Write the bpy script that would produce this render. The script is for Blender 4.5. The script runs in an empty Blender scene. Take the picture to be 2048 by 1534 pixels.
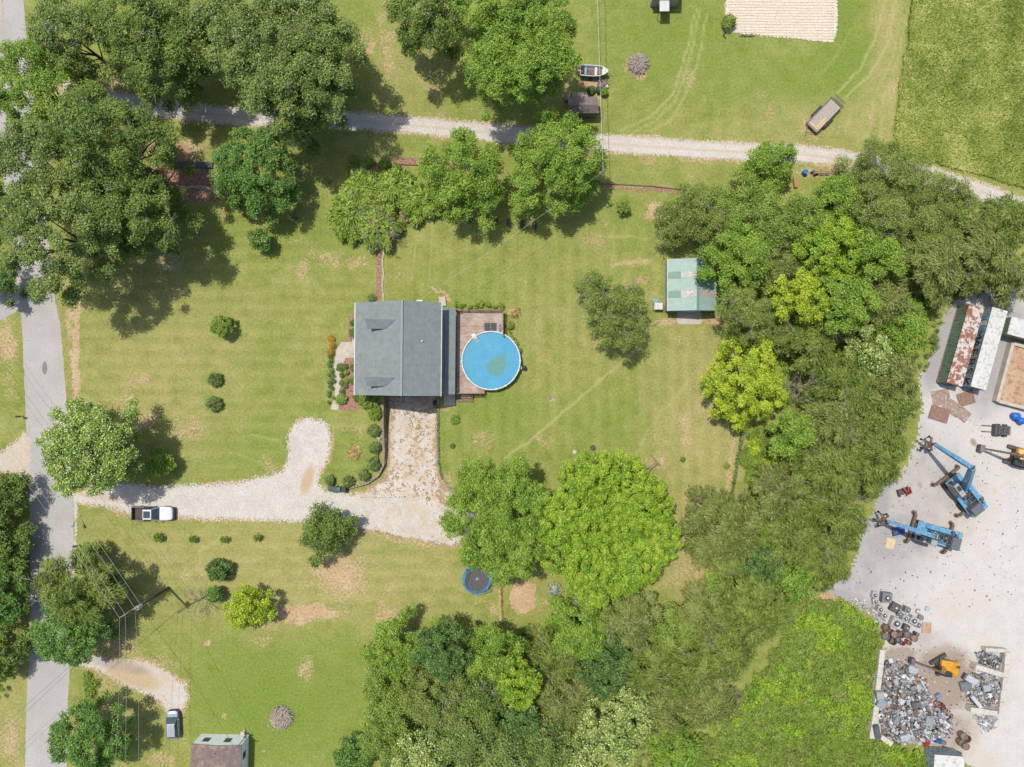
import bpy, bmesh, math, random
import numpy as np
from math import radians as R_, sin, cos, pi, sqrt, atan2
sc = bpy.context.scene
# ------------------------------------------------------------------ camera
CAM_H, SC, CX, CY = 100.0, 14.0, 1024.0, 767.0      # drone height, pixels per metre on the ground, image centre
cd = bpy.data.cameras.new('drone_camera'); cam = bpy.data.objects.new('drone_camera', cd)
sc.collection.objects.link(cam); cam.location = (0, 0, CAM_H); cam.rotation_euler = (0, 0, 0)
cd.sensor_width = 36; cd.lens = 36 * SC * CAM_H / 2048; cd.clip_start = 1; cd.clip_end = 2000
sc.camera = cam
# ------------------------------------------------------------------ sky and sun
SUN_TO = (-0.26, 0.27, 1.0)                          # direction towards the sun
elev = atan2(1.0, sqrt(.26**2 + .27**2)); az = atan2(SUN_TO[0], SUN_TO[1])
w = bpy.data.worlds.new("World"); sc.world = w; w.use_nodes = True
nt = w.node_tree; bg = nt.nodes['Background']
sky = nt.nodes.new('ShaderNodeTexSky'); sky.sky_type = 'NISHITA'; sky.sun_disc = False
sky.sun_elevation = elev; sky.sun_rotation = az % (2*pi); sky.air_density = 1.0; sky.dust_density = 2.0
nt.links.new(sky.outputs[0], bg.inputs[0]); bg.inputs[1].default_value = 0.15
sd = bpy.data.lights.new('sun', 'SUN'); sd.energy = 4.2; sd.angle = R_(0.6); sd.color = (1, .965, .9)
so = bpy.data.objects.new('sun', sd); sc.collection.objects.link(so)
import mathutils
so.rotation_euler = mathutils.Vector(SUN_TO).to_track_quat('Z', 'Y').to_euler(); so.location = (-40, 40, 140)
sc.view_settings.view_transform = 'Standard'; sc.view_settings.look = 'None'
sc.view_settings.exposure = 0.25; sc.view_settings.gamma = 1.0
sc.cycles.max_bounces = 6; sc.cycles.diffuse_bounces = 3; sc.cycles.transparent_max_bounces = 8
# ------------------------------------------------------------------ helpers
def P(px, py, z=0):
    k = (1 - z / CAM_H) / SC
    return ((px - CX) * k, -(py - CY) * k)
ALB = 0.53                                           # sunlit picture value -> real-world base colour
def srgb(r, g, b):
    f = lambda c: (c/255/12.92) if c <= 10 else (((c/255)+.055)/1.055)**2.4
    return (f(r)*ALB, f(g)*ALB, f(b)*ALB)
rs = np.random.RandomState(7)
_lat = rs.rand(256, 256)
def vnoise(x, y, s, o=0):
    x = np.asarray(x)/s + o*17.3 + 1000; y = np.asarray(y)/s + o*9.7 + 1000
    xi = np.floor(x).astype(int); yi = np.floor(y).astype(int); fx = x-xi; fy = y-yi
    fx = fx*fx*(3-2*fx); fy = fy*fy*(3-2*fy)
    a = _lat[xi % 256, yi % 256]; b = _lat[(xi+1) % 256, yi % 256]; c = _lat[xi % 256, (yi+1) % 256]; d = _lat[(xi+1) % 256, (yi+1) % 256]
    return (a*(1-fx)+b*fx)*(1-fy)+(c*(1-fx)+d*fx)*fy
def fbm(x, y, s, o=0): return (vnoise(x, y, s, o)*.5+vnoise(x, y, s/2.1, o+1)*.3+vnoise(x, y, s/4.3, o+2)*.2)
def sstep(a, b, x): t = np.clip((x-a)/(b-a), 0, 1); return t*t*(3-2*t)
def polydist(pts, x, y, closed=True):
    """signed distance (positive inside) from a polygon, or minus the distance from a polyline"""
    x = np.asarray(x, float); y = np.asarray(y, float); d = np.full(x.shape, 1e9); ins = np.zeros(x.shape, bool)
    n = len(pts)
    for i in range(n if closed else n-1):
        x0, y0 = pts[i]; x1, y1 = pts[(i+1) % n]; ex, ey = x1-x0, y1-y0; L = ex*ex+ey*ey+1e-12
        t = np.clip(((x-x0)*ex+(y-y0)*ey)/L, 0, 1); d = np.minimum(d, np.hypot(x-x0-t*ex, y-y0-t*ey))
        if closed:
            c = ((y0 > y) != (y1 > y)); xx = x0+(y-y0)*ex/(ey if abs(ey) > 1e-9 else 1e-9); ins ^= c & (x < xx)
    return np.where(ins, d, -d) if closed else -d
def PP(pts): return [P(a, b) for a, b in pts]
def tag(o, label=None, cat=None, group=None, kind=None):
    for k, v in (('label', label), ('category', cat), ('group', group), ('kind', kind)):
        if v: o[k] = v
    return o
def link(o, parent=None):
    sc.collection.objects.link(o)
    if parent: o.parent = parent
    return o
def thing(name, label, cat, loc=(0, 0, 0), rz=0, group=None):
    o = bpy.data.objects.new(name, None); link(o); o.empty_display_size = .2
    o.location = loc; o.rotation_euler = (0, 0, rz); return tag(o, label, cat, group)
class MB:
    def __init__(s): s.v = []; s.f = []; s.mi = []
    def add(s, vs, fs):
        b = len(s.v); s.v += [tuple(v) for v in vs]; s.f += [tuple(b+i for i in f) for f in fs]; return s
    def box(s, c, d, rz=0, rx=0, ry=0, taper=1.0):
        x, y, z = d[0]/2, d[1]/2, d[2]/2; M = mathutils.Euler((rx, ry, rz)).to_matrix(); out = []
        for k in (-1, 1):
            q = taper if k > 0 else 1
            for i, j in ((-1, -1), (1, -1), (1, 1), (-1, 1)):
                p = M @ mathutils.Vector((i*x*q, j*y*q, k*z)); out.append((p[0]+c[0], p[1]+c[1], p[2]+c[2]))
        return s.add(out, [(3, 2, 1, 0), (4, 5, 6, 7), (0, 1, 5, 4), (1, 2, 6, 5), (2, 3, 7, 6), (3, 0, 4, 7)])
    def prism(s, poly, z0, z1):
        n = len(poly)
        a = sum(poly[i][0]*poly[(i+1) % n][1]-poly[(i+1) % n][0]*poly[i][1] for i in range(n))
        if a < 0: poly = poly[::-1]
        zz0 = z0 if callable(z0) else (lambda x, y: z0); zz1 = z1 if callable(z1) else (lambda x, y: z1)
        vs = [(x, y, zz0(x, y)) for x, y in poly]+[(x, y, zz1(x, y)) for x, y in poly]
        return s.add(vs, [tuple(range(n-1, -1, -1)), tuple(range(n, 2*n))]+[(i, (i+1) % n, n+(i+1) % n, n+i) for i in range(n)])
    def cyl(s, p0, p1, r0, r1=None, n=12, cap=True):
        if r1 is None: r1 = r0
        return s.tube([p0, p1], [r0, r1], n, cap)
    def tube(s, pts, rad, n=6, cap=True):
        pts = [mathutils.Vector(p) for p in pts]
        if not hasattr(rad, '__len__'): rad = [rad]*len(pts)
        vs = []; fs = []; ref = None
        for i, p in enumerate(pts):
            t = (pts[min(i+1, len(pts)-1)]-pts[max(i-1, 0)])
            if t.length < 1e-9: t = mathutils.Vector((0, 0, 1))
            t.normalize()
            if ref is None:
                ref = mathutils.Vector((0, 0, 1)) if abs(t.z) < .9 else mathutils.Vector((1, 0, 0))
            u = t.cross(ref).normalized(); v_ = t.cross(u).normalized(); ref = -v_ if False else ref
            for k in range(n):
                a = 2*pi*k/n; q = p+(u*cos(a)+v_*sin(a))*rad[i]; vs.append(tuple(q))
        for i in range(len(pts)-1):
            for k in range(n):
                a, b = i*n+k, i*n+(k+1) % n; fs.append((a, a+n, b+n, b))
        if cap: fs.append(tuple(range(n))); fs.append(tuple(range(len(vs)-1, len(vs)-n-1, -1)))
        return s.add(vs, fs)
    def loft(s, secs, cap=True):
        n = len(secs[0]); vs = [p for sec in secs for p in sec]; fs = []
        for i in range(len(secs)-1):
            for k in range(n):
                a, b = i*n+k, i*n+(k+1) % n; fs.append((a, b, b+n, a+n))
        if cap: fs.append(tuple(range(n-1, -1, -1))); fs.append(tuple(range(len(vs)-n, len(vs))))
        return s.add(vs, fs)
    def sphere(s, c, r, nu=12, nv=7, sz=1.0, half=False):
        secs = []
        for j in range(nv+1):
            ph = (pi/2 if half else pi)*j/nv; rr = max(1e-4, sin(ph)*r)
            secs.append([(c[0]+rr*cos(2*pi*k/nu), c[1]+rr*sin(2*pi*k/nu), c[2]+cos(ph)*r*sz) for k in range(nu)])
        return s.loft(secs[::-1])
    def ring(s, c, r0, r1, z0, z1, n=48, a0=0, a1=2*pi):
        full = abs(a1-a0-2*pi) < 1e-6; m = n if full else n+1; secs = []
        for k in range(m):
            a = a0+(a1-a0)*k/n; ca, sa = cos(a), sin(a)
            secs.append([(c[0]+r0*ca, c[1]+r0*sa, z0), (c[0]+r1*ca, c[1]+r1*sa, z0), (c[0]+r1*ca, c[1]+r1*sa, z1), (c[0]+r0*ca, c[1]+r0*sa, z1)])
        if full: secs.append(secs[0])
        return s.loft(secs, cap=not full)
    def build(s, name, mat, parent=None, bevel=0, smooth=False, loc=None, rz=0, fixn=True, seg=2):
        me = bpy.data.meshes.new(name); me.from_pydata(s.v, [], s.f)
        if fixn:
            bm = bmesh.new(); bm.from_mesh(me); bmesh.ops.recalc_face_normals(bm, faces=bm.faces); bm.to_mesh(me); bm.free()
        me.materials.append(mat); o = bpy.data.objects.new(name, me); link(o, parent)
        if loc: o.location = loc
        o.rotation_euler[2] = rz
        if bevel:
            m = o.modifiers.new('bevel', 'BEVEL'); m.width = bevel; m.segments = seg; m.limit_method = 'ANGLE'; m.angle_limit = R_(30)
        if smooth:
            for p in me.polygons: p.use_smooth = True
        return o
def quads_mesh(name, V, C, mat, parent=None):
    """V (N,4,3) quads, C (N,3) linear leaf colours"""
    N = len(V); me = bpy.data.meshes.new(name); me.vertices.add(N*4); me.loops.add(N*4); me.polygons.add(N)
    me.vertices.foreach_set('co', np.ascontiguousarray(V, np.float32).ravel())
    me.loops.foreach_set('vertex_index', np.arange(N*4, dtype=np.int32))
    me.polygons.foreach_set('loop_start', np.arange(0, N*4, 4, dtype=np.int32))
    me.update(calc_edges=True)
    at = me.color_attributes.new('leaf_col', 'BYTE_COLOR', 'POINT')
    c4 = np.ones((N, 4, 4), np.float32); c4[:, :, :3] = np.clip(C, 0, 1)[:, None, :]
    at.data.foreach_set('color', c4.ravel())
    me.materials.append(mat); o = bpy.data.objects.new(name, me); link(o, parent); return o
# ------------------------------------------------------------------ materials
def newmat(name):
    m = bpy.data.materials.new(name); m.use_nodes = True; nt = m.node_tree
    return m, nt, nt.nodes['Principled BSDF']
def N(nt, t, **kw):
    n = nt.nodes.new(t)
    for k, v in kw.items():
        if k.startswith('i_'):
            key = k[2:]; n.inputs[int(key) if key.isdigit() else key].default_value = v
        else: setattr(n, k, v)
    return n
def noise(nt, scale, detail=3, rough=.55, vec=None, dist=0):
    n = N(nt, 'ShaderNodeTexNoise'); n.inputs['Scale'].default_value = scale; n.inputs['Detail'].default_value = detail
    n.inputs['Roughness'].default_value = rough; n.inputs['Distortion'].default_value = dist
    if vec is None:
        tc = nt.nodes.get('TC') or N(nt, 'ShaderNodeTexCoord', name='TC'); vec = tc.outputs['Object']
    nt.links.new(vec, n.inputs['Vector']); return n.outputs['Fac']
def ramp(nt, fac, stops):
    r = N(nt, 'ShaderNodeValToRGB'); nt.links.new(fac, r.inputs[0]); e = r.color_ramp.elements
    while len(e) < len(stops): e.new(.5)
    for el, (p, c) in zip(e, stops): el.position = p; el.color = (*c, 1) if len(c) == 3 else c
    return r.outputs[0]
def mixc(nt, fac, a, b, mode='MIX'):
    m = N(nt, 'ShaderNodeMix', data_type='RGBA', blend_type=mode)
    for v, i in ((fac, 0), (a, 6), (b, 7)):
        if isinstance(v, (int, float)): m.inputs[i].default_value = v
        elif isinstance(v, tuple): m.inputs[i].default_value = (*v, 1)
        else: nt.links.new(v, m.inputs[i])
    return m.outputs[2]
def mth(nt, op, a, b=0.0, c=None, clamp=False):
    m = N(nt, 'ShaderNodeMath', operation=op, use_clamp=clamp)
    for v, i in ((a, 0), (b, 1), (c, 2)):
        if v is None: continue
        if isinstance(v, (int, float)): m.inputs[i].default_value = v
        else: nt.links.new(v, m.inputs[i])
    return m.outputs[0]
def plain(name, c1, c2=None, scale=2.0, rough=.6, metal=0, bump=0, lo=.35, hi=.65, detail=4, c3=None, s3=12, spec=.4):
    m, nt, b = newmat(name); c2 = c2 or tuple(x*.8 for x in c1)
    n = noise(nt, scale, detail, .6); col = ramp(nt, n, [(lo, c1), (hi, c2)])
    if c3: n3 = noise(nt, s3, 3); col = mixc(nt, ramp(nt, n3, [(.52, (0, 0, 0)), (.62, (1, 1, 1))]), col, c3)
    nt.links.new(col, b.inputs['Base Color']); b.inputs['Roughness'].default_value = rough; b.inputs['Metallic'].default_value = metal
    b.inputs['Specular IOR Level'].default_value = spec
    if bump:
        bn = N(nt, 'ShaderNodeBump', i_Strength=bump, i_Distance=.05); nt.links.new(noise(nt, scale*6, 3), bn.inputs['Height']); nt.links.new(bn.outputs[0], b.inputs['Normal'])
    return m
def leafmat(name, trans=.25, rough=.5, spec=.35):
    m, nt, b = newmat(name); a = N(nt, 'ShaderNodeAttribute', attribute_name='leaf_col')
    nt.links.new(a.outputs['Color'], b.inputs['Base Color']); b.inputs['Roughness'].default_value = rough; b.inputs['Specular IOR Level'].default_value = spec
    t = N(nt, 'ShaderNodeBsdfTranslucent'); nt.links.new(mixc(nt, 1.0, a.outputs['Color'], (1.0, 1.15, .55), 'MULTIPLY'), t.inputs['Color'])
    mx = N(nt, 'ShaderNodeMixShader'); mx.inputs[0].default_value = trans
    nt.links.new(b.outputs[0], mx.inputs[1]); nt.links.new(t.outputs[0], mx.inputs[2]); nt.links.new(mx.outputs[0], nt.nodes['Material Output'].inputs[0])
    return m
LEAF = leafmat('leaves', .3, .5, .3); DRY = leafmat('twigs_and_scrap', 0.0, .7, .2)
BARK = plain('bark', srgb(120, 108, 95), srgb(85, 75, 65), 3, .9, bump=.5)
GREYWOOD = plain('dead_wood', srgb(175, 162, 150), srgb(135, 120, 108), 6, .9)
WHITE = plain('white_paint', srgb(235, 235, 230), srgb(215, 214, 208), 1.5, .5)
CONC = plain('concrete', srgb(226, 214, 198), srgb(200, 188, 172), 1.2, .9, bump=.2, c3=srgb(206, 194, 178), s3=9)
BLACK = plain('black_rubber', (.02, .02, .022), (.035, .035, .035), 3, .7)
DARKM = plain('dark_metal', (.06, .06, .065), (.1, .09, .085), 4, .55, .3)
GLASS = plain('tinted_glass', (.02, .035, .04), (.03, .05, .055), 2, .08, 0, spec=.9)
RUST = plain('rusty_steel', srgb(168, 128, 108), srgb(140, 106, 90), 3, .85, c3=srgb(165, 150, 140), s3=5)
STEEL = plain('galvanised_steel', srgb(170, 172, 172), srgb(140, 142, 144), 3, .45, .5)
WOOD = plain('weathered_wood', srgb(165, 140, 115), srgb(125, 105, 88), 3, .85)
BLUEP = plain('blue_paint', srgb(126, 190, 226), srgb(100, 164, 206), 1.2, .5, spec=.4, c3=srgb(110, 136, 152), s3=4)
YELP = plain('yellow_paint', srgb(245, 180, 35), srgb(222, 155, 25), 1.5, .45, c3=srgb(190, 140, 50), s3=6)
BROWNM = plain('brown_iron', srgb(146, 118, 98), srgb(112, 90, 76), 4, .8)
REDP = plain('red_paint', srgb(205, 75, 45), srgb(165, 60, 40), 3, .6)
# ------------------------------------------------------------------ terrain
LW = [(767, 793), (766.5, 850), (769, 900), (768, 930), (757, 952), (735, 967), (710, 974), (692, 978)]
RW = [(875, 797), (874, 860), (875, 920), (880, 950), (895, 975), (926, 1001)]
CUT = PP([(767, 770)]+LW+[(720, 1000), (900, 1015)]+RW[::-1]+[(875, 770)])
def Z(x, y):
    x = np.asarray(x, float); y = np.asarray(y, float)
    d = polydist(CUT, x, y); D = 2.1*np.clip((y+16.2)/13.2, 0, 1)
    return -D*sstep(-.04, .12, d)
def z1(x, y): return float(Z(np.array([x]), np.array([y]))[0])
# ------------------------------------------------------------------ ground masks (photo pixel space, lying on the ground plane)
def el(px, py, x, y, rx, ry, rot=0, soft=.5):
    c, s = cos(rot), sin(rot); u = ((x-px)*c+(y-py)*s)/rx; v = (-(x-px)*s+(y-py)*c)/ry
    return 1-sstep(1-soft, 1+soft, np.hypot(u, v))
def strk(pts, x, y, wd, soft=1.0): return 1-sstep(wd*.5, wd*.5+soft, -polydist(pts, x, y, False))
def lines():
    def seg(a, b, st): return list(np.arange(a, b-1e-6, st))
    xs = [-600, -450, -320, -240, -180, -140, -115, -100, -92]+seg(-86, -19.6, .36)+seg(-19.6, -6.4, .13)+seg(-6.4, 86, .36)+[86, 92, 100, 115, 140, 180, 240, 320, 450, 600]
    ys = [-600, -450, -320, -240, -180, -140, -110, -90, -76]+seg(-68, -17.2, .36)+seg(-17.2, -.6, .14)+seg(-.6, 68, .36)+[68, 76, 90, 110, 140, 180, 240, 320, 450, 600]
    return np.array(xs), np.array(ys)
def grid_mesh(name, xs, ys, zf, mat):
    X, Y = np.meshgrid(xs, ys); nx, ny = len(xs), len(ys); Zz = zf(X, Y)
    me = bpy.data.meshes.new(name); co = np.stack([X, Y, Zz], -1).reshape(-1, 3).astype(np.float32)
    idx = np.arange(nx*ny).reshape(ny, nx); f = np.stack([idx[:-1, :-1], idx[:-1, 1:], idx[1:, 1:], idx[1:, :-1]], -1).reshape(-1, 4).astype(np.int32)
    me.vertices.add(len(co)); me.loops.add(f.size); me.polygons.add(len(f)); me.vertices.foreach_set('co', co.ravel())
    me.loops.foreach_set('vertex_index', f.ravel()); me.polygons.foreach_set('loop_start', np.arange(0, f.size, 4, dtype=np.int32)); me.update(calc_edges=True)
    me.materials.append(mat); o = bpy.data.objects.new(name, me); link(o); return o, X.ravel(), Y.ravel()
def setattr4(me, name, a, b, c, d):
    at = me.attributes.new(name, 'FLOAT_COLOR', 'POINT'); at.data.foreach_set('color', np.stack([a, b, c, d], -1).astype(np.float32).ravel())
FIELD = [(1828, -40), (1812, 90), (1797, 180), (1786, 268), (1800, 300), (1850, 318), (1900, 335), (1960, 350), (2100, 392), (2300, 420), (2300, -40)]
LANE = [(120, 178), (170, 188), (240, 205), (330, 218), (450, 232), (560, 240), (700, 242), (800, 248), (900, 258), (1000, 268), (1100, 277), (1200, 286), (1300, 293), (1400, 300), (1500, 305), (1600, 308), (1680, 318), (1760, 333), (1860, 352), (1950, 380), (2080, 425), (2200, 470)]
SD = [(146, 992), (165, 978), (200, 968), (250, 966), (320, 975), (400, 970), (470, 965), (520, 955), (560, 943), (573, 920), (577, 870), (588, 845), (612, 836), (640, 838), (658, 850), (664, 880), (655, 920), (638, 950), (636, 968), (655, 982), (700, 988), (765, 985), (850, 1010), (868, 1050), (850, 1072), (760, 1058), (650, 1050), (560, 1044), (500, 1042), (420, 1040), (350, 1035), (260, 1028), (200, 1014), (160, 1006)]
AP = [(769, 790), (873, 790), (872, 880), (873, 930), (880, 965), (930, 1010), (1000, 1075), (900, 1096), (840, 1084), (720, 1062), (700, 1000), (735, 975), (762, 958), (772, 930)]
BD = [(139, 1300), (165, 1302), (200, 1312), (235, 1320), (290, 1318), (330, 1340), (370, 1368), (375, 1395), (366, 1420), (352, 1436), (330, 1425), (322, 1405), (300, 1392), (255, 1375), (215, 1352), (180, 1338), (140, 1336)]
def ground():
    m, nt, b = newmat('lawn')
    a1 = N(nt, 'ShaderNodeAttribute', attribute_name='gm1'); a2 = N(nt, 'ShaderNodeAttribute', attribute_name='gm2')
    s1 = N(nt, 'ShaderNodeSeparateColor'); nt.links.new(a1.outputs['Color'], s1.inputs[0]); s2 = N(nt, 'ShaderNodeSeparateColor'); nt.links.new(a2.outputs['Color'], s2.inputs[0])
    bare, lush, mulch, track = s1.outputs[0], s1.outputs[1], s1.outputs[2], a1.outputs['Alpha']
    vst, hst, field, dry = s2.outputs[0], s2.outputs[1], s2.outputs[2], a2.outputs['Alpha']
    big = noise(nt, .07, 4, .6); mid = noise(nt, .45, 5, .65); fine = noise(nt, 3.2, 4, .7); vf = noise(nt, 9.0, 2, .7)
    g = ramp(nt, mid, [(.3, srgb(128, 148, 66)), (.5, srgb(154, 167, 90)), (.7, srgb(176, 181, 114))])
    g = mixc(nt, mth(nt, 'MULTIPLY', ramp(nt, big, [(.38, (0, 0, 0)), (.62, (1, 1, 1))]), .4), g, srgb(138, 158, 74))
    # lush and dry areas
    g = mixc(nt, mth(nt, 'MULTIPLY', lush, mth(nt, 'ADD', .45, mid), clamp=True), g, srgb(124, 156, 62))
    dd = mth(nt, 'MULTIPLY', mth(nt, 'ADD', dry, .12), mth(nt, 'MULTIPLY', mid, 1.7), clamp=True)
    g = mixc(nt, dd, g, srgb(186, 180, 124))
    # field grass, rough and yellowish
    fg = ramp(nt, mth(nt, 'ADD', mth(nt, 'MULTIPLY', fine, .5), mth(nt, 'MULTIPLY', mid, .5)), [(.38, srgb(104, 126, 52)), (.5, srgb(134, 152, 68)), (.62, srgb(158, 168, 88))])
    g = mixc(nt, field, g, fg)
    # mowing stripes
    tc = nt.nodes['TC']; sx = N(nt, 'ShaderNodeSeparateXYZ'); nt.links.new(tc.outputs['Object'], sx.inputs[0])
    def stripe(axis, per, amp):
        ph = mth(nt, 'MULTIPLY', mth(nt, 'ADD', axis, mth(nt, 'MULTIPLY', mid, 1.6)), 2*pi/per)
        return mth(nt, 'MULTIPLY', mth(nt, 'SINE', ph), amp)
    st = mth(nt, 'ADD', mth(nt, 'MULTIPLY', stripe(sx.outputs[0], 2.1, .05), vst), mth(nt, 'MULTIPLY', stripe(sx.outputs[1], 1.9, .045), hst))
    # fine grain
    gr = mth(nt, 'ADD', mth(nt, 'ADD', mth(nt, 'MULTIPLY', mth(nt, 'SUBTRACT', fine, .5), 1.15), mth(nt, 'MULTIPLY', mth(nt, 'SUBTRACT', vf, .5), .8)), st)
    gain = mth(nt, 'ADD', .96, gr)
    hsv = N(nt, 'ShaderNodeHueSaturation'); nt.links.new(g, hsv.inputs['Color']); nt.links.new(gain, hsv.inputs['Value']); g = mixc(nt, 1.0, hsv.outputs[0], (1.05, .985, .88), 'MULTIPLY')
    g = mixc(nt, mth(nt, 'MULTIPLY', track, mth(nt, 'ADD', .25, fine), clamp=True), g, srgb(196, 196, 128))
    # bare soil, mulch: ragged edges
    soil = ramp(nt, mth(nt, 'ADD', mth(nt, 'MULTIPLY', fine, .6), mth(nt, 'MULTIPLY', mid, .4)), [(.35, srgb(188, 148, 108)), (.5, srgb(212, 178, 138)), (.65, srgb(228, 206, 172))])
    fb = ramp(nt, mth(nt, 'ADD', bare, mth(nt, 'MULTIPLY', mth(nt, 'SUBTRACT', mth(nt, 'ADD', mth(nt, 'MULTIPLY', fine, .6), mth(nt, 'MULTIPLY', vf, .4)), .5), 2.2)), [(.42, (0, 0, 0)), (.72, (1, 1, 1))])
    fb = mth(nt, 'MULTIPLY', fb, ramp(nt, bare, [(.02, (0, 0, 0)), (.2, (1, 1, 1))]))
    g = mixc(nt, fb, g, soil)
    mu = ramp(nt, fine, [(.35, srgb(146, 106, 88)), (.5, srgb(176, 134, 114)), (.65, srgb(200, 164, 144))])
    fm = ramp(nt, mth(nt, 'ADD', mulch, mth(nt, 'MULTIPLY', mth(nt, 'SUBTRACT', fine, .5), 1.2)), [(.42, (0, 0, 0)), (.6, (1, 1, 1))])
    fm = mth(nt, 'MULTIPLY', fm, ramp(nt, mulch, [(.02, (0, 0, 0)), (.2, (1, 1, 1))]))
    g = mixc(nt, fm, g, mu)
    nt.links.new(g, b.inputs['Base Color']); b.inputs['Roughness'].default_value = .95; b.inputs['Specular IOR Level'].default_value = .1
    bn = N(nt, 'ShaderNodeBump', i_Strength=.6, i_Distance=.12); nt.links.new(fine, bn.inputs['Height']); nt.links.new(bn.outputs[0], b.inputs['Normal'])
    xs, ys = lines(); o, X, Y = grid_mesh('ground', xs, ys, Z, m); tag(o, kind='structure')
    x = X*SC+CX; y = CY-Y*SC; n = fbm(X, Y, 6, 3); n2 = fbm(X, Y, 1.6, 5)
    jx = x+(fbm(X, Y, 2.2, 8)-.5)*26; jy = y+(fbm(X, Y, 2.2, 12)-.5)*26
    E = lambda *a, **k: el(a[0], a[1], jx, jy, *a[2:], **k)
    bare = np.zeros_like(x)
    for a in [(680, 1150, 66, 54, .6, .8, .74), (612, 1226, 82, 20, .05, .6, .85), (665, 1125, 30, 32, 0, .6, .5), (1047, 1195, 27, 33, 0, .15, 1.1), (1312, 422, 20, 26, .3, .5, .8), (1275, 520, 45, 6, -.1, .5, .6), (1340, 640, 30, 12, 0, .6, .7), (1430, 640, 30, 14, 0, .5, .7),
              (1305, 580, 14, 45, 0, .8, .45), (1285, 560, 14, 14, 0, .5, .6), (400, 1140, 9, 45, .1, .7, .5), (375, 1140, 7, 35, .1, .6, .5), (225, 1060, 60, 12, .3, .8, .4), (235, 1290, 60, 30, .3, .9, .62), (255, 1265, 40, 25, .3, .9, .5),
              (320, 1325, 55, 20, .3, .7, .5), (300, 1420, 50, 10, .3, .7, .4), (350, 300, 65, 22, .1, .6, .75), (225, 160, 38, 22, .2, .7, .7), (1100, 795, 5, 5, 0, .5, .8), (880, 582, 26, 4, .15, .5, .8), (898, 594, 12, 8, 0, .5, .9), (895, 812, 12, 6, 0, .5, .7),
              (1680, 262, 30, 14, .5, .8, .45), (1620, 275, 25, 8, .5, .8, .6), (1745, 240, 9, 11, 0, .5, .6), (1640, 345, 90, 12, 0, .8, .6), (985, 1222, 12, 16, 0, .8, .6), (958, 1210, 18, 10, 0, .8, .5), (1380, 1140, 50, 40, 0, .8, .5), (1410, 1150, 30, 16, .2, .6, .7), (1345, 1170, 40, 16, 0, .8, .45), (900, 1060, 45, 24, 0, .8, .5),
              (735, 85, 26, 40, 0, .8, .5), (745, 95, 10, 18, .4, .6, .8), (870, 165, 14, 12, 0, .6, .4), (800, 130, 30, 20, 0, .8, .35), (1185, 165, 28, 12, 0, .5, .9), (150, 700, 9, 130, .02, .4, .85), (135, 640, 7, 60, .1, .5, .6), (15, 690, 22, 45, 0, .7, .7), (22, 1480, 30, 60, 0, .8, .6), (20, 770, 22, 50, 0, .9, .45),
              (710, 1020, 30, 10, 0, .7, .6), (720, 960, 30, 14, -.6, .8, .5), (555, 1440, 28, 22, 0, .7, .5), (530, 1500, 5, 5, 0, .5, .8), (455, 1430, 8, 8, 0, .6, .7), (412, 1287, 10, 7, 0, .5, .8), (1275, 132, 28, 26, 0, .4, .75), (655, 440, 10, 18, 0, .8, .35), (445, 425, 12, 14, 0, .6, .6), (90, 1450, 20, 70, 0, .8, .5), (1095, 600, 30, 8, 0, .8, .3), (1050, 562, 16, 8, 0, .7, .5),
              (1465, 930, 7, 90, .1, .6, .6), (1660, 1200, 22, 22, 0, .7, .8), (1645, 1215, 10, 40, .3, .7, .6), (1705, 1390, 28, 22, 0, .6, .9), (1735, 1345, 18, 12, 0, .6, .9), (1715, 1430, 8, 18, 0, .6, .7), (1865, 130, 6, 90, 0, .8, .12), (1480, 275, 200, 10, .03, .9, .35), (1000, 248, 240, 7, .1, .9, .35),
              (1700, 350, 30, 12, 0, .8, .6), (1560, 400, 40, 30, 0, .8, .5), (1615, 580, 30, 25, 0, .7, .5)]:
        bare = np.maximum(bare, a[6]*E(*a[:5], soft=a[5]))
    for pts, wdt in ((SD, 10), (AP, 16), (BD, 20)): dd_ = polydist(pts, jx, jy); bare = np.maximum(bare, .62*(1-sstep(-2, wdt, -dd_)))
    bare = np.maximum(bare, .6*(1-sstep(17, 27, -polydist(LANE, jx, jy, False))))
    bare = np.maximum(bare, .5*sstep(.62, .78, n)*(.5+n2)); bare = np.clip(bare, 0, 1)
    lush = np.zeros_like(x)
    for a in [(560, 1400, 180, 120, 0, .7, .9), (690, 1330, 80, 70, 0, .7, .5), (760, 1120, 70, 40, 0, .7, .5), (420, 560, 60, 150, 0, .8, .35), (540, 640, 40, 120, 0, .8, .4), (640, 480, 90, 60, 0, .8, .5), (500, 900, 90, 70, 0, .7, .55), (560, 920, 60, 50, 0, .8, .5),
              (880, 640, 40, 60, 0, .8, .5), (1240, 460, 180, 50, 0, .8, .45), (1200, 820, 160, 70, 0, .8, .3), (980, 830, 120, 70, 0, .8, .4), (1020, 560, 240, 50, 0, .8, .35), (1380, 90, 180, 90, .2, .8, .6), (1700, 150, 70, 90, 0, .8, .9), (1560, 170, 120, 60, 0, .8, .6), (1690, 40, 26, 60, 0, .6, .9), (780, 60, 60, 80, 0, .8, .5), (830, 200, 120, 35, 0, .8, .35),
              (330, 275, 70, 16, 0, .8, .6), (690, 900, 60, 70, 0, .8, .4), (95, 80, 30, 60, 0, .7, .7), (1150, 420, 120, 40, 0, .8, .4), (430, 1055, 230, 12, 0, .8, .5), (1240, 260, 300, 20, .1, .8, .3), (1440, 330, 80, 12, 0, .8, .3)]:
        lush = np.maximum(lush, a[6]*E(*a[:5], soft=a[5]))
    mul = np.zeros_like(x)
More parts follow.
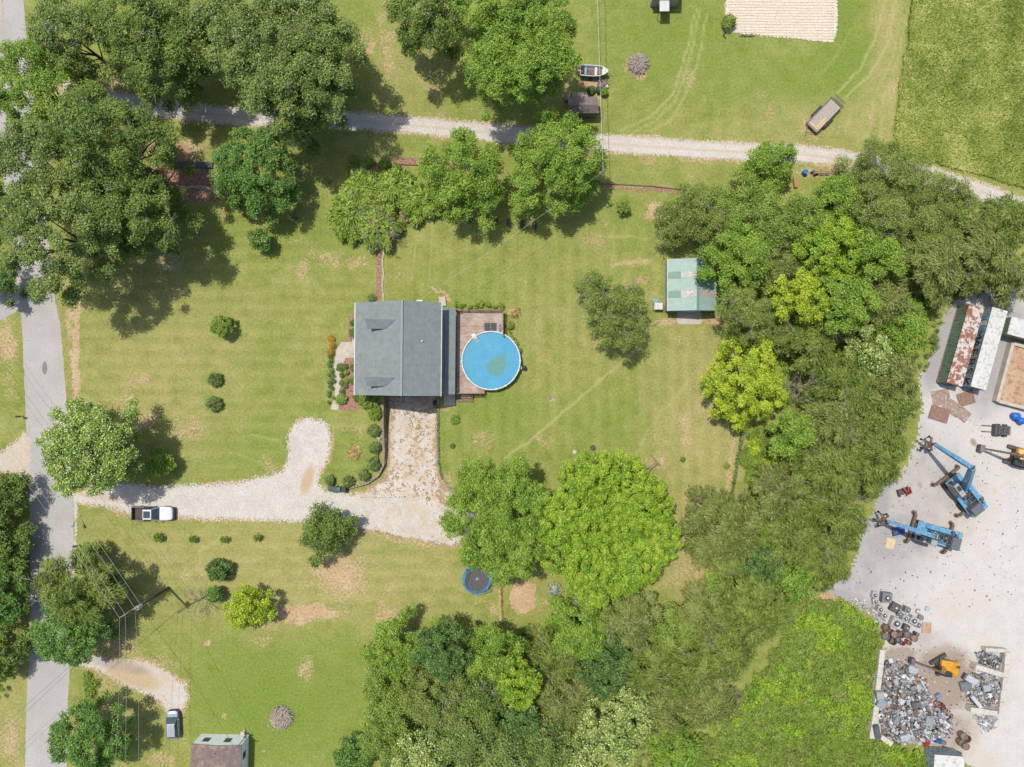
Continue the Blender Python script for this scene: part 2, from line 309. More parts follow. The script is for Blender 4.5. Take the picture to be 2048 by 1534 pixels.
    for pts, jit in [([(697, 629), (712, 629), (712, 682), (696, 684)], 0), ([(691, 716), (712, 716), (712, 790), (722, 822), (679, 821), (682, 745)], 0), ([(754, 486), (764, 486), (763, 560), (762, 606), (738, 606), (752, 580)], 0), ([(290, 335), (435, 337), (440, 404), (330, 402), (250, 410)], 1),
                     ([(770, 314), (850, 316), (1010, 332), (1010, 342), (850, 332), (770, 330)], 1), ([(1190, 366), (1300, 372), (1400, 382), (1400, 388), (1290, 379), (1190, 372)], 1), ([(735, 325), (800, 325), (810, 345), (740, 340)], 1), ([(750, 484), (790, 400), (850, 400), (850, 430), (770, 470)], 1)]:
        d = polydist(pts, jx if jit else x, jy if jit else y); mul = np.maximum(mul, sstep(-2, 2.5, d))
    mul = np.maximum(mul, .55*E(350, 305, 60, 26, .1, soft=.7))
    tr = np.zeros_like(x)
    for pts, wd, a in [([(1392, 20), (1375, 100), (1345, 190), (1300, 235), (1240, 262)], 1.5, .8), ([(1400, 20), (1383, 105), (1352, 200), (1310, 243), (1270, 262)], 1.5, .7), ([(1412, 30), (1400, 110), (1370, 190), (1340, 245), (1300, 262)], 1.5, .7), ([(1770, 0), (1750, 80), (1720, 140), (1670, 190)], 2, .8), ([(1790, 0), (1775, 90), (1740, 150), (1690, 195)], 2, .8), ([(1800, 60), (1780, 130), (1750, 190), (1735, 280)], 2, .55), ([(1815, 20), (1796, 120), (1765, 200), (1760, 290)], 2, .6),
                       ([(1283, 692), (1190, 770), (1120, 830), (1060, 882), (1010, 915)], 2.5, .75), ([(1372, 770), (1310, 840), (1270, 910)], 1, .5), ([(1205, 470), (1300, 477)], 1, .6), ([(1226, 533), (1250, 525), (1300, 524)], 3, .8), ([(1000, 1150), (1002, 1245)], 3, .9), ([(838, 440), (824, 560)], 1, .35), ([(866, 450), (858, 560)], 1, .35), ([(500, 870), (555, 880), (570, 900)], 2, .4), ([(460, 905), (520, 925), (545, 945)], 2, .35),
                       ([(1640, 150), (1680, 100), (1700, 60)], 2, .3), ([(440, 1075), (400, 1100), (395, 1140)], 3, .6), ([(1740, 280), (1690, 262), (1700, 230)], 3, .4)]:
        tr = np.maximum(tr, a*strk(pts, x+(n2-.5)*5, y+(n2-.5)*5, wd, 2.5))
    band = polydist([(1745, -60), (1825, -60), (1812, 90), (1786, 268), (1740, 290), (1640, 250), (1700, 180), (1735, 100)], jx, jy)
    vst = sstep(0, 30, np.minimum.reduce([x-800, 1480-x, y-440, 1050-y])); hst = np.maximum(sstep(0, 30, np.minimum.reduce([x-150, 760-x, y-420, 960-y])), sstep(0, 30, np.minimum.reduce([x-200, 1000-x, y-1060, 1240-y])))
    fld = sstep(-4, 4, polydist(FIELD, x+(n2-.5)*8, y))
    dry = np.zeros_like(x)
    for a in [(330, 700, 200, 190, 0, .8, .6), (600, 650, 140, 120, 0, .8, .3), (1400, 830, 110, 170, 0, .8, .8), (600, 1130, 420, 110, 0, .7, .75), (1500, 300, 300, 40, .05, .8, .5), (1130, 620, 120, 160, 0, .9, .35), (1380, 1050, 60, 120, .3, .8, .9), (1760, 230, 60, 130, .3, .8, .7), (820, 120, 80, 130, .2, .8, .5), (380, 290, 120, 25, 0, .8, .5), (1620, 240, 130, 40, 0, .8, .5), (750, 280, 80, 60, 0, .8, .3), (1200, 560, 150, 100, 0, .8, .25), (230, 1130, 120, 70, 0, .8, .4), (480, 850, 300, 15, 0, .8, .25), (900, 520, 90, 80, 0, .8, .25), (20, 1450, 70, 200, 0, .7, .6), (270, 1420, 60, 50, 0, .8, .4)]:
        dry = np.maximum(dry, a[6]*E(*a[:5], soft=a[5]))
    dry = np.clip(np.maximum(dry, .7*sstep(-10, 30, band))+(n-.5)*.5, 0, 1)*(1-fld)
    setattr4(o.data, 'gm1', bare*(1-fld*.9), lush*(1-fld), mul, tr*(1-fld)); setattr4(o.data, 'gm2', vst, hst, fld, dry)
ground()
# ------------------------------------------------------------------ loose sheets (gravel, dirt) with ragged edges
def sheet(name, poly_px, mat, cell=.16, zoff=.012, rag=6, fade=5, patchy=None, masks=None, seed=0, kind='structure'):
    pts = PP(poly_px); xs_ = [p[0] for p in pts]; ys_ = [p[1] for p in pts]
    xs = np.arange(min(xs_)-1, max(xs_)+1, cell); ys = np.arange(min(ys_)-1, max(ys_)+1, cell); X, Y = np.meshgrid(xs, ys)
    rr = np.random.RandomState(seed+3); X = X+(rr.rand(*X.shape)-.5)*cell*.5; Y = Y+(rr.rand(*X.shape)-.5)*cell*.5
    d = polydist(pts, X, Y)*SC                                   # px
    d = d+(fbm(X, Y, 3.4, seed)-.5)*rag*1.6+(rr.rand(*X.shape)-.5)*2.5
    p = sstep(-fade*.5, fade, d+(rr.rand(*X.shape)-.5)*fade*1.6) > .5 if patchy is None else (sstep(0, fade, d)*patchy(X, Y)+(rr.rand(*X.shape)-.5)*.5+(fbm(X, Y, .9, seed+4)-.5)*.9+(fbm(X, Y, .35, seed+6)-.5)*1.2)*(d > -fade*.3) > .5
    keep = p[:-1, :-1]; nx, ny = len(xs), len(ys); idx = np.arange(nx*ny).reshape(ny, nx)
    f = np.stack([idx[:-1, :-1], idx[:-1, 1:], idx[1:, 1:], idx[1:, :-1]], -1)[keep].astype(np.int32); used = np.unique(f); mp = np.zeros(nx*ny, np.int32); mp[used] = np.arange(len(used)); f = mp[f]
    xx, yy = X.ravel()[used], Y.ravel()[used]; zz = Z(xx, yy); zz = zz+zoff+np.where(zz < -.001, .03, 0)
    me = bpy.data.meshes.new(name); me.vertices.add(len(used)); me.loops.add(f.size); me.polygons.add(len(f)); me.vertices.foreach_set('co', np.stack([xx, yy, zz], -1).astype(np.float32).ravel())
    me.loops.foreach_set('vertex_index', f.ravel()); me.polygons.foreach_set('loop_start', np.arange(0, f.size, 4, dtype=np.int32)); me.update(calc_edges=True)
    if masks: setattr4(me, 'gm1', *masks(xx*SC+CX, CY-yy*SC, xx, yy))
    me.materials.append(mat); o = bpy.data.objects.new(name, me); link(o); return tag(o, kind=kind)
def gravelmat(name, c0, c1, c2, soil=None, stain=None, grey=None, spk=.22):
    m, nt, b = newmat(name); mid = noise(nt, .5, 4, .6); fine = noise(nt, 5.5, 4, .75); vf = noise(nt, 14, 2, .7)
    v = N(nt, 'ShaderNodeTexVoronoi'); v.inputs['Scale'].default_value = 7; nt.links.new(nt.nodes['TC'].outputs['Object'], v.inputs['Vector'])
    f = mth(nt, 'ADD', mth(nt, 'MULTIPLY', fine, .55), mth(nt, 'ADD', mth(nt, 'MULTIPLY', mid, .25), mth(nt, 'MULTIPLY', vf, .2)))
    col = ramp(nt, f, [(.38, c0), (.5, c1), (.62, c2)])
    sc2 = N(nt, 'ShaderNodeSeparateColor'); nt.links.new(v.outputs['Color'], sc2.inputs[0])
    hs = N(nt, 'ShaderNodeHueSaturation'); nt.links.new(col, hs.inputs['Color']); nt.links.new(mth(nt, 'ADD', 1-spk*.5, mth(nt, 'MULTIPLY', sc2.outputs[0], spk)), hs.inputs['Value']); col = hs.outputs[0]
    a = N(nt, 'ShaderNodeAttribute', attribute_name='gm1'); s = N(nt, 'ShaderNodeSeparateColor'); nt.links.new(a.outputs['Color'], s.inputs[0])
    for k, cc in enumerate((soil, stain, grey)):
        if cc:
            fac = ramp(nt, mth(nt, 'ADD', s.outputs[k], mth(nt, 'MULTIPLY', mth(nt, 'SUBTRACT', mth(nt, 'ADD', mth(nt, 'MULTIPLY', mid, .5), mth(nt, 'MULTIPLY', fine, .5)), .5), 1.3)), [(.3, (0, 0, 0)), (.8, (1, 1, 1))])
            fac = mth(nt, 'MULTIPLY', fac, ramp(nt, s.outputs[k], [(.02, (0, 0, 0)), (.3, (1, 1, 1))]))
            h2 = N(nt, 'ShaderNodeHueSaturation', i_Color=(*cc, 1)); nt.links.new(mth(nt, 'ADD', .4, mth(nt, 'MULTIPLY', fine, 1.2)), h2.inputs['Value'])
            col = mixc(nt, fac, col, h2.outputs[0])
    nt.links.new(col, b.inputs['Base Color']); b.inputs['Roughness'].default_value = .95; b.inputs['Specular IOR Level'].default_value = .15
    bn = N(nt, 'ShaderNodeBump', i_Strength=.35, i_Distance=.04); nt.links.new(fine, bn.inputs['Height']); nt.links.new(bn.outputs[0], b.inputs['Normal']); return m
GRAVEL = gravelmat('white_gravel', srgb(200, 190, 177), srgb(223, 214, 202), srgb(236, 229, 218), soil=srgb(212, 186, 150), stain=srgb(168, 156, 140), grey=srgb(150, 148, 146))
def strip(center, wd, w2=None):
    out_l, out_r = [], []
    for i, (x, y) in enumerate(center):
        x0, y0 = center[max(0, i-1)]; x1, y1 = center[min(len(center)-1, i+1)]; l = math.hypot(x1-x0, y1-y0); nx, ny = -(y1-y0)/l, (x1-x0)/l
        out_l.append((x+nx*wd/2, y+ny*wd/2)); out_r.append((x-nx*wd/2, y-ny*wd/2))
    return out_l+out_r[::-1]
zero = lambda x: np.zeros_like(x)
def lane_m(px, py, x, y):
    c_ = LANE; sh = [(x_, y_-8) for x_, y_ in LANE]; sh2 = [(x_, y_+8) for x_, y_ in LANE]; rut = 1-np.maximum(strk(sh, px, py, 5, 4), strk(sh2, px, py, 5, 4))
    return (.5*el(1690, 330, px, py, 60, 12)+.5*el(140, 185, px, py, 80, 14)+rut*.5, zero(x), .4*fbm(x, y, 3, 2), zero(x))
sheet('north_gravel_lane', strip(LANE, 37), GRAVEL, cell=.13, rag=3.5, fade=5, masks=lane_m, seed=1)
def sd_m(px, py, x, y): return (.3*fbm(x, y, 3, 5)+np.maximum(.75*el(615, 960, px, py, 12, 32, .3, .6), .45*el(190, 990, px, py, 60, 10, .2)), .35*el(590, 900, px, py, 20, 40), zero(x), zero(x))
sheet('south_gravel_drive', SD, GRAVEL, cell=.13, rag=4, fade=7, masks=sd_m, seed=2)
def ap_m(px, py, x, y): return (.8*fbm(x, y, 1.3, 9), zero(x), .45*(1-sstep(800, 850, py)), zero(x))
sheet('garage_apron_dirt', AP, gravelmat('dirt_and_gravel', srgb(160, 132, 104), srgb(186, 160, 128), srgb(204, 186, 158), soil=srgb(150, 148, 86)), zoff=.010, rag=5, fade=5, masks=lambda px, py, x, y: (.62*sstep(.45, .75, fbm(x, y, 2.5, 31)), zero(x), zero(x), zero(x)), seed=3)
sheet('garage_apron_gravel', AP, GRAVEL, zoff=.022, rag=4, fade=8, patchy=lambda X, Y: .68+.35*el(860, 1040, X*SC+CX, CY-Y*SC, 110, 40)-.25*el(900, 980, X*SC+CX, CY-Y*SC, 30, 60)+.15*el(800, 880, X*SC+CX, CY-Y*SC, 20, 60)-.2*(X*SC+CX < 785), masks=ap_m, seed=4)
sheet('south_west_drive', BD, GRAVEL, rag=6, fade=6, masks=lambda px, py, x, y: (np.maximum(1.0*el(265, 1350, px, py, 62, 24, .35, .7), .75*fbm(x, y, 2, 4)), zero(x), .5*el(240, 1330, px, py, 80, 14, .2), zero(x)), seed=5)
sheet('west_drive_mouth', [(-60, 920), (0, 905), (30, 885), (48, 868), (60, 880), (62, 950), (40, 956), (0, 945), (-60, 960)], GRAVEL, rag=6, fade=5, masks=lambda px, py, x, y: (.5+zero(x), zero(x), zero(x), zero(x)), seed=6)
ASPH = plain('old_asphalt', srgb(204, 198, 191), srgb(190, 184, 178), .25, .9, c3=srgb(184, 178, 171), s3=5)
def road():
    rt = [(40, -80), (47, 0), (53, 70), (83, 340), (110, 600), (121, 650), (131, 770), (137, 870), (146, 985), (148, 1080), (143, 1300), (136, 1400), (134, 1534), (132, 1650)]
    lf = [(-44, -80), (-31, 0), (-25, 70), (5, 340), (37, 590), (44, 650), (49, 770), (52, 850), (58, 985), (61, 1080), (60, 1300), (53, 1400), (50, 1534), (48, 1650)]
    m = MB(); vs = []; k = 0
    def dens(pts):
        out = []
        for (a, b), (c, d) in zip(pts, pts[1:]):
            n = max(2, int(abs(d-b)/6))
            for i in range(n): t = i/n; out.append((a+(c-a)*t+(random.random()-.5)*1.6, b+(d-b)*t))
        return out
    random.seed(5); a = dens(lf); b_ = dens(rt); n = min(len(a), len(b_))
    for i in range(n): vs += [(*P(*a[i]), .008), (*P(*b_[i]), .008)]
    m.add(vs, [(2*i, 2*i+2, 2*i+3, 2*i+1) for i in range(n-1)]); o = m.build('main_road', ASPH, fixn=False); tag(o, kind='structure')
    for f in o.data.polygons:
        if f.normal.z < 0: f.flip()
    pm = plain('patch_asphalt', srgb(150, 148, 146), srgb(140, 138, 136), 2, .9)
    m = MB(); c = P(89.5, 736); m.add([(c[0]+.38*cos(t*pi/8), c[1]+.95*sin(t*pi/8), .013) for t in range(16)], [tuple(range(16))]); tag(m.build('road_patch', pm), kind='structure')
    ym = plain('yellow_line_paint', srgb(215, 190, 130), srgb(190, 172, 128), 3, .8)
    m = MB()
    for dx in (-1.1, 1.1): m.add([(*P(x+dx+s*.65, y), .014) for x, y, s in ((0, -80, -1), (0, -80, 1), (8, 75, 1), (8, 75, -1))], [(0, 1, 2, 3)])
    tag(m.build('centre_line', ym), kind='structure')
    m = MB(); m.add([(*P(x, y), .005) for x, y in ((-160, 655), (-20, 597), (20, 575), (40, 560), (46, 600), (44, 618), (0, 640), (-160, 705))], [tuple(range(8))]); tag(m.build('side_road', ASPH), kind='structure')
    # gravelly verge either side of the road
    sheet('road_verge', [(138, 560), (150, 640), (158, 700), (163, 760), (164, 815), (140, 815), (138, 740), (128, 640)], GRAVEL, zoff=.006, rag=4, fade=8, patchy=lambda X, Y: .42+0*X, masks=lambda px, py, x, y: (.8+zero(x), zero(x), zero(x), zero(x)), seed=12)
    sheet('road_verge', [(142, 985), (158, 985), (154, 1100), (146, 1300), (140, 1300), (146, 1100)], GRAVEL, zoff=.006, rag=4, fade=4, patchy=lambda X, Y: .75+0*X, masks=lambda px, py, x, y: (.4+zero(x), zero(x), zero(x), zero(x)), seed=13)
road()
# scrapyard surface
YARD = [(2300, 560), (1960, 585), (1905, 600), (1880, 650), (1862, 700), (1838, 760), (1838, 830), (1822, 900), (1800, 955), (1752, 975), (1745, 1010), (1722, 1060), (1712, 1110), (1692, 1150), (1650, 1182), (1690, 1200), (1735, 1222), (1765, 1260), (1748, 1470), (1800, 1490), (1890, 1500), (1960, 1545), (2000, 1700), (2300, 1700)]
def yard_m(px, py, x, y):
    brown = np.maximum.reduce([.95*el(1885, 1360, px, py, 75, 75, 0, .6), .7*el(1890, 1460, px, py, 70, 60, 0, .6), .5*el(1850, 1290, px, py, 60, 40, 0, .8), .9*el(1800, 1310, px, py, 40, 20, 0, .6), .5*el(1945, 978, px, py, 4, 8), .9*el(1947, 885, px, py, 6, 10, -.5), .9*el(1840, 970, px, py, 5, 8, -.5), .6*el(1760, 1070, px, py, 8, 5), .8*el(1785, 1013, px, py, 5, 5), .7*el(1836, 1008, px, py, 4, 5)])
    grey = .40*fbm(x, y, 7, 33)*(1-sstep(1880, 2030, px))+.22*(1-sstep(1760, 1960, px))+np.maximum.reduce([.8*el(2000, 700, px, py, 60, 140, .3, .6), .75*el(1880, 690, px, py, 25, 90, .3, .6), .6*el(1745, 995, px, py, 35, 40, 0, .6), .5*el(1700, 1200, px, py, 60, 18, .3, .8), .35*el(1880, 960, px, py, 130, 100, 0, .9), .4*el(1780, 1080, px, py, 80, 60, 0, .9), .3*el(1720, 1160, px, py, 60, 50, 0, .8)])
    tan = (1-sstep(1960, 2060, px))*np.clip(1.3*fbm(x, y, 7, 21)-.3, 0, 1)
    return (tan, brown, grey, zero(x))
YARDM = gravelmat('yard_gravel', srgb(212, 205, 197), srgb(224, 218, 210), srgb(233, 228, 221), soil=srgb(222, 208, 190), stain=srgb(178, 160, 142), grey=srgb(182, 178, 176), spk=.10)
sheet('scrapyard_ground', YARD, YARDM, cell=.28, zoff=.012, rag=8, fade=6, masks=yard_m, seed=7)
# garden plot, top right
TAN = plain('tilled_straw_soil', srgb(238, 222, 194), srgb(250, 240, 222), 3.5, .95, c3=srgb(218, 194, 160), s3=8, bump=.3)
sheet('garden_plot', [(1452, -60), (1449, 20), (1450, 66), (1480, 68), (1560, 76), (1665, 86), (1673, 60), (1674, 0), (1674, -60)], TAN, zoff=.03, rag=2, fade=1.5, seed=8)
m = MB()
for k in range(24):                                    # furrows of the garden plot
    y = -50+k*5.6; x0 = 1456; x1 = 1668; pts = [(x0+(x1-x0)*t/12, y+3+t*.15+(random.random()-.5)*1.0) for t in range(13)]
    if y > 62: pts = [(x, y_) for x, y_ in pts if y_ < 66+(x-1450)*.085]
    if len(pts) > 2: m.tube([(*P(*p), .03) for p in pts], .05, 5)
tag(m.build('garden_furrows', TAN, smooth=True), kind='structure')
# front walk
m = MB(); m.prism(PP([(683, 684), (711, 684), (711, 715), (691, 716), (682, 742), (681, 790), (677, 820), (661, 819), (670, 790), (667, 742), (673, 700)]), .0, .07)
tag(m.build('front_walk', CONC, bevel=.02), kind='structure')
m = MB(); m.prism(PP([(1354, 620), (1403, 620), (1403, 646), (1400, 649), (1358, 649), (1354, 645)]), -.02, .06); tag(m.build('workshop_slab', CONC, bevel=.03), kind='structure')
m = MB(); m.prism(PP([(878, 594), (891, 594), (893, 612), (878, 612)]), -.02, .3); m.build('step', CONC, bevel=.02)
tag(bpy.data.objects['step'], 'small concrete step at the north corner of the grey roofed house', 'step')
m = MB(); m.prism(PP([(888, 790), (910, 788), (911, 812), (888, 812)]), -.02, .05); tag(m.build('patio_slab', CONC), kind='structure')
# ------------------------------------------------------------------ vegetation
# style: leaf length, width, lobe radius range, cover, droop/feather, colours (sunlit values), colour weights
ST = {
 'oak':    dict(l=.36, w=.26, lo=(.8, 1.5), cov=1.25, f=0, cols=[(92, 118, 48), (112, 138, 60), (70, 98, 42), (134, 154, 84)]),
 'oakpale': dict(g=1.6, l=.36, w=.26, lo=(.8, 1.5), cov=1.2, f=0, cols=[(106, 132, 60), (126, 148, 78), (84, 110, 52), (156, 170, 112)]),
 'maple':  dict(rnd=.35, l=.36, w=.26, lo=(.7, 1.15), cov=1.3, f=0, cols=[(84, 122, 50), (106, 144, 66), (68, 102, 44), (128, 162, 86)]),
 'green':  dict(rnd=.75, g=1.65, l=.38, w=.22, lo=(.7, 1.3), cov=1.2, f=0, cols=[(112, 146, 48), (136, 166, 66), (90, 126, 40), (154, 180, 86)]),
 'lush':   dict(rnd=.4, g=1.6, l=.38, w=.24, lo=(.5, .9), cov=1.25, f=0, cols=[(126, 160, 40), (148, 178, 54), (100, 138, 36), (166, 192, 80)]),
 'lime':   dict(g=1.55, l=.38, w=.28, lo=(.6, 1.1), cov=1.3, f=0, cols=[(150, 176, 40), (172, 192, 54), (122, 150, 36), (188, 202, 84)]),
 'silver': dict(hi=.17, l=.32, w=.26, lo=(.8, 1.3), cov=1.2, f=0, cols=[(112, 146, 46), (144, 168, 80), (92, 126, 42), (204, 212, 178)]),
 'loose':  dict(g=1.6, l=.34, w=.20, lo=(.7, 1.3), cov=.8, f=0, cols=[(122, 150, 62), (140, 164, 78), (98, 128, 50), (156, 174, 96)]),
 'olive':  dict(g=1.6, l=.30, w=.18, lo=(.7, 1.3), cov=.95, f=0, cols=[(116, 138, 62), (136, 154, 80), (94, 116, 50), (154, 168, 104)]),
 'feather': dict(g=1.5, l=.46, w=.11, lo=(.9, 1.6), cov=1.15, f=1, cols=[(116, 140, 60), (132, 152, 74), (96, 120, 48), (148, 164, 90)]),
 'khaki':  dict(g=1.5, l=.46, w=.11, lo=(.9, 1.7), cov=1.15, f=1, cols=[(126, 140, 74), (142, 154, 88), (106, 122, 58), (158, 166, 106)]),
 'cedar':  dict(rnd=.3, rad=.8, l=.55, w=.16, lo=(.7, 1.2), cov=1.3, f=1, cols=[(124, 152, 60), (144, 168, 76), (98, 126, 48), (162, 182, 98)]),
 'bluegreen': dict(l=.36, w=.24, lo=(.6, 1.1), cov=1.2, f=0, cols=[(78, 110, 52), (98, 130, 68), (62, 92, 42), (120, 148, 88)]),
 'pale':   dict(l=.40, w=.30, lo=(.7, 1.2), cov=1.15, f=0, cols=[(126, 150, 78), (152, 172, 104), (98, 128, 58), (200, 206, 160)]),
 'bush':   dict(l=.22, w=.13, lo=(.35, .6), cov=1.3, f=0, cols=[(88, 116, 52), (106, 134, 68), (66, 94, 42), (124, 148, 84)]),
 'sage':   dict(g=2.2, l=.20, w=.07, lo=(.35, .55), cov=1.5, f=1, cols=[(92, 112, 66), (110, 130, 80), (70, 92, 50), (130, 146, 96)]),
 'brightbush': dict(g=1.35, l=.26, w=.18, lo=(.35, .6), cov=1.3, f=0, cols=[(124, 156, 54), (146, 172, 72), (100, 132, 46), (166, 186, 98)]),
 'sapling': dict(g=1.4, l=.3, w=.09, lo=(.16, .3), cov=.55, f=1, rad=.2, cols=[(100, 140, 44), (126, 160, 60), (74, 112, 36), (150, 180, 80)]),
 'flowers': dict(g=1.3, l=.16, w=.14, lo=(.3, .5), cov=1.4, f=0, cols=[(214, 166, 70), (226, 186, 84), (136, 156, 70), (206, 140, 60)]),
 'straw':  dict(l=.5, w=.08, lo=(.3, .5), cov=.8, f=1, cols=[(200, 180, 130), (180, 160, 110), (150, 130, 90), (215, 200, 160)]),
}
def leaves(rr, C, Rl, st, dens=1.0, up=.8, flat=.8, cen=None):
    """leaf quads on lobes: C (n,3) lobe centres, Rl (n,) radii"""
    s = dict(ST[st]); k_ = .78 if s['f'] else .61
    s['l'] *= k_; s['w'] *= k_; a = s['l']*s['w']*.5 if not s['f'] else s['l']*s['w']*.62
    n = np.maximum(6, (s['cov']*dens*2*pi*Rl**2*.62/a)).astype(int); li = np.repeat(np.arange(len(C)), n); M = len(li)
    d = rr.normal(size=(M, 3)); d[:, 2] = np.abs(d[:, 2])*.9-.35*rr.rand(M)*(rr.rand(M) < .4); d /= np.linalg.norm(d, axis=1)[:, None]
    ru = (rr.rand(M)**.35)*(.62+.48*rr.rand(M)); lr = Rl[li]
    bump = 1+.22*np.sin(d[:, 0]*7+li)*np.cos(d[:, 1]*6+li*1.7)
    p = C[li]+d*(ru*lr*bump)[:, None]*np.array([1, 1, flat])
    nrm = d*.62+np.array([0, 0, up])+rr.normal(size=(M, 3))*.42; nrm /= np.linalg.norm(nrm, axis=1)[:, None]
    if s['f']:
        t = d*np.array([1, 1, .35])+rr.normal(size=(M, 3))*.3+np.array([0, 0, -.12])
        if cen: r0 = p-np.array([0, 0, 0]); r0[:, 2] = 0; r0 /= np.linalg.norm(r0, axis=1)[:, None]+.3; wr = s.get('rad', .42); t = t*(1-wr*.6)+r0*wr+(vnoise(p[:, 0], p[:, 1], 1.1, 3)[:, None]-.5)*np.array([1.2, -1.2, 0])
    else: t = rr.normal(size=(M, 3))
    t -= nrm*(t*nrm).sum(1)[:, None]; t /= np.linalg.norm(t, axis=1)[:, None]+1e-9; b = np.cross(nrm, t)
    L = (s['l']*.5*(.65+.7*rr.rand(M)))[:, None]; W = (s['w']*.5*(.65+.7*rr.rand(M)))[:, None]
    if s['f']: V = np.stack([p-t*L-b*W*.6, p-t*L+b*W*.6, p+t*L+b*W, p+t*L-b*W], 1); V[:, 2:, 2] -= .06
    else: V = np.stack([p-t*L, p-b*W, p+t*L, p+b*W], 1)
    pal = np.array([srgb(*c) for c in s['cols']])*s.get('g', 1.75)*np.array([1.07, 1.0, .82]); lt = rr.rand(len(C))
    k = np.where(rr.rand(M) < .6, (lt[li]*3).astype(int), rr.randint(0, 3, M)); k = np.where(rr.rand(M) < s.get('hi', .14), 3, k)
    col = pal[k]*(.82+.36*rr.rand(M))[:, None]
    return V, col
def shape(rr, R, ztop, zb, s, outline=None, dens=1.0):
    """lobe centres and radii for a crown of radius R between heights zb and ztop"""
    ph = rr.rand(4)*6.28; lo, hi = s['lo']; lo *= .55+.45*min(1, R/4.5); hi *= .55+.45*min(1, R/4.5)
    R *= 1.1; small_ = ztop < 3.5 and R < 2.4; nl = max(34 if small_ else 9, int(dens*2.3*(R/((lo+hi)/2))**2)); C = []; Q = []
    am_ = s.get('rnd', .85)
    for i in range(nl):
        th = i*2.39996+rr.rand()*.9+ph[0]; u = min(1, sqrt((i+.3+.6*rr.rand())/nl)); rl = lo+(hi-lo)*rr.rand()
        am = s.get('rnd', .85); ro = R*1.05 if small_ else R*(1+am*(.13*sin(2*th+ph[0])+.10*sin(3*th+ph[1])+.07*sin(5*th+ph[2])+.05*sin(9*th+ph[3]))); rmax = max(.1, ro-rl*.75)
        x, y = rmax*u*cos(th), rmax*u*sin(th); dep = min(R*(.95 if R > 2.5 else .75), (ztop-zb)*.85)
        z = ztop-rl*.8-dep*(1-sqrt(max(0, 1-u*u*.92)))-rr.rand()**2*dep*.45*am_
        if rr.rand() < .2: z -= dep*.35*rr.rand()
        if rr.rand() < .2: z = zb+(z-zb)*(.15+.5*rr.rand()); rl *= 1.15
        C.append((x, y, max(zb*.6+rl*.3, z))); Q.append(rl)
    return np.array(C), np.array(Q)
def limbs(mb, C, zb, H, r0, rr, n=8):
    lean = (rr.rand()-.5)*.4, (rr.rand()-.5)*.4; top = (lean[0], lean[1], zb+(H-zb)*.45)
    mb.tube([(0, 0, -.15), (0, 0, .25), (lean[0]*.3, lean[1]*.3, zb*.6), (lean[0]*.7, lean[1]*.7, zb), top], [r0*1.3, r0*.9, r0*.75, r0*.6, r0*.25], 8)
    if len(C) > 0:
        for i in rr.choice(len(C), min(n, len(C)), replace=False):
            c = C[i]; a = (lean[0]*.7, lean[1]*.7, zb*.8+rr.rand()*zb*.4); m_ = ((a[0]+c[0])*.5+(rr.rand()-.5)*.5, (a[1]+c[1])*.5+(rr.rand()-.5)*.5, (a[2]+c[2])*.5+.4)
            mb.tube([a, m_, tuple(c)], [r0*.3, r0*.18, .03], 5)
TREES = []
def tree(px, py, rpx, h, st, label, cat='tree', group=None, name=None, dens=1.0, lobes=None, zb=None, mat=None, twigs=0, q=1.0):
    seed = int(px*7+py*13) % 99991; rr = np.random.RandomState(seed); zc = h*.72; k = 1-zc/CAM_H; x, y = P(px, py, zc); R = rpx/SC*k
    zb = zb if zb is not None else h*.28; s = ST[st]
    small = h < 3.2
    nm = name or {'feather': 'feathery_tree', 'khaki': 'feathery_tree', 'cedar': 'cedar_tree', 'bush': 'shrub', 'sage': 'shrub', 'brightbush': 'shrub'}.get(st, 'broadleaf_tree')
    t = thing(nm, label, cat, (x, y, 0), 0, group)
    if lobes:
        Cs, Qs = [], []
        for (lx, ly, lr) in lobes:
            c, q_ = shape(rr, lr/SC*k, h*(.88+.12*rr.rand()), zb, s, dens=.9); ox, oy = (lx-px)/SC*k, -(ly-py)/SC*k; Cs.append(c+np.array([ox, oy, 0])); Qs.append(q_)
        C = np.concatenate(Cs); Q = np.concatenate(Qs)
    else: C, Q = shape(rr, R, h, zb, s, dens=dens)
    V, col = leaves(rr, C, Q, st, dens=q, cen=True)
    if small: V[:, :, 2] = np.maximum(V[:, :, 2], .03)
    else: V[:, :, 2] = np.maximum(V[:, :, 2], .15)
    quads_mesh('crown', V, col, mat or LEAF, t)
    mb = MB(); limbs(mb, C, zb if not small else h*.2, h, max(.04, h*.022*(.7+.3*R/4)), rr, 4 if small else 6)
    if twigs:
        tw = MB(); mb_ = mb; mb = tw
        for i in range(twigs):
            c = C[rr.randint(len(C))]; a = rr.rand()*6.28; l = 1+rr.rand()*1.6; z = c[2]+Q.mean()*.9
            p = [(c[0], c[1], z-.6), (c[0]+cos(a)*l*.5, c[1]+sin(a)*l*.5, z), (c[0]+cos(a+.3)*l, c[1]+sin(a+.3)*l, z+.15)]
            mb.tube(p, [.05, .035, .015], 4)
            for j in range(3): b_ = a+(rr.rand()-.5)*1.6; mb.tube([p[1], (p[1][0]+cos(b_)*l*.5, p[1][1]+sin(b_)*l*.5, z+.1)], [.025, .01], 3)
    if twigs: tw.build('dead_twigs', GREYWOOD, t, fixn=False)['kind'] = 'stuff'; mb = mb_
    mb.build('trunk', BARK, t, smooth=True, fixn=False)
    return t
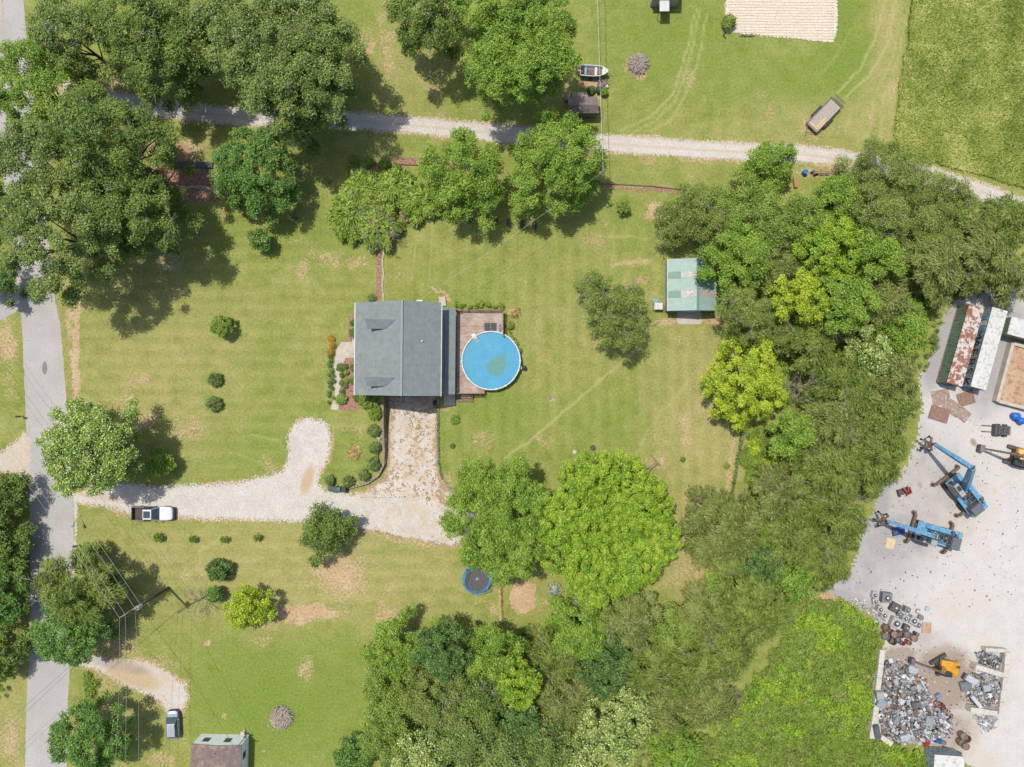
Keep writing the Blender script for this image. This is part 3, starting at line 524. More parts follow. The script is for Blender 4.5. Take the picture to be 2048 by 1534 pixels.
def bare_tree(px, py, rpx, h, label, cat='dead tree', name='bare_tree', group=None, n=16, mat=None, rad=.06):
    rr = random.Random(int(px+py)); zc = h*.6; x, y = P(px, py, zc); R = rpx/SC*(1-zc/CAM_H); t = thing(name, label, cat, (x, y, 0), 0, group)
    tr = MB(); tr.tube([(0, 0, -.1), (.1, 0, h*.35), (0, .1, h*.6)], [rad*2.4, rad*1.8, rad], 6); tr.build('trunk', mat or GREYWOOD, t, smooth=True, fixn=False)
    br = MB()
    def grow(p, a, el_, l, r, dpt):
        q = (p[0]+cos(a)*cos(el_)*l, p[1]+sin(a)*cos(el_)*l, p[2]+sin(el_)*l); br.tube([p, q], [r, r*.55], 4, cap=False)
        if dpt > 0:
            for j in range(3): grow(tuple(p[i]+(q[i]-p[i])*(.45+.55*rr.random()) for i in range(3)), a+(rr.random()-.5)*1.7, el_*.7+(rr.random()-.4)*.5, l*.62, r*.5, dpt-1)
    for i in range(n): a = 2*pi*i/n+rr.random()*.5; grow((0, 0, h*(.2+.4*rr.random())), a, .15+rr.random()*.6, R*.62, rad, 3)
    br.build('branches', mat or GREYWOOD, t, fixn=False); return t
G1 = 'trees along the west road'; G2 = 'trees of the north lawn'; GW = 'trees of the east wood'; GS = 'trees of the south wood'; GC = 'cedars north of the house'
T = [
 # north-west and road side
 (140, 70, 82, 15, 'oakpale', 'grey-green tree in the top left corner, nearest the yellow line of the road', G1),
 (262, 38, 88, 16, 'oak', 'dark oak at the top edge, right of the grey-green corner tree', G1),
 (325, 105, 92, 15, 'oak', 'dark oak whose shadow falls on the west end of the gravel lane', G1),
 (415, 22, 80, 15, 'oakpale', 'oak at the top edge between the dark oaks and the broad lane oak', G1),
 (62, 165, 98, 14, 'green', 'yellow-green tree spreading over the road at the left edge', G1),
 (205, 285, 118, 18, 'oak', 'oak between the gravel lane end and the dark landscaping strip', G1),
 (70, 335, 105, 17, 'oakpale', 'pale oak covering the road south of the yellow-green tree', G1),
 (105, 470, 125, 19, 'oakpale', 'largest pale oak spreading over the road above the long lawn shadow', G1),
 (255, 425, 92, 16, 'oak', 'oak at the lower end of the red mulch bed', G1),
 (-16, 560, 46, 6, 'bluegreen', 'dark tree cut by the left edge by the side road', G1),
 (500, 338, 88, 10, 'maple', 'dense rounded dark green tree right of the red mulch bed', G2),
 (600, 245, 52, 11, 'oak', 'small oak overhanging the south edge of the gravel lane', G2),
 (850, 14, 88, 14, 'oak', 'dark oak at the top edge left of the tall bright tree', G2),
 (925, 345, 88, 11, 'green', 'bright green tree overhanging the lane, left one of the pair north of the pool', G2),
 (1114, 318, 98, 12, 'green', 'bright green tree by the small brown shed, right one of the pair', G2),
 (518, 477, 25, 3.6, 'maple', 'small dark green tree alone on the lawn below the rounded tree', G2),
 (441, 652, 22, 3.2, 'brightbush', 'small bright green sapling alone in the middle of the west lawn', G2),
 (150, 1185, 78, 12, 'feather', 'olive cedar beside the utility pole wires', G1),
 (130, 1262, 78, 9, 'maple', 'green broadleaf tree at the mouth of the lower left drive', G1),
 (170, 1485, 76, 10, 'maple', 'round green tree at the bottom left corner by the road', G1),
 (-24, 1005, 62, 7, 'oak', 'dark roadside tree at the left edge beneath the gravel drive mouth', G1),
 (-14, 1095, 56, 6.5, 'oak', 'dark roadside tree at the left edge, across the road from the mailbox', G1),
 (-20, 1195, 64, 7, 'maple', 'dark roadside tree at the left edge, level with the utility pole', G1),
 (-16, 1310, 58, 6.5, 'oak', 'dark roadside tree at the left edge, opposite the lower left drive', G1),
 (650, 1073, 56, 6, 'oak', 'dark olive green tree at the south edge of the white gravel drive', G2),
 (492, 1218, 46, 6, 'lime', 'yellow-green tree standing left of the orange bare soil', G2),
 (434, 1143, 23, 3, 'bluegreen', 'small dark round tree right of the curved bare strip', G2),
 (426, 1190, 15, 2.8, 'maple', 'small dark shrubby tree touching the yellow-green tree', G2),
 (182, 1103, 26, 4, 'loose', 'small rounded tree right of the roadside mailbox', G2),
 (315, 926, 30, 4, 'green', 'small bright tree in the shadow of the silver-leaved tree', G2),
 (1500, 762, 88, 10, 'lime', 'brilliant yellow-green tree at the edge of the lawn below the green roofed workshop', G2),
 # cedars
 (702, 428, 52, 2.8, 'cedar', 'leftmost feathery cedar of the row north of the house', GC),
 (725, 376, 44, 2.7, 'cedar', 'feathery cedar at the upper left end of the row, below the lane shrubs', GC),
 (785, 374, 44, 2.7, 'cedar', 'feathery cedar in the upper middle of the row north of the house', GC),
 (838, 400, 44, 2.9, 'cedar', 'feathery cedar touching the bright green tree', GC),
 # east wood, row by row
 (1545, 330, 62, 8, 'green', 'bright green tree covering the gravel lane left of the blue barrel', GW),
 (1785, 345, 86, 10, 'olive', 'grey-green airy tree covering the lane right of the trailer frame', GW),
 (1905, 410, 72, 10, 'olive', 'grey-olive tree beside the far right bend of the lane', GW),
 (2010, 440, 62, 10, 'feather', 'feathery tree at the right edge just below the lane', GW),
 (1685, 395, 58, 9, 'green', 'yellow-green tree below the rusty trailer frame', GW),
 (1400, 432, 80, 9, 'olive', 'olive tree at the left tip of the east wood above the workshop', GW),
 (1500, 425, 88, 11, 'loose', 'pale green loose crown left of centre in the upper wood', GW),
 (1600, 440, 74, 11, 'loose', 'pale green crown between the loose crown and the yellow-green tree', GW),
 (1478, 512, 76, 11, 'green', 'green tree hanging over the green roofed workshop', GW),
 (1560, 525, 62, 9, 'olive', 'olive crown immediately right of the tree over the workshop', GW),
 (1665, 500, 78, 12, 'lush', 'large lime crown in the middle of the upper wood', GW),
 (1748, 510, 64, 12, 'green', 'green crown right of the large lime crown', GW),
 (1762, 430, 60, 10, 'olive', 'grey-green crown under the airy lane tree', GW),
 (1850, 480, 82, 11, 'olive', 'dense olive crown north-west of the shipping containers', GW),
 (1958, 505, 82, 11, 'khaki', 'khaki feathery crown north of the containers', GW),
 (1872, 535, 72, 9, 'khaki', 'khaki feathery crown bordering the rusty container end', GW),
 (2020, 545, 62, 9, 'khaki', 'khaki feathery crown at the right edge above the third container', GW),
 (1600, 598, 60, 10, 'lime', 'vivid lime tree right of the green roofed workshop', GW),
 (1492, 625, 62, 9, 'olive', 'brownish olive tree touching the lower right workshop corner', GW),
 (1540, 655, 60, 9, 'olive', 'olive crown above the brilliant yellow-green tree', GW),
 (1690, 608, 66, 11, 'green', 'green crown between the vivid lime tree and the containers', GW),
 (1770, 600, 56, 10, 'khaki', 'khaki crown in the dark gap below the upper wood', GW),
 (1625, 685, 66, 10, 'feather', 'feathery crown below the vivid lime tree', GW),
 (1745, 705, 54, 10, 'pale', 'silvery grey leaved tree in the wood left of the gravel strip', GW),
 (1815, 655, 62, 9, 'green', 'green crown at the wood edge nearest the rusty container', GW),
 (1690, 770, 74, 10, 'feather', 'feathery crown below the silvery tree', GW),
 (1790, 752, 60, 9, 'khaki', 'khaki crown at the wood edge beside the steel plates', GW),
 (1770, 835, 78, 9, 'feather', 'feathery crown overhanging the yard north of the blue grab', GW),
 (1670, 855, 82, 10, 'khaki', 'khaki crown right of the grey leafless tree', GW),
 (1585, 868, 52, 7, 'green', 'low green crown below the grey leafless tree', GW),
 (1760, 925, 74, 9, 'feather', 'feathery crown touching the tip of the upper blue crane', GW),
 (1660, 945, 84, 10, 'feather', 'feathery crown in the middle of the lower wood', GW),
 (1560, 990, 66, 9, 'khaki', 'dark khaki crown left of the lower wood centre', GW),
 (1670, 1035, 78, 9, 'feather', 'feathery crown bordering the yard left of the lower blue crane', GW),
 (1450, 1062, 88, 7, 'khaki', 'wide khaki tree standing into the lawn, lower right', GW),
 (1585, 1075, 72, 9, 'feather', 'feathery crown between the wide khaki tree and the yard', GW),
 (1530, 1135, 50, 7, 'bluegreen', 'dark blue-green tree below the wide khaki tree', GW),
 (1660, 1125, 58, 8, 'feather', 'feathery crown at the bend of the yard edge', GW),
 (1595, 1165, 46, 7, 'green', 'bright green crown by the bottom of the yard edge', GW),
 (1425, 1165, 20, 2.5, 'green', 'small bright bush at the lawn corner below the wide khaki tree', GW),
 # south wood
 (1500, 1220, 86, 9, 'feather', 'grey-green feathery crown below the dark blue-green tree', GS),
 (1400, 1235, 64, 8, 'khaki', 'brownish feathery crown at the lawn corner', GS),
 (1345, 1262, 60, 8, 'loose', 'lime tinted loose crown among the brownish feathery crowns', GS),
 (1262, 1240, 62, 8, 'khaki', 'khaki crown right under the large bright round tree', GS),
 (1160, 1262, 74, 8, 'green', 'green crown beneath the play climber', GS),
 (1110, 1320, 62, 8, 'feather', 'feathery crown below and left of the play climber', GS),
 (1210, 1330, 74, 8, 'bluegreen', 'dark green crown in the middle of the south wood', GS),
 (1300, 1335, 66, 8, 'feather', 'feathery crown right of the dark middle crown', GS),
 (1130, 1400, 74, 8, 'khaki', 'pale khaki feathery crown at the left of the south wood', GS),
 (1225, 1465, 88, 9, 'pale', 'pale leaved broad tree at the bottom edge, largest of its colour', GS),
 (1385, 1345, 70, 8, 'feather', 'feathery crown left of the bright scrub slope', GS),
 (1460, 1310, 68, 8, 'feather', 'feathery crown above the bright scrub slope', GS),
 (1330, 1425, 66, 7, 'khaki', 'khaki crown right of the pale leaved broad tree', GS),
 (1425, 1410, 62, 7, 'khaki', 'khaki crown at the edge of the bright scrub slope', GS),
 (1350, 1500, 58, 7, 'green', 'green crown at the bottom edge right of the pale tree', GS),
 (1085, 1495, 68, 9, 'oakpale', 'dark mottled crown at the bottom edge left of the pale tree', GS),
 (1170, 1530, 46, 8, 'pale', 'pale crown cut by the bottom edge beneath the broad pale tree', GS),
 (800, 1300, 78, 11, 'green', 'bright green tree at the upper left corner of the south wood', GS),
 (882, 1300, 62, 11, 'bluegreen', 'darker green tree right of the corner tree', GS),
 (985, 1310, 66, 12, 'green', 'green tree at the foot of the old fence line', GS),
 (1035, 1365, 52, 12, 'lush', 'bright green tree left of the khaki feathery crowns', GS),
 (775, 1395, 68, 11, 'loose', 'yellow-tinged loose tree on the left edge of the south wood', GS),
 (868, 1390, 78, 12, 'olive', 'large olive crown in the lower left wood', GS),
 (955, 1392, 62, 12, 'oak', 'very dark crown between the olive crown and the bright green trees', GS),
 (770, 1470, 66, 10, 'loose', 'loose green crown at the lower left edge of the south wood', GS),
 (930, 1470, 82, 12, 'oakpale', 'grey-green crown with pale highlights near the bottom edge', GS),
 (838, 1515, 60, 10, 'pale', 'pale green crown at the bottom edge below the loose green crown', GS),
 (1010, 1520, 60, 11, 'oakpale', 'mottled crown at the bottom edge right of the grey-green crown', GS),
 (705, 1515, 42, 7, 'maple', 'low dark green tree at the bottom edge, leftmost of the south wood', GS),
 (1040, 1440, 46, 10, 'bluegreen', 'dark blue-green crown beside the pale khaki feathery crown', GS),
]
for t_ in T:
    wd_ = t_[6] in (GW, GS); hv = ((t_[0]*7+t_[1]*3) % 5-2)*.8 if wd_ else 0
    tree(t_[0], t_[1], t_[2]*(.93 if wd_ else 1), t_[3]+hv if t_[3] > 4 else t_[3], t_[4], t_[5], group=t_[6], twigs=7 if t_[4] in ('oakpale', 'olive', 'feather', 'khaki', 'oak') and t_[3] > 7 else 0)
tree(572, 118, 140, 18, 'oakpale', 'broad oak spreading over the gravel lane near the top', group=G2, twigs=14, lobes=[(560, 40, 85), (500, 110, 80), (590, 120, 80), (650, 90, 72), (550, 190, 78), (630, 175, 75), (480, 50, 60), (600, 30, 70)])
tree(1035, 90, 128, 17, 'green', 'tall bright green tree at the top edge by the boat', group=G2, lobes=[(960, 25, 48), (1030, 20, 60), (1090, 40, 60), (1000, 75, 62), (1080, 100, 68), (985, 130, 55), (1045, 150, 55), (1105, 130, 45), (985, 175, 32)])
tree(172, 893, 100, 12, 'silver', 'silver-leaved tree at the corner of the road and the white gravel drive', group=G1, lobes=[(150, 850, 52), (215, 865, 55), (115, 895, 42), (175, 900, 60), (235, 910, 42), (135, 945, 40), (195, 945, 45), (150, 965, 26)])
tree(1222, 1055, 145, 12, 'lush', 'very large dense bright green round tree below the wooden beam', group=G2, q=1.1, lobes=[(1180, 955, 55), (1250, 965, 60), (1155, 1030, 70), (1220, 1050, 80), (1290, 1020, 62), (1310, 1080, 55), (1150, 1110, 65), (1230, 1130, 70), (1280, 1120, 50), (1190, 1165, 45), (1120, 1050, 45)])
tree(1000, 1030, 118, 11, 'green', 'loose green tree leaning over the trampoline', group=G2, q=.8, lobes=[(1040, 930, 26), (960, 960, 48), (1020, 975, 50), (1070, 1010, 46), (945, 1030, 58), (1010, 1050, 60), (905, 1045, 28), (965, 1095, 48), (1050, 1090, 52), (1000, 1130, 36), (1045, 1135, 26), (940, 1110, 26)])
tree(1230, 615, 72, 9, 'olive', 'airy olive tree alone on the lawn left of the workshop', group=G2, q=.72, twigs=26, lobes=[(1190, 570, 36), (1220, 600, 40), (1265, 600, 34), (1215, 650, 42), (1265, 655, 36), (1245, 685, 22), (1185, 610, 24)])
tree(758, 452, 45, 3.4, 'cedar', 'cedar with grey dead twigs at the head of the mulch path', group=GC, twigs=34)
tree(1248, 413, 14, 2.2, 'brightbush', 'single rounded bright shrub on the lawn under the lane', 'shrub', zb=.2)
bare_tree(1608, 775, 36, 8, 'grey leafless tree right of the brilliant yellow-green tree', n=18, rad=.05)
bare_tree(392, 1205, 36, 5, 'thin leafless tree left of the yellow-green tree', n=12, rad=.04)
bare_tree(1415, 1000, 30, 3, 'fallen grey branches at the right end of the lawn', 'branches', 'fallen_branches', n=9, rad=.07)
bare_tree(1468, 1398, 20, 3.5, 'purplish bare shrub at the left edge of the bright scrub', 'shrub', 'bare_shrub', n=22, rad=.04)
bare_tree(1560, 1235, 26, 3, 'grey bare shrub above the bright scrub slope', 'shrub', 'bare_shrub', n=14, rad=.03)
bare_tree(585, 435, 13, 1.2, 'dark twiggy shrub in the shade of the rounded tree', 'shrub', 'bare_shrub', n=14, rad=.03, mat=BARK)
bare_tree(655, 364, 10, 1.2, 'tiny bare sapling below the lane tree shadow', 'sapling', 'bare_sapling', n=8, rad=.03, mat=BARK)
def shrub(px, py, r, h, st, label, group=None, cat='shrub'): return tree(px, py, r, h, st, label, cat, group, 'shrub', zb=.1)
WG = 'round shrubs along the curved retaining wall'
for px, py, r, st, lb in [(749, 862, 15, 'sage', 'round grey-green shrub on the curved wall, uppermost of the plain ones'), (751, 896, 14, 'sage', 'round grey-green shrub on the curved wall beside the white bird ornament'), (748, 929, 16, 'sage', 'round grey-green shrub on the curved wall where the wall starts to bend'),
    (729, 952, 14, 'sage', 'round grey-green shrub in the middle of the bend'), (697, 964, 14, 'sage', 'round grey-green shrub just right of the one behind the bins'), (660, 961, 12, 'sage', 'round grey-green shrub directly behind the bins')]: shrub(px-2, py, r-2.5, 1.3, st, lb, WG)
shrub(735, 800, 20, 1.8, 'brightbush', 'bright green shrub against the south wall of the house'); shrub(748, 826, 14, 1.4, 'brightbush', 'mixed yellow-green shrub below the bright one by the house'); shrub(716, 795, 10, .8, 'bush', 'dark low shrub at the corner of the mulch bed and the house')
shrub(427, 759, 14, 1.5, 'sage', 'dark round shrub on the west lawn, upper of two'); shrub(425, 808, 15, 1.6, 'sage', 'dark round shrub on the west lawn, lower of two')
for i, (px, py, r) in enumerate([(315, 1076, 9), (384, 1079, 7), (447, 1079, 7), (513, 1076, 7)]):
    shrub(px, py, r, 1.3, 'sapling', ['small sapling directly below the pickup truck', 'second small sapling of the row below the drive', 'third small sapling of the row, above the dark round tree', 'right-hand end sapling of the row below the drive'][i], 'saplings in a row below the drive', 'sapling')
for i, (px, py, r) in enumerate([(707, 321, 12), (737, 322, 11), (768, 328, 11), (792, 333, 9)]): shrub(px, py, r, 1.1, 'brightbush', ['leftmost round green shrub of the row under the lane', 'second round green shrub of the row under the lane', 'third round green shrub of the row, beside the mulch bed', 'right end shrub of the row, touching the mulch bed'][i], 'shrubs in a row under the lane')
for px, py, r, h, st, lb in [(910, 840, 9, .5, 'brightbush', 'small yellow-green plant on the lawn right of the apron'), (905, 892, 3, .3, 'bush', 'tiny dark plant below the yellow-green plant'), (707, 905, 14, .6, 'straw', 'low straw coloured plant in the small lawn by the wall'), (345, 274, 8, .7, 'straw', 'small grassy clump in the bare bed below the lane'), (743, 596, 8, .7, 'bush', 'small shrub at the foot of the mulch path'),
    (1029, 623, 10, 1.0, 'straw', 'brownish shrub at the deck corner'), (1020, 650, 8, .9, 'brightbush', 'green shrub right of the deck railing'), (1454, 932, 5, .4, 'brightbush', 'small mossy clump on the right of the lawn'), (1366, 919, 3, .3, 'bush', 'tiny dark clump right of the wooden beam'), (1183, 178, 8, 1.0, 'bush', 'dark shrub between the shed and the boat'), (1209, 182, 7, 1.2, 'brightbush', 'bright plant beside the black barrel'), (1402, 997, 5, .5, 'bush', 'tiny tuft by the fallen branches')]: shrub(px, py, r, h, st, lb)
# clumps in the front beds
FB = 'low plants in the front mulch beds'
for i, (px, py, r, st, lb) in enumerate([(705, 645, 5, 'bush', 'small plant in the upper mulch bed near its top'), (705, 665, 7, 'bush', 'dark plant in the upper mulch bed near its bottom'), (681, 735, 8, 'bush', 'leafy plant at the top left of the lower mulch bed'), (690, 733, 4, 'sage', 'tiny round plant right of the leafy plant'), (692, 745, 4, 'brightbush', 'yellowish round plant, upper of two in the lower bed'), (692, 761, 5, 'brightbush', 'yellowish round plant, lower of two in the lower bed'), (690, 772, 4, 'sage', 'tiny round plant under the yellowish ones'),
    (706, 735, 6, 'bush', 'dark plant against the front wall by the porch'), (706, 761, 6, 'bush', 'dark plant against the front wall in the middle'), (683, 750, 4, 'bush', 'narrow dark plant on the walk edge, upper'), (683, 766, 4, 'bush', 'narrow dark plant on the walk edge, middle'), (683, 783, 4, 'bush', 'narrow dark plant on the walk edge, lower'), (682, 798, 9, 'loose', 'spiky pale green plant at the bottom left of the lower bed')]): shrub(px, py, r, .6, st, lb, FB, 'plant')
# hedges: one planted mass each
def hedge(name, pts_px, wd, h, st, label, cat='hedge', kind=None, seed=1):
    rr = np.random.RandomState(seed); C = []; Q = []
    for (a, b), (c, d) in zip(pts_px, pts_px[1:]):
        n = max(2, int(math.hypot(c-a, d-b)/(wd*.28)))
        for i in range(n):
            t = i/n; j = (rr.rand(2)-.5)*wd*.7; x, y = P(a+(c-a)*t+j[0], b+(d-b)*t+j[1], h*.5); C.append((x, y, h*(.35+.3*rr.rand()))); Q.append(wd/SC*.32*(.8+.4*rr.rand()))
    V, col = leaves(rr, np.array(C), np.array(Q), st); V[:, :, 2] = np.maximum(V[:, :, 2], .02); o = quads_mesh(name, V, col, LEAF); return tag(o, label, cat, kind=kind)
hedge('flowering_hedge', [(664, 674), (665, 690), (663, 712)], 24, .9, 'flowers', 'orange and yellow flowering plants left of the front porch walk', 'flower bed')
hedge('border_hedge', [(662, 712), (660, 740), (663, 770), (662, 795), (660, 808)], 16, .7, 'bush', 'narrow green planting along the left side of the front walk')
hedge('border_hedge', [(912, 609), (960, 609), (1010, 611)], 15, .9, 'brightbush', 'yellow-green hedge along the north railing of the deck')
hedge('border_hedge', [(1020, 662), (1032, 682), (1042, 705)], 8, .5, 'brightbush', 'thin strip of plants curving round the right side of the pool')
hedge('border_hedge', [(874, 806), (876, 850), (878, 930), (884, 962)], 5, .4, 'bush', 'thin weedy strip on top of the right retaining wall')
hedge('yellow_ground_cover', [(178, 1362), (190, 1365), (185, 1385), (186, 1400)], 40, .5, 'brightbush', 'yellow-green ground cover patch beside the lower left drive', 'ground cover', 'stuff')
hedge('weed_strip', [(1487, 848), (1478, 900), (1468, 960), (1462, 990)], 7, .5, 'bush', 'strip of weeds along the old wire fence', 'weeds', 'stuff')
hedge('weed_strip', [(1002, 1150), (1003, 1200), (1004, 1245)], 4, .3, 'straw', 'dry weeds under the short fence line by the trampoline', 'weeds', 'stuff')
# scrub slope, undergrowth
def scrub(name, poly, n, hfun, st_list, label, seed, cat='undergrowth'):
    rr = np.random.RandomState(seed); pts = PP(poly); a = np.array(pts); lo, hi = a.min(0), a.max(0); Vs, Cs = [], []
    X = lo[0]+(hi[0]-lo[0])*rr.rand(n*3); Y = lo[1]+(hi[1]-lo[1])*rr.rand(n*3); d = polydist(pts, X, Y)+(fbm(X, Y, 3, seed)-.5)*3; k = d > .2; X, Y = X[k][:n], Y[k][:n]; sel = (fbm(X, Y, 7, seed+5)*len(st_list)*1.6-len(st_list)*.3).clip(0, len(st_list)-.01).astype(int)
    for i, st in enumerate(st_list):
        q = sel == i
        if q.sum() == 0: continue
        x, y = X[q], Y[q]; r = .3+.6*rr.rand(len(x))**2; z = hfun(x, y)*(.5+.7*rr.rand(len(x))); V, c = leaves(rr, np.stack([x, y, z*.7], -1), r, st, dens=.75, flat=.9); Vs.append(V); Cs.append(c)
    V = np.concatenate(Vs); C = np.concatenate(Cs); V[:, :, 2] = np.maximum(V[:, :, 2], .02); return tag(quads_mesh(name, V, C, LEAF), label, cat, kind='stuff')
scrub('scrub', [(1560, 1215), (1620, 1200), (1700, 1205), (1745, 1235), (1762, 1280), (1750, 1350), (1745, 1470), (1790, 1485), (1870, 1500), (1870, 1560), (1380, 1560), (1400, 1470), (1480, 1420), (1500, 1340), (1560, 1290)], 2900, lambda x, y: .5+.8*fbm(x, y, 5, 2), ['feather', 'olive', 'brightbush', 'loose', 'lush', 'green', 'cedar'], 'bright yellow-green scrub slope left of the scrap bays', 41)
scrub('undergrowth', [(-90, 960), (8, 965), (34, 1010), (20, 1060), (42, 1110), (24, 1170), (44, 1230), (22, 1290), (40, 1340), (8, 1410), (-90, 1440)], 330, lambda x, y: .9+1.2*fbm(x, y, 4, 3), ['bush', 'green', 'bluegreen'], 'dark undergrowth on the left verge below the drive mouth', 46)
scrub('undergrowth', [(1490, 850), (1560, 860), (1560, 940), (1500, 960), (1475, 940)], 240, lambda x, y: .6+0*x, ['lime', 'brightbush', 'loose'], 'yellow-green weeds right of the old wire fence', 43)
scrub('undergrowth', [(1380, 380), (1650, 380), (1900, 420), (2080, 440), (2080, 600), (1900, 600), (1850, 760), (1810, 900), (1740, 990), (1710, 1110), (1640, 1200), (1480, 1250), (1420, 1200), (1490, 980), (1530, 830), (1470, 700), (1440, 560), (1400, 480)], 1500, lambda x, y: .8+0*x, ['bush', 'olive', 'green'], 'low green undergrowth beneath the east wood', 44)
scrub('undergrowth', [(740, 1290), (1000, 1280), (1120, 1230), (1360, 1200), (1420, 1330), (1440, 1560), (700, 1560), (740, 1400)], 1000, lambda x, y: .8+0*x, ['bush', 'olive', 'green'], 'low green undergrowth beneath the south wood', 45)
# tall grass of the hay field: blades
def blades(name, poly, n, st, label, seed, hh=.2):
    rr = np.random.RandomState(seed); pts = PP(poly); a = np.array(pts); lo, hi = a.min(0), a.max(0); X = lo[0]+(hi[0]-lo[0])*rr.rand(n); Y = lo[1]+(hi[1]-lo[1])*rr.rand(n)
    k = polydist(pts, X, Y)+(fbm(X, Y, 1.5, seed)-.5)*1.0 > 0; X, Y = X[k], Y[k]; M = len(X); an = rr.rand(M)*pi*2; L = hh*(.5+rr.rand(M)); le = .5+rr.rand(M)*.6
    dx, dy = np.cos(an), np.sin(an); w_ = .05+.05*rr.rand(M); p0 = np.stack([X, Y, 0*X], -1); p1 = p0+np.stack([dx*L*le, dy*L*le, L], -1); s = np.stack([-dy*w_, dx*w_, 0*X], -1)
    V = np.stack([p0-s, p0+s, p1+s*.6, p1-s*.6], 1); f = fbm(X, Y, 2.6, seed+1); f2 = fbm(X, Y, 9, seed+2)
    pal = np.array([srgb(*c) for c in ST[st]['cols']])*2.05; k = np.clip((f*.9+f2*.7-.5+rr.rand(M)*.45)*4, 0, 3.99).astype(int); return tag(quads_mesh(name, V, pal[k]*(.8+.4*rr.rand(M))[:, None], LEAF), label, 'tall grass', kind='stuff')
ST['hay'] = dict(l=1, w=1, lo=(1, 1), cov=1, f=0, cols=[(118, 136, 62), (142, 154, 74), (162, 168, 90), (184, 186, 116)])
blades('tall_grass', [(1828, -30), (1812, 90), (1797, 180), (1786, 268), (1800, 300), (1850, 318), (1900, 335), (1960, 350), (2090, 390), (2090, -30)], 170000, 'hay', 'tall unmown hay field at the top right', 61)
# ------------------------------------------------------------------ house
def shingles(name, base, dark, per=.145, rot=0.0):
    m, nt, b = newmat(name); n = noise(nt, 1.2, 4, .6); f = noise(nt, 16, 2, .6); tc = nt.nodes['TC']
    br = N(nt, 'ShaderNodeTexBrick', offset=.5); br.inputs['Scale'].default_value = 1.0; br.inputs['Brick Width'].default_value = .32; br.inputs['Row Height'].default_value = per*1.6; br.inputs['Mortar Size'].default_value = .018
    br.inputs['Color1'].default_value = (*base, 1); br.inputs['Color2'].default_value = (*tuple(c*.9 for c in base), 1); br.inputs['Mortar'].default_value = (*dark, 1)
    mp = N(nt, 'ShaderNodeMapping'); mp.inputs['Rotation'].default_value = (0, 0, rot); nt.links.new(tc.outputs['Object'], mp.inputs[0]); nt.links.new(mp.outputs[0], br.inputs['Vector'])
    h = N(nt, 'ShaderNodeHueSaturation'); nt.links.new(br.outputs['Color'], h.inputs['Color']); nt.links.new(mth(nt, 'ADD', .45, mth(nt, 'ADD', mth(nt, 'MULTIPLY', n, .6), mth(nt, 'MULTIPLY', f, .5))), h.inputs['Value'])
    nt.links.new(h.outputs[0], b.inputs['Base Color']); b.inputs['Roughness'].default_value = .9; return m
SHG = shingles('grey_green_shingles', srgb(154, 163, 160), srgb(122, 131, 128), rot=pi/2)
SHB = shingles('brown_shingles', srgb(150, 132, 128), srgb(118, 102, 98))
SIDING = plain('cream_siding', srgb(214, 208, 196), srgb(200, 194, 182), .8, .7)
FOUND = plain('block_foundation', srgb(170, 160, 148), srgb(150, 140, 130), 3, .9)
def slab(m, pts, th=.12):
    """thin roof slab from 4 top corner points"""
    return m.add([*pts, *[(x, y, z-th) for x, y, z in pts]], [(0, 1, 2, 3), (7, 6, 5, 4), (0, 4, 5, 1), (1, 5, 6, 2), (2, 6, 7, 3), (3, 7, 4, 0)])
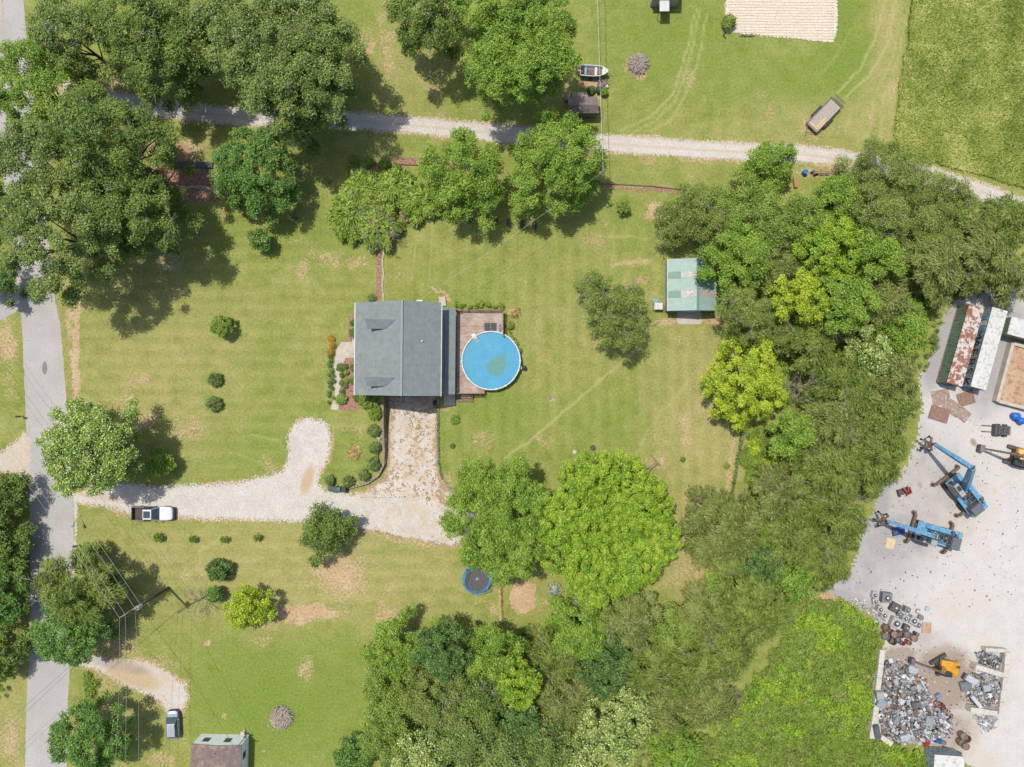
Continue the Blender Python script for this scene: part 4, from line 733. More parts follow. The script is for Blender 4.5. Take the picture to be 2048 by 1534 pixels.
def house():
    ox, oy = -14.44, 4.65; t = thing('house', 'grey-green shingle roofed house with two dormers beside the round pool', 'house', (ox, oy, 0), R_(-.55))
    xl, xr, yn, ys = -6.9, 4.9, 6.27, -6.27; zr, zl, zrr = 8.5, 4.9, 5.95
    m = MB(); slab(m, [(xl, ys, zl), (0, ys, zr), (0, yn, zr), (xl, yn, zl)]); slab(m, [(0.001, ys, zr-.003), (xr, ys, zrr), (xr, yn, zrr), (0.001, yn, zr-.003)]); roof = m.build('roof', SHG, t)
    m = MB(); m.box((0, 0, zr+.03), (.3, 12.56, .07)); m.build('ridge_cap', plain('ridge_shingle', srgb(160, 176, 168), srgb(148, 164, 156), 3, .9), roof)
    m = MB(); m.cyl((2.55, 1.0, 6.9), (2.55, 1.0, 7.55), .07, n=10); m.cyl((2.55, 1.0, 7.5), (2.55, 1.0, 7.56), .1, n=10); m.build('vent_pipe', WHITE, roof)
    m = MB(); m.box((xl-.05, 0, zl-.1), (.12, 12.6, .13)); m.build('gutter', WHITE, roof); m = MB(); m.box((xr+.05, 0, zrr-.1), (.12, 12.6, .13)); m.build('gutter', WHITE, roof)
    m = MB(); prof = [(-6.45, 0), (4.35, 0), (4.35, zrr-.35+.28), (0, zr-.14), (-6.45, zl+.1)]
    prof = [(-6.45, -.02), (4.35, -.02), (4.35, 6.1), (0, 8.3), (-6.45, 4.95)]
    m.add([(x, -5.85, z) for x, z in prof]+[(x, 5.85, z) for x, z in prof], [tuple(range(5)), tuple(range(9, 4, -1))]+[(i, 5+i, 5+(i+1) % 5, (i+1) % 5) for i in range(5)]); m.build('wall', SIDING, t)
    m = MB(); m.box((-1.0, 0, -1.25), (10.75, 11.68, 2.46)); m.build('foundation', FOUND, t)
    m = MB(); m.box((1.0, -5.87, -.9), (4.6, .06, 2.3)); gd = m.build('garage_door', WHITE, t)
    for yy in (3.77, -3.85):
        d = MB(); zf = 7.28; zrd = 8.05
        fx = lambda z: -(zr-z)/.522
        # dormer roof: two slopes dying into the main slope
        A = (-4.95, yy, zrd); B = (fx(zrd), yy, zrd); Cn = (-4.7, yy+1.2, zf); Dn = (fx(zf)+.02, yy+1.2, zf); Cs = (-4.7, yy-1.2, zf); Ds = (fx(zf)+.02, yy-1.2, zf)
        up = lambda p: (p[0], p[1], p[2]+.09); P_ = [A, B, Cn, Dn, Cs, Ds]
        d.add([up(p) for p in P_]+[(p[0], p[1], p[2]-.03) for p in P_], [(0, 1, 3, 2), (1, 0, 4, 5), (6, 8, 9, 7), (7, 11, 10, 6), (0, 2, 8, 6), (4, 0, 6, 10), (2, 3, 9, 8), (5, 4, 10, 11)])
        w_ = MB(); w_.add([(-4.55, yy-1.0, 5.9), (-4.55, yy+1.0, 5.9), (-4.55, yy+1.0, 7.36), (-4.55, yy, 8.0), (-4.55, yy-1.0, 7.36), (-2.0, yy-1.0, 7.2), (-2.0, yy+1.0, 7.2), (-2.0, yy+1.0, 7.36), (-1.0, yy, 8.0), (-2.0, yy-1.0, 7.36)], [(0, 1, 2, 3, 4), (0, 4, 9, 5), (1, 6, 7, 2), (3, 2, 7, 8), (4, 3, 8, 9)])
        dm = w_.build('dormer', SIDING, t); d.build('dormer_roof', SHG, dm)
        g = MB(); g.box((-4.58, yy, 6.85), (.05, 1.0, .9)); g.build('window', GLASS, dm)
    # lean-to roof over the back porch
    m = MB(); slab(m, [(4.3, -6.1, 3.55), (6.6, -6.1, 3.0), (6.6, 5.9, 3.0), (4.3, 5.9, 3.55)]); m.build('porch_roof', SHG, t)
    for y in (-5.9, -2.9, .1, 3, 5.7): m = MB(); m.box((6.45, y, 1.45), (.12, .12, 2.95)); m.build('porch_post', WHITE, t)
    for x, y in ((-3.5, 5.88), (1.5, 5.88), (-4, -5.88), (2, -5.88)): m = MB(); m.box((x, y, 3.2 if y < 0 else 2.0), (1.1, .06, 1.3)); m.build('window', GLASS, t)
    for y in (-4, -1.9, 3.6): m = MB(); m.box((-6.48, y, 2.0), (.06, 1.0, 1.4)); m.build('window', GLASS, t)
    m = MB(); m.box((-6.48, 1.0, 1.35), (.06, 1.0, 2.1)); m.build('door', REDP, t)
    m = MB(); m.box((-7.2, .55, .25), (1.5, 2.3, .5)); m.box((-8.15, .55, .12), (.4, 2.0, .24)); m.build('porch_steps', CONC, t, bevel=.02)
    m = MB()
    for y in (-.6, 1.75): m.box((-7.2, y, .95), (1.6, .07, .07)); [m.box((-7.9+i*.35, y, .7), (.05, .05, .5)) for i in range(5)]
    m.build('railing', WOOD, t)
house()
m = MB(); x, y = P(839, 603, .8); m.box((x, y, .4), (.9, .5, .8)); m.build('air_conditioner', WHITE, bevel=.03)
tag(bpy.data.objects['air_conditioner'], 'white air conditioner unit against the north wall of the house', 'air conditioner')
# ------------------------------------------------------------------ deck, pool
PC = P(982, 721, 1.35); PR = 59/SC*.9865
def deckmat():
    m, nt, b = newmat('deck_boards'); tc = N(nt, 'ShaderNodeTexCoord', name='TC'); mp = N(nt, 'ShaderNodeMapping'); mp.inputs['Scale'].default_value = (.22, 1, 1); nt.links.new(tc.outputs['Object'], mp.inputs[0])
    n = noise(nt, 5, 4, .7, vec=mp.outputs[0]); w2 = noise(nt, .5, 3, .6); c = ramp(nt, n, [(.3, srgb(170, 140, 118)), (.5, srgb(206, 184, 166)), (.72, srgb(226, 210, 196))]); c = mixc(nt, ramp(nt, w2, [(.45, (0, 0, 0)), (.7, (.6, .6, .6))]), c, srgb(160, 116, 92))
    nt.links.new(c, b.inputs['Base Color']); b.inputs['Roughness'].default_value = .85; return m
DECKM = deckmat()
def deck():
    zt = 1.12; x0 = P(911, 0, zt)[0]+.12; x1 = P(1007, 0, zt)[0]; yt = P(0, 621, zt)[1]; yb = P(0, 787, zt)[1]; xb = P(969, 0, zt)[0]
    t = thing('deck', 'weathered plank deck wrapped round the left of the pool', 'deck', (x0, yb, 0)); m = MB(); rr = random.Random(3); y = yb+.07
    while y < yt:
        lim = x1 if y > PC[1]+1.5 else xb+.0
        segs = [(x0, lim)]; dy = abs(y-PC[1])
        if dy < PR+.02: h = sqrt((PR+.02)**2-dy*dy); segs = [(x0, min(lim, PC[0]-h))]+([(PC[0]+h, lim)] if PC[0]+h < lim else [])
        for a, b in segs:
            while b-a > .05:
                e = min(b, a+2.2+rr.random()*2.2); m.box(((a+e)/2-x0, y-yb, zt-.02+rr.uniform(-.004, .004)), (e-a-.012, .138, .035)); a = e
        y += .15
    m.build('planks', DECKM, t)
    m = MB(); 
    for px, py in ((915, 625), (960, 625), (1003, 625), (1003, 655), (915, 700), (915, 780), (962, 782)): a = P(px, py, 0); m.box((a[0]-x0, a[1]-yb, .53), (.14, .14, 1.06))
    m.build('supports', WOOD, t)
    def rail(p, q, balus=True):
        m = MB(); L = math.hypot(q[0]-p[0], q[1]-p[1]); an = atan2(q[1]-p[1], q[0]-p[0]); c = ((p[0]+q[0])/2-x0, (p[1]+q[1])/2-yb)
        m.box((c[0], c[1], zt+.95), (L, .12, .05), rz=an); m.box((c[0], c[1], zt+.12), (L, .05, .06), rz=an); n = int(L/.16)
        for i in range(n+1): m.box((p[0]+(q[0]-p[0])*i/n-x0, p[1]+(q[1]-p[1])*i/n-yb, zt+.5), (.045, .045, .9), rz=an)
        m.build('railing', WOOD, t)
        for i in range(int(L/1.6)+1): f = min(1, i*1.6/L); q_ = MB(); q_.box((p[0]+(q[0]-p[0])*f-x0, p[1]+(q[1]-p[1])*f-yb, zt+.55), (.12, .12, 1.12)); q_.build('post', WOOD, t)
    rail((x0+.1, yt-.06), (x1-.06, yt-.06)); rail((x1-.06, yt-.06), (x1-.06, PC[1]+3.4)); rail((x0+.1, yb+.02), (xb-.3, yb+.02))
    m = MB(); m.box((1.2, -.35, .25), (2.2, .7, .5)); m.box((1.2, -.95, .12), (2.2, .5, .24)); m.build('steps', WOOD, t)
deck()
def pool():
    t = thing('swimming_pool', 'round above-ground pool with white rim and blue water', 'swimming pool', (PC[0], PC[1], 0))
    m = MB(); m.ring((0, 0), PR-.1, PR-.04, 0, 1.33, 64); m.build('pool_wall', plain('pool_wall_steel', srgb(150, 170, 185), srgb(130, 150, 165), 2, .5), t)
    m = MB(); m.ring((0, 0), PR-.13, PR+.02, 1.33, 1.37, 64); rim = m.build('rim', WHITE, t)
    for i in range(18):
        a = 2*pi*i/18; c = MB(); c.box(((PR-.06)*cos(a), (PR-.06)*sin(a), 1.39), (.26, .2, .05), rz=a); c.build('rim_cap', WHITE, rim, bevel=.015)
    mt, nt, b = newmat('pool_water'); n = noise(nt, .35, 5, .6, dist=.6); f = noise(nt, .8, 5, .55)
    tc = nt.nodes['TC']; vd = N(nt, 'ShaderNodeVectorMath', operation='DISTANCE'); nt.links.new(tc.outputs['Object'], vd.inputs[0]); vd.inputs[1].default_value = (.95, -.75, .0)
    col = ramp(nt, f, [(.3, srgb(84, 172, 208)), (.7, srgb(98, 184, 216))])
    st = ramp(nt, mth(nt, 'ADD', vd.outputs['Value'], mth(nt, 'MULTIPLY', mth(nt, 'SUBTRACT', n, .5), 3.4)), [(.0, (1, 1, 1)), (.95, (1, 1, 1))])
    st = mth(nt, 'SUBTRACT', 1.0, ramp(nt, mth(nt, 'MULTIPLY', mth(nt, 'ADD', vd.outputs['Value'], mth(nt, 'MULTIPLY', mth(nt, 'SUBTRACT', n, .5), 3.4)), .5), [(.78, (0, 0, 0)), (1.0, (1, 1, 1))]))
    col = mixc(nt, mth(nt, 'MULTIPLY', st, .85), col, srgb(112, 165, 150))
    w2 = noise(nt, .9, 6, .7, dist=1.5); vein = ramp(nt, w2, [(.485, (0, 0, 0)), (.5, (1, 1, 1)), (.515, (0, 0, 0))]); col = mixc(nt, mth(nt, 'MULTIPLY', vein, mth(nt, 'MULTIPLY', f, .9)), col, srgb(60, 125, 125))
    nt.links.new(col, b.inputs['Base Color']); b.inputs['Roughness'].default_value = .06; b.inputs['Specular IOR Level'].default_value = .5
    bn = N(nt, 'ShaderNodeBump', i_Strength=.12, i_Distance=.03); nt.links.new(noise(nt, 4, 3), bn.inputs['Height']); nt.links.new(bn.outputs[0], b.inputs['Normal'])
    m = MB(); m.cyl((0, 0, .02), (0, 0, 1.16), PR-.11, n=64); m.build('water', mt, t)
    # ladder
    lx, ly = P(953, 679, 1.6); lx -= PC[0]; ly -= PC[1]; an = atan2(ly, lx); lad = MB(); ux, uy = cos(an), sin(an); vx, vy = -uy, ux
    for s in (-.28, .28):
        q = [(ux*(PR+.35)+vx*s, uy*(PR+.35)+vy*s, 1.15), (ux*(PR+.15)+vx*s, uy*(PR+.15)+vy*s, 2.0), (ux*(PR-.25)+vx*s, uy*(PR-.25)+vy*s, 2.05), (ux*(PR-.75)+vx*s, uy*(PR-.75)+vy*s, 1.0)]; lad.tube(q, .035, 6)
    for i, r_ in enumerate((.35, .5, .65, .8)): lad.box((ux*(PR-r_), uy*(PR-r_), 1.85-i*.23), (.16, .6, .05), rz=an)
    lad.box((ux*(PR+.1), uy*(PR+.1), 1.5), (.55, .62, .06), rz=an)
    l = lad.build('pool_ladder', WHITE); l.location = (PC[0], PC[1], 0); tag(l, 'white ladder hooked over the upper left pool rim', 'ladder')
pool()
def boxthing(name, label, cat, px, py, z0, dims, mat, rz=0, bevel=.02, group=None):
    x, y = P(px, py, z0+dims[2]); m = MB(); m.box((0, 0, dims[2]/2), dims); o = m.build(name, mat, bevel=bevel); o.location = (x, y, z0); o.rotation_euler[2] = rz; return tag(o, label, cat, group)
o = boxthing('doormat', 'dark rubber mat on the deck above the pool', 'mat', 975, 654, 1.12, (.85, 1.15, .02), plain('grey_rubber', srgb(95, 95, 98), srgb(82, 82, 85), 3, .9), 0, .004); o2 = boxthing('doormat', 'second dark rubber mat on the deck, next to the railing side one', 'mat', 987.5, 654, 1.12, (.82, 1.15, .02), bpy.data.materials['grey_rubber'], 0, .004)
o['label'] = 'left one of the two dark mats on the deck above the pool'; o2['label'] = 'right one of the two dark mats on the deck above the pool'; o['group'] = o2['group'] = 'mats on the deck'
def junk(name, label, cat, px, py, z0, cols, n, r, h, seed, sz=(.08, .3)):
    rr = random.Random(seed); x, y = P(px, py, z0+.1); m = MB()
    for i in range(n):
        a = rr.random()*6.28; q = r*sqrt(rr.random()); m.box((q*cos(a), q*sin(a), .08+rr.random()*h), (rr.uniform(*sz), rr.uniform(*sz)*.5, rr.uniform(.03, .12)), rz=rr.random()*3, rx=rr.random()*.8)
    o = m.build(name, cols, loc=(x, y, z0)); return tag(o, label, cat)
m = MB(); rr_ = random.Random(2); x, y = P(1000.5, 655, 1.2)
for i in range(9): m.tube([(.1*sin(i), .5-i*.12, .05+.02*i), (.25*cos(i*2), .45-i*.12, .12), (-.2*cos(i), .38-i*.12, .06)], .035, 5)
tag(m.build('pool_hose', BLUEP, loc=(x, y, 1.12)), 'tangled blue pool hose at the right deck railing', 'hose')
for i, (px, py) in enumerate(((917, 623), (922, 624))):
    x, y = P(px, py, 1.4); m = MB(); m.cyl((0, 0, 0), (0, 0, .3), .14, .19, 12); o = m.build('flower_pot', REDP, loc=(x, y, 1.12)); tag(o, ['left clay pot in the top left deck corner', 'right clay pot in the top left deck corner'][i], 'flower pot', 'clay pots on the deck')
def grill():
    x, y = P(1048, 735, .9); t = thing('kettle_grill', 'black kettle grill with side shelf right of the pool', 'grill', (x, y, 0))
    m = MB(); m.sphere((0, 0, .85), .33, 16, 8, .85); m.build('kettle', BLACK, t, smooth=True)
    m = MB(); m.cyl((0, 0, 1.12), (0, 0, 1.18), .04, n=8); m.build('handle', WOOD, t)
    m = MB(); m.box((-.55, -.05, .8), (.5, .4, .04)); m.build('side_shelf', STEEL, t)
    for a in (.5, 2.6, 4.7): m = MB(); m.cyl((.2*cos(a), .2*sin(a), .65), (.38*cos(a), .38*sin(a), 0), .025, n=6); m.build('leg', STEEL, t)
grill()
# ------------------------------------------------------------------ retaining walls along the sunken apron
BLOCK = plain('retaining_blocks', srgb(176, 158, 142), srgb(140, 124, 112), 3, .9, c3=srgb(200, 188, 174), s3=6)
def rwall(name, pts, label, out, zt=.16, th=.34):
    t = thing(name, label, 'retaining wall', (*P(*pts[0]), 0)); o = P(*pts[0]); path = PP(pts); seg = []
    for (a, b), (c, d) in zip(path, path[1:]):
        L = math.hypot(c-a, d-b); n = max(1, int(L/.42))
        for i in range(n): seg.append((a+(c-a)*(i+.5)/n, b+(d-b)*(i+.5)/n, atan2(d-b, c-a), L/n))
    caps = MB(); body = MB(); rr = random.Random(4)
    for (x, y, an, L) in seg:
        nx, ny = -sin(an)*out, cos(an)*out; x += nx*th*.28; y += ny*th*.28; zb = min(z1(x-nx*.5, y-ny*.5), z1(x, y), -.05)-.25
        body.box((x-o[0], y-o[1], (zb+zt-.12)/2), (L+.01, th-.05, zt-.12-zb), rz=an); caps.box((x-o[0], y-o[1], zt-.05+rr.uniform(-.006, .006)), (L-.05, th, .14), rz=an+rr.uniform(-.04, .04))
    body.build('block_courses', BLOCK, t); caps.build('cap_blocks', BLOCK, t, bevel=.015, seg=1)
rwall('retaining_wall', [(px, py) for px, py in LW], 'curved block wall left of the sunken garage apron', -1)
rwall('retaining_wall', RW, 'straight then flaring block wall right of the sunken garage apron', 1)
m = MB(); m.tube([(*P(926, 1001), .06), (*P(950, 1017), .06), (*P(990, 1040), .06)], .09, 6); tag(m.build('edging_timber', WOOD), 'timber edging continuing the right wall toward the trampoline tree', 'edging')
# ------------------------------------------------------------------ wheelie bins
LIDG = plain('dark_grey_plastic', srgb(78, 80, 84), srgb(66, 68, 72), 3, .5)
def bin_(px, py, rz, lidm, label, s=1.0):
    x, y = P(px, py, 1); t = thing('wheelie_bin', label, 'trash bin', (x, y, 0), rz, 'trash bins in a row by the gravel drive')
    m = MB(); m.box((0, 0, .52), (.56*s, .62*s, .98), taper=1.08); m.build('bin_body', LIDG, t, bevel=.03)
    m = MB(); m.box((0, .02, 1.05), (.64*s, .72*s, .07)); m.box((0, -.36*s, 1.06), (.5*s, .05, .05)); m.build('lid', lidm, t, bevel=.025)
    for sx in (-.27, .27): m = MB(); m.cyl((sx*s-.03, .28, .1), (sx*s+.03, .28, .1), .1, n=10); m.build('wheel', BLACK, t)
bin_(661, 977, .05, LIDG, 'leftmost grey trash bin of the row under the shrubs'); bin_(669.5, 978, .02, LIDG, 'second grey trash bin, next to the blue-lidded one')
bin_(677, 978.5, -.05, plain('teal_plastic', srgb(70, 130, 150), srgb(50, 100, 120), 3, .5), 'trash bin with the round blue-green lid', .8); bin_(687, 979.5, -.08, BLACK, 'rightmost black trash bin at the end of the row', .95)
# white bird ornament
m = MB(); m.cyl((0, 0, 0), (0, 0, 1.0), .03, n=6); m.sphere((0, 0, 1.05), .12, 8, 5, .7); m.loft([[(-.05, -.05, 1.05), (.05, -.05, 1.05), (.05, .05, 1.05), (-.05, .05, 1.05)], [(-.35, .25, 1.12), (-.3, .2, 1.12), (-.3, .2, 1.14), (-.35, .25, 1.14)]]); m.loft([[(-.05, -.05, 1.05), (.05, -.05, 1.05), (.05, .05, 1.05), (-.05, .05, 1.05)], [(.35, .2, 1.12), (.3, .15, 1.12), (.3, .15, 1.14), (.35, .2, 1.14)]])
tag(m.build('bird_ornament', WHITE, loc=(*P(757, 877, 1), 0)), 'white bird shaped garden ornament beside the curved wall', 'garden ornament')
tag(boxthing('garden_bench', '', '', 755, 913, 0, (.12, .9, .35), WOOD), 'short wooden plank between two shrubs on the curved wall', 'plank')
# stuff by the garage corner
t = thing('hand_cart', 'black and red hand cart parked in the garage corner', 'cart', (*P(867, 806), z1(*P(867, 806))))
m = MB(); m.box((0, 0, .45), (.5, .7, .4)); m.build('tub', BLACK, t, bevel=.05); m = MB(); m.tube([(0, -.3, .5), (.1, -.75, .9), (-.2, -.8, .9), (-.1, -.3, .5)], .025, 5); m.build('handle', REDP, t); m = MB(); m.cyl((-.3, 0, .18), (-.22, 0, .18), .18, n=12); m.build('wheel', BLACK, t); m = MB(); m.cyl((.22, 0, .18), (.3, 0, .18), .18, n=12); m.build('wheel', BLACK, t)
# ------------------------------------------------------------------ stone edging and mulch path stones
rr_ = random.Random(9); m = MB()
for i in range(52):
    px = 766+sin(i*.3)*1.3; py = 492+i*2.2; m.box((*P(px, py), .06), (.2+.1*rr_.random(), .14, .14), rz=rr_.random()*3)
tag(m.build('stone_edging', CONC, bevel=.03, seg=1), 'line of pale stones along the mulch path north of the house', 'edging')
for a, b, lb in [((1190, 366), (1300, 372), 'landscape timber beside the pole, left piece of the mulch strip'), ((1300, 372), (1400, 383), 'landscape timber at the right end of the mulch strip'), ((770, 327), (850, 331), 'landscape timber behind the row of round shrubs')]:
    p, q = P(*a), P(*b); m = MB(); m.box(((p[0]+q[0])/2, (p[1]+q[1])/2, .1), (math.hypot(q[0]-p[0], q[1]-p[1]), .14, .2), rz=atan2(q[1]-p[1], q[0]-p[0]))
    tag(m.build('landscape_timber', WOOD), lb, 'edging')
# dark landscape strip (stone wall cap) near the oaks
tag(boxthing('landscape_strip', '', '', 385, 329, 0, (5.6, .85, .35), plain('dark_paving', srgb(110, 108, 112), srgb(90, 88, 92), 5, .9), -.01), 'dark grey landscape strip above the red mulch bed', 'landscape strip')
m = MB(); rr_ = random.Random(12)
for i in range(70): px = 330+i*1.5; m.box((*P(px, 377+sin(i*.11)*2+rr_.uniform(-3, 3)), .06), (.22, .2, .16), rz=rr_.random()*3, rx=.3)
tag(m.build('stone_edging', CONC, bevel=.03, seg=1), 'band of whitish stones crossing the red mulch bed', 'edging')
# oval beds
for i, (px, py) in enumerate([(941, 437), (966, 439), (991, 442), (1018, 446), (1045, 448), (1069, 450)]):
    x, y = P(px, py); m = MB(); secs = []
    for k in range(25):
        a = 2*pi*k/24; secs.append([(.3*cos(a), .62*sin(a), .0), (.38*cos(a), .72*sin(a), .0), (.38*cos(a), .72*sin(a), .16), (.3*cos(a), .62*sin(a), .16)])
    m.loft(secs, cap=False); t = thing('oval_planter', '%s oval planter ring in the row under the two bright green trees' % ['leftmost', 'second', 'third', 'fourth', 'fifth', 'rightmost'][i], 'planter', (x, y, 0), 0, 'oval planter rings on the lawn'); m.build('edging_ring', plain('edging_grey', srgb(128, 122, 116), srgb(100, 96, 92), 3, .8) if i == 0 else bpy.data.materials['edging_grey'], t)
    m = MB(); m.loft([[(.29*cos(a*pi/8), .6*sin(a*pi/8), 0) for a in range(16)], [(.27*cos(a*pi/8), .58*sin(a*pi/8), .08) for a in range(16)]]); m.build('soil', BARK, t)
for i, (px, py, r) in enumerate([(1186, 896, .42), (1149, 904, .3), (1099, 796, .3)]):
    x, y = P(px, py); m = MB(); m.cyl((0, 0, -.02), (0, 0, .07), r, n=20); m.cyl((0, 0, .07), (0, 0, .1), r*.2, n=10)
    tag(m.build('septic_lid', [BARK, CONC, GREYWOOD][i], loc=(x, y, 0), bevel=.01), ['dark round lid on the lawn above the large bright round tree', 'pale round lid on the lawn left of the dark lid', 'small grey round lid on the lawn below the pool'][i], 'lid', 'round lids in the lawn')
# wooden beam structure
x, y = P(1286, 950); t = thing('wooden_beam', 'thick timber beam with a thin plank crossing it, on the lawn', 'beam', (x, y, 0)); p = P(1314, 925); q = P(1300, 908); r = P(1319, 930)
BEAMW = plain('pale_timber', srgb(168, 152, 120), srgb(140, 124, 96), 4, .85)
m = MB(); m.tube([(0, 0, .2), (p[0]-x, p[1]-y, .2)], .2, 10); m.build('log', BEAMW, t, smooth=False); m = MB(); m.box(((q[0]+r[0])/2-x, (q[1]+r[1])/2-y, .46), (2.1, .14, .1), rz=atan2(r[1]-q[1], r[0]-q[0])); m.build('plank', WOOD, t)
x, y = P(1294, 934); m = MB(); m.box((0, 0, .2), (.5, .3, .4), rz=.7); tag(m.build('crate', STEEL, loc=(x, y, 0), bevel=.02), 'small grey box beside the timber beam', 'box')
# ------------------------------------------------------------------ brush piles
STICK = plain('dry_sticks', srgb(226, 210, 198), srgb(196, 176, 162), 6, .9)
def brush(px, py, r, h, label, seed, n=420):
    rr = random.Random(seed); x, y = P(px, py); m = MB()
    for i in range(n):
        a = rr.random()*6.28; q = r*sqrt(rr.random())*.8; z = h*(1-(q/r)**2)*(.35+.65*rr.random()); L = rr.uniform(.5, 1.5); b = rr.random()*6.28; el_ = rr.uniform(-.4, .5)
        c = (q*cos(a), q*sin(a), z); d = (cos(b)*cos(el_)*L/2, sin(b)*cos(el_)*L/2, sin(el_)*L/2); m.tube([(c[0]-d[0], c[1]-d[1], max(.02, c[2]-d[2])), (c[0]+d[0], c[1]+d[1], max(.03, c[2]+d[2]))], rr.uniform(.015, .045), 4, cap=False)
    o = m.build('brush_pile', STICK, loc=(x, y, 0), fixn=False); return tag(o, label, 'brush pile')
brush(1276, 130, 1.5, .9, 'round pile of grey sticks on the upper lawn', 1); brush(565, 1433, 1.7, .9, 'pile of brown sticks on the lower lawn', 2)
# ------------------------------------------------------------------ workshop with green metal roof
def metalroof(name, c1, c2, c3=None):
    m, nt, b = newmat(name); n = noise(nt, 1.4, 4, .6); tc = nt.nodes['TC']; sx = N(nt, 'ShaderNodeSeparateXYZ'); nt.links.new(tc.outputs['Object'], sx.inputs[0])
    col = ramp(nt, n, [(.35, c1), (.65, c2)]); rib = mth(nt, 'SINE', mth(nt, 'MULTIPLY', sx.outputs[1], 2*pi/.3)); h = N(nt, 'ShaderNodeHueSaturation'); nt.links.new(col, h.inputs['Color']); nt.links.new(mth(nt, 'ADD', 1.0, mth(nt, 'MULTIPLY', rib, .05)), h.inputs['Value']); col = h.outputs[0]
    if c3: col = mixc(nt, ramp(nt, noise(nt, 3, 5, .7), [(.5, (0, 0, 0)), (.6, (1, 1, 1))]), col, c3)
    nt.links.new(col, b.inputs['Base Color']); b.inputs['Roughness'].default_value = .55; return m
GREENR = metalroof('pale_green_metal', srgb(158, 186, 172), srgb(144, 174, 160)); GREEND = metalroof('dark_green_metal', srgb(104, 150, 136), srgb(94, 138, 124)); PANEL = metalroof('clear_roof_panel', srgb(206, 202, 194), srgb(190, 184, 176), srgb(150, 140, 130))
def workshop():
    ze, zr = 2.7, 3.6; xl = P(1336, 0, ze)[0]; xm = P(1396, 0, zr)[0]; xr = P(1432, 0, 3.0)[0]; yt = P(0, 517, 3.1)[1]; yb = P(0, 621, 3.1)[1]; t = thing('workshop', 'green metal roofed workshop half hidden under the east wood', 'workshop', (xl, yb, 0))
    W = xr-xl; M_ = xm-xl; Ln = yt-yb; m = MB()
    bands = [(0, 25, 0), (25, 38, 1), (38, 62, 0), (62, 74, 1), (74, 100, 0)]
    roof = MB(); slab(roof, [(0, 0, ze), (M_, 0, zr), (M_, Ln, zr), (0, Ln, ze)], .06); slab(roof, [(M_+.001, 0, zr-.002), (W, 0, 3.05), (W, Ln, 3.05), (M_+.001, Ln, zr-.002)], .06); ro = roof.build('roof', GREENR, t)
    sl = lambda x: ze+(zr-ze)*x/M_ if x <= M_ else zr-(zr-3.05)*(x-M_)/(W-M_)
    for x0, x1, f0, f1, mt, nm in [(0, M_*.43, .25, .38, GREEND, 'roof_sheet'), (M_*.43, M_*.98, .25, .36, PANEL, 'clear_panel'), (0, M_*.43, .62, .75, GREEND, 'roof_sheet'), (M_*.43, M_*.98, .62, .74, PANEL, 'clear_panel'), (M_*1.05, W*.98, .62, .73, plain('brown_roof_panel', srgb(188, 170, 158), srgb(170, 150, 138), 3, .8), 'clear_panel')]:
        q = MB(); ya, yb_ = Ln*(1-f1), Ln*(1-f0); slab(q, [(x0, ya, sl(x0)+.035), (x1, ya, sl(x1)+.035), (x1, yb_, sl(x1)+.035), (x0, yb_, sl(x0)+.035)], .025); q.build(nm, mt, ro)
    q = MB(); q.box((M_, Ln/2, zr+.03), (.35, Ln+.05, .05)); q.build('ridge_cap', GREEND, ro)
    q = MB(); q.box((-.05, Ln/2, ze-.06), (.1, Ln+.04, .12)); q.build('gutter', WHITE, ro)
    wm = plain('pale_blue_metal', srgb(180, 200, 205), srgb(160, 182, 190), 2, .6)
    w_ = MB(); e = .2; prof = [(e, 0), (W-e, 0), (W-e, 2.98), (M_, zr-.1), (e, ze-.02)]; w_.add([(x, .15, z) for x, z in prof]+[(x, Ln-.15, z) for x, z in prof], [tuple(range(5)), tuple(range(9, 4, -1))]+[(i, 5+i, 5+(i+1) % 5, (i+1) % 5) for i in range(5)]); w_.build('wall', wm, t)
    q = MB(); q.box((M_*.95, .12, 1.1), (2.6, .06, 2.2)); q.build('door', WHITE, t)
workshop()
t = thing('dog_kennel', 'wire kennel with white roof sheet at the left side of the workshop', 'kennel', (*P(1320, 614), 0)); m = MB(); m.box((-.45, 0, 1.15), (1.15, .95, .05)); m.build('roof_sheet', WHITE, t)
m = MB()
for x in (-1, 0, .9):
    for y in (-.45, .45): m.box((x, y, .56), (.05, .05, 1.12))
for y in (-.45, .45): m.box((-.05, y, 1.1), (1.95, .04, .04))
for i in range(6): m.box((.15+i*.14, 0, 1.1), (.03, .95, .03))
m.build('frame', WOOD, t)
x, y = P(1312, 601, .3); m = MB(); m.ring((0, 0), .28, .36, 0, .28, 20); m.cyl((0, 0, 0), (0, 0, .2), .29, n=20); tag(m.build('water_bowl', plain('turquoise_plastic', srgb(130, 205, 205), srgb(110, 185, 190), 2, .4), loc=(x, y, 0)), 'turquoise round bowl on the grass left of the workshop', 'bowl')
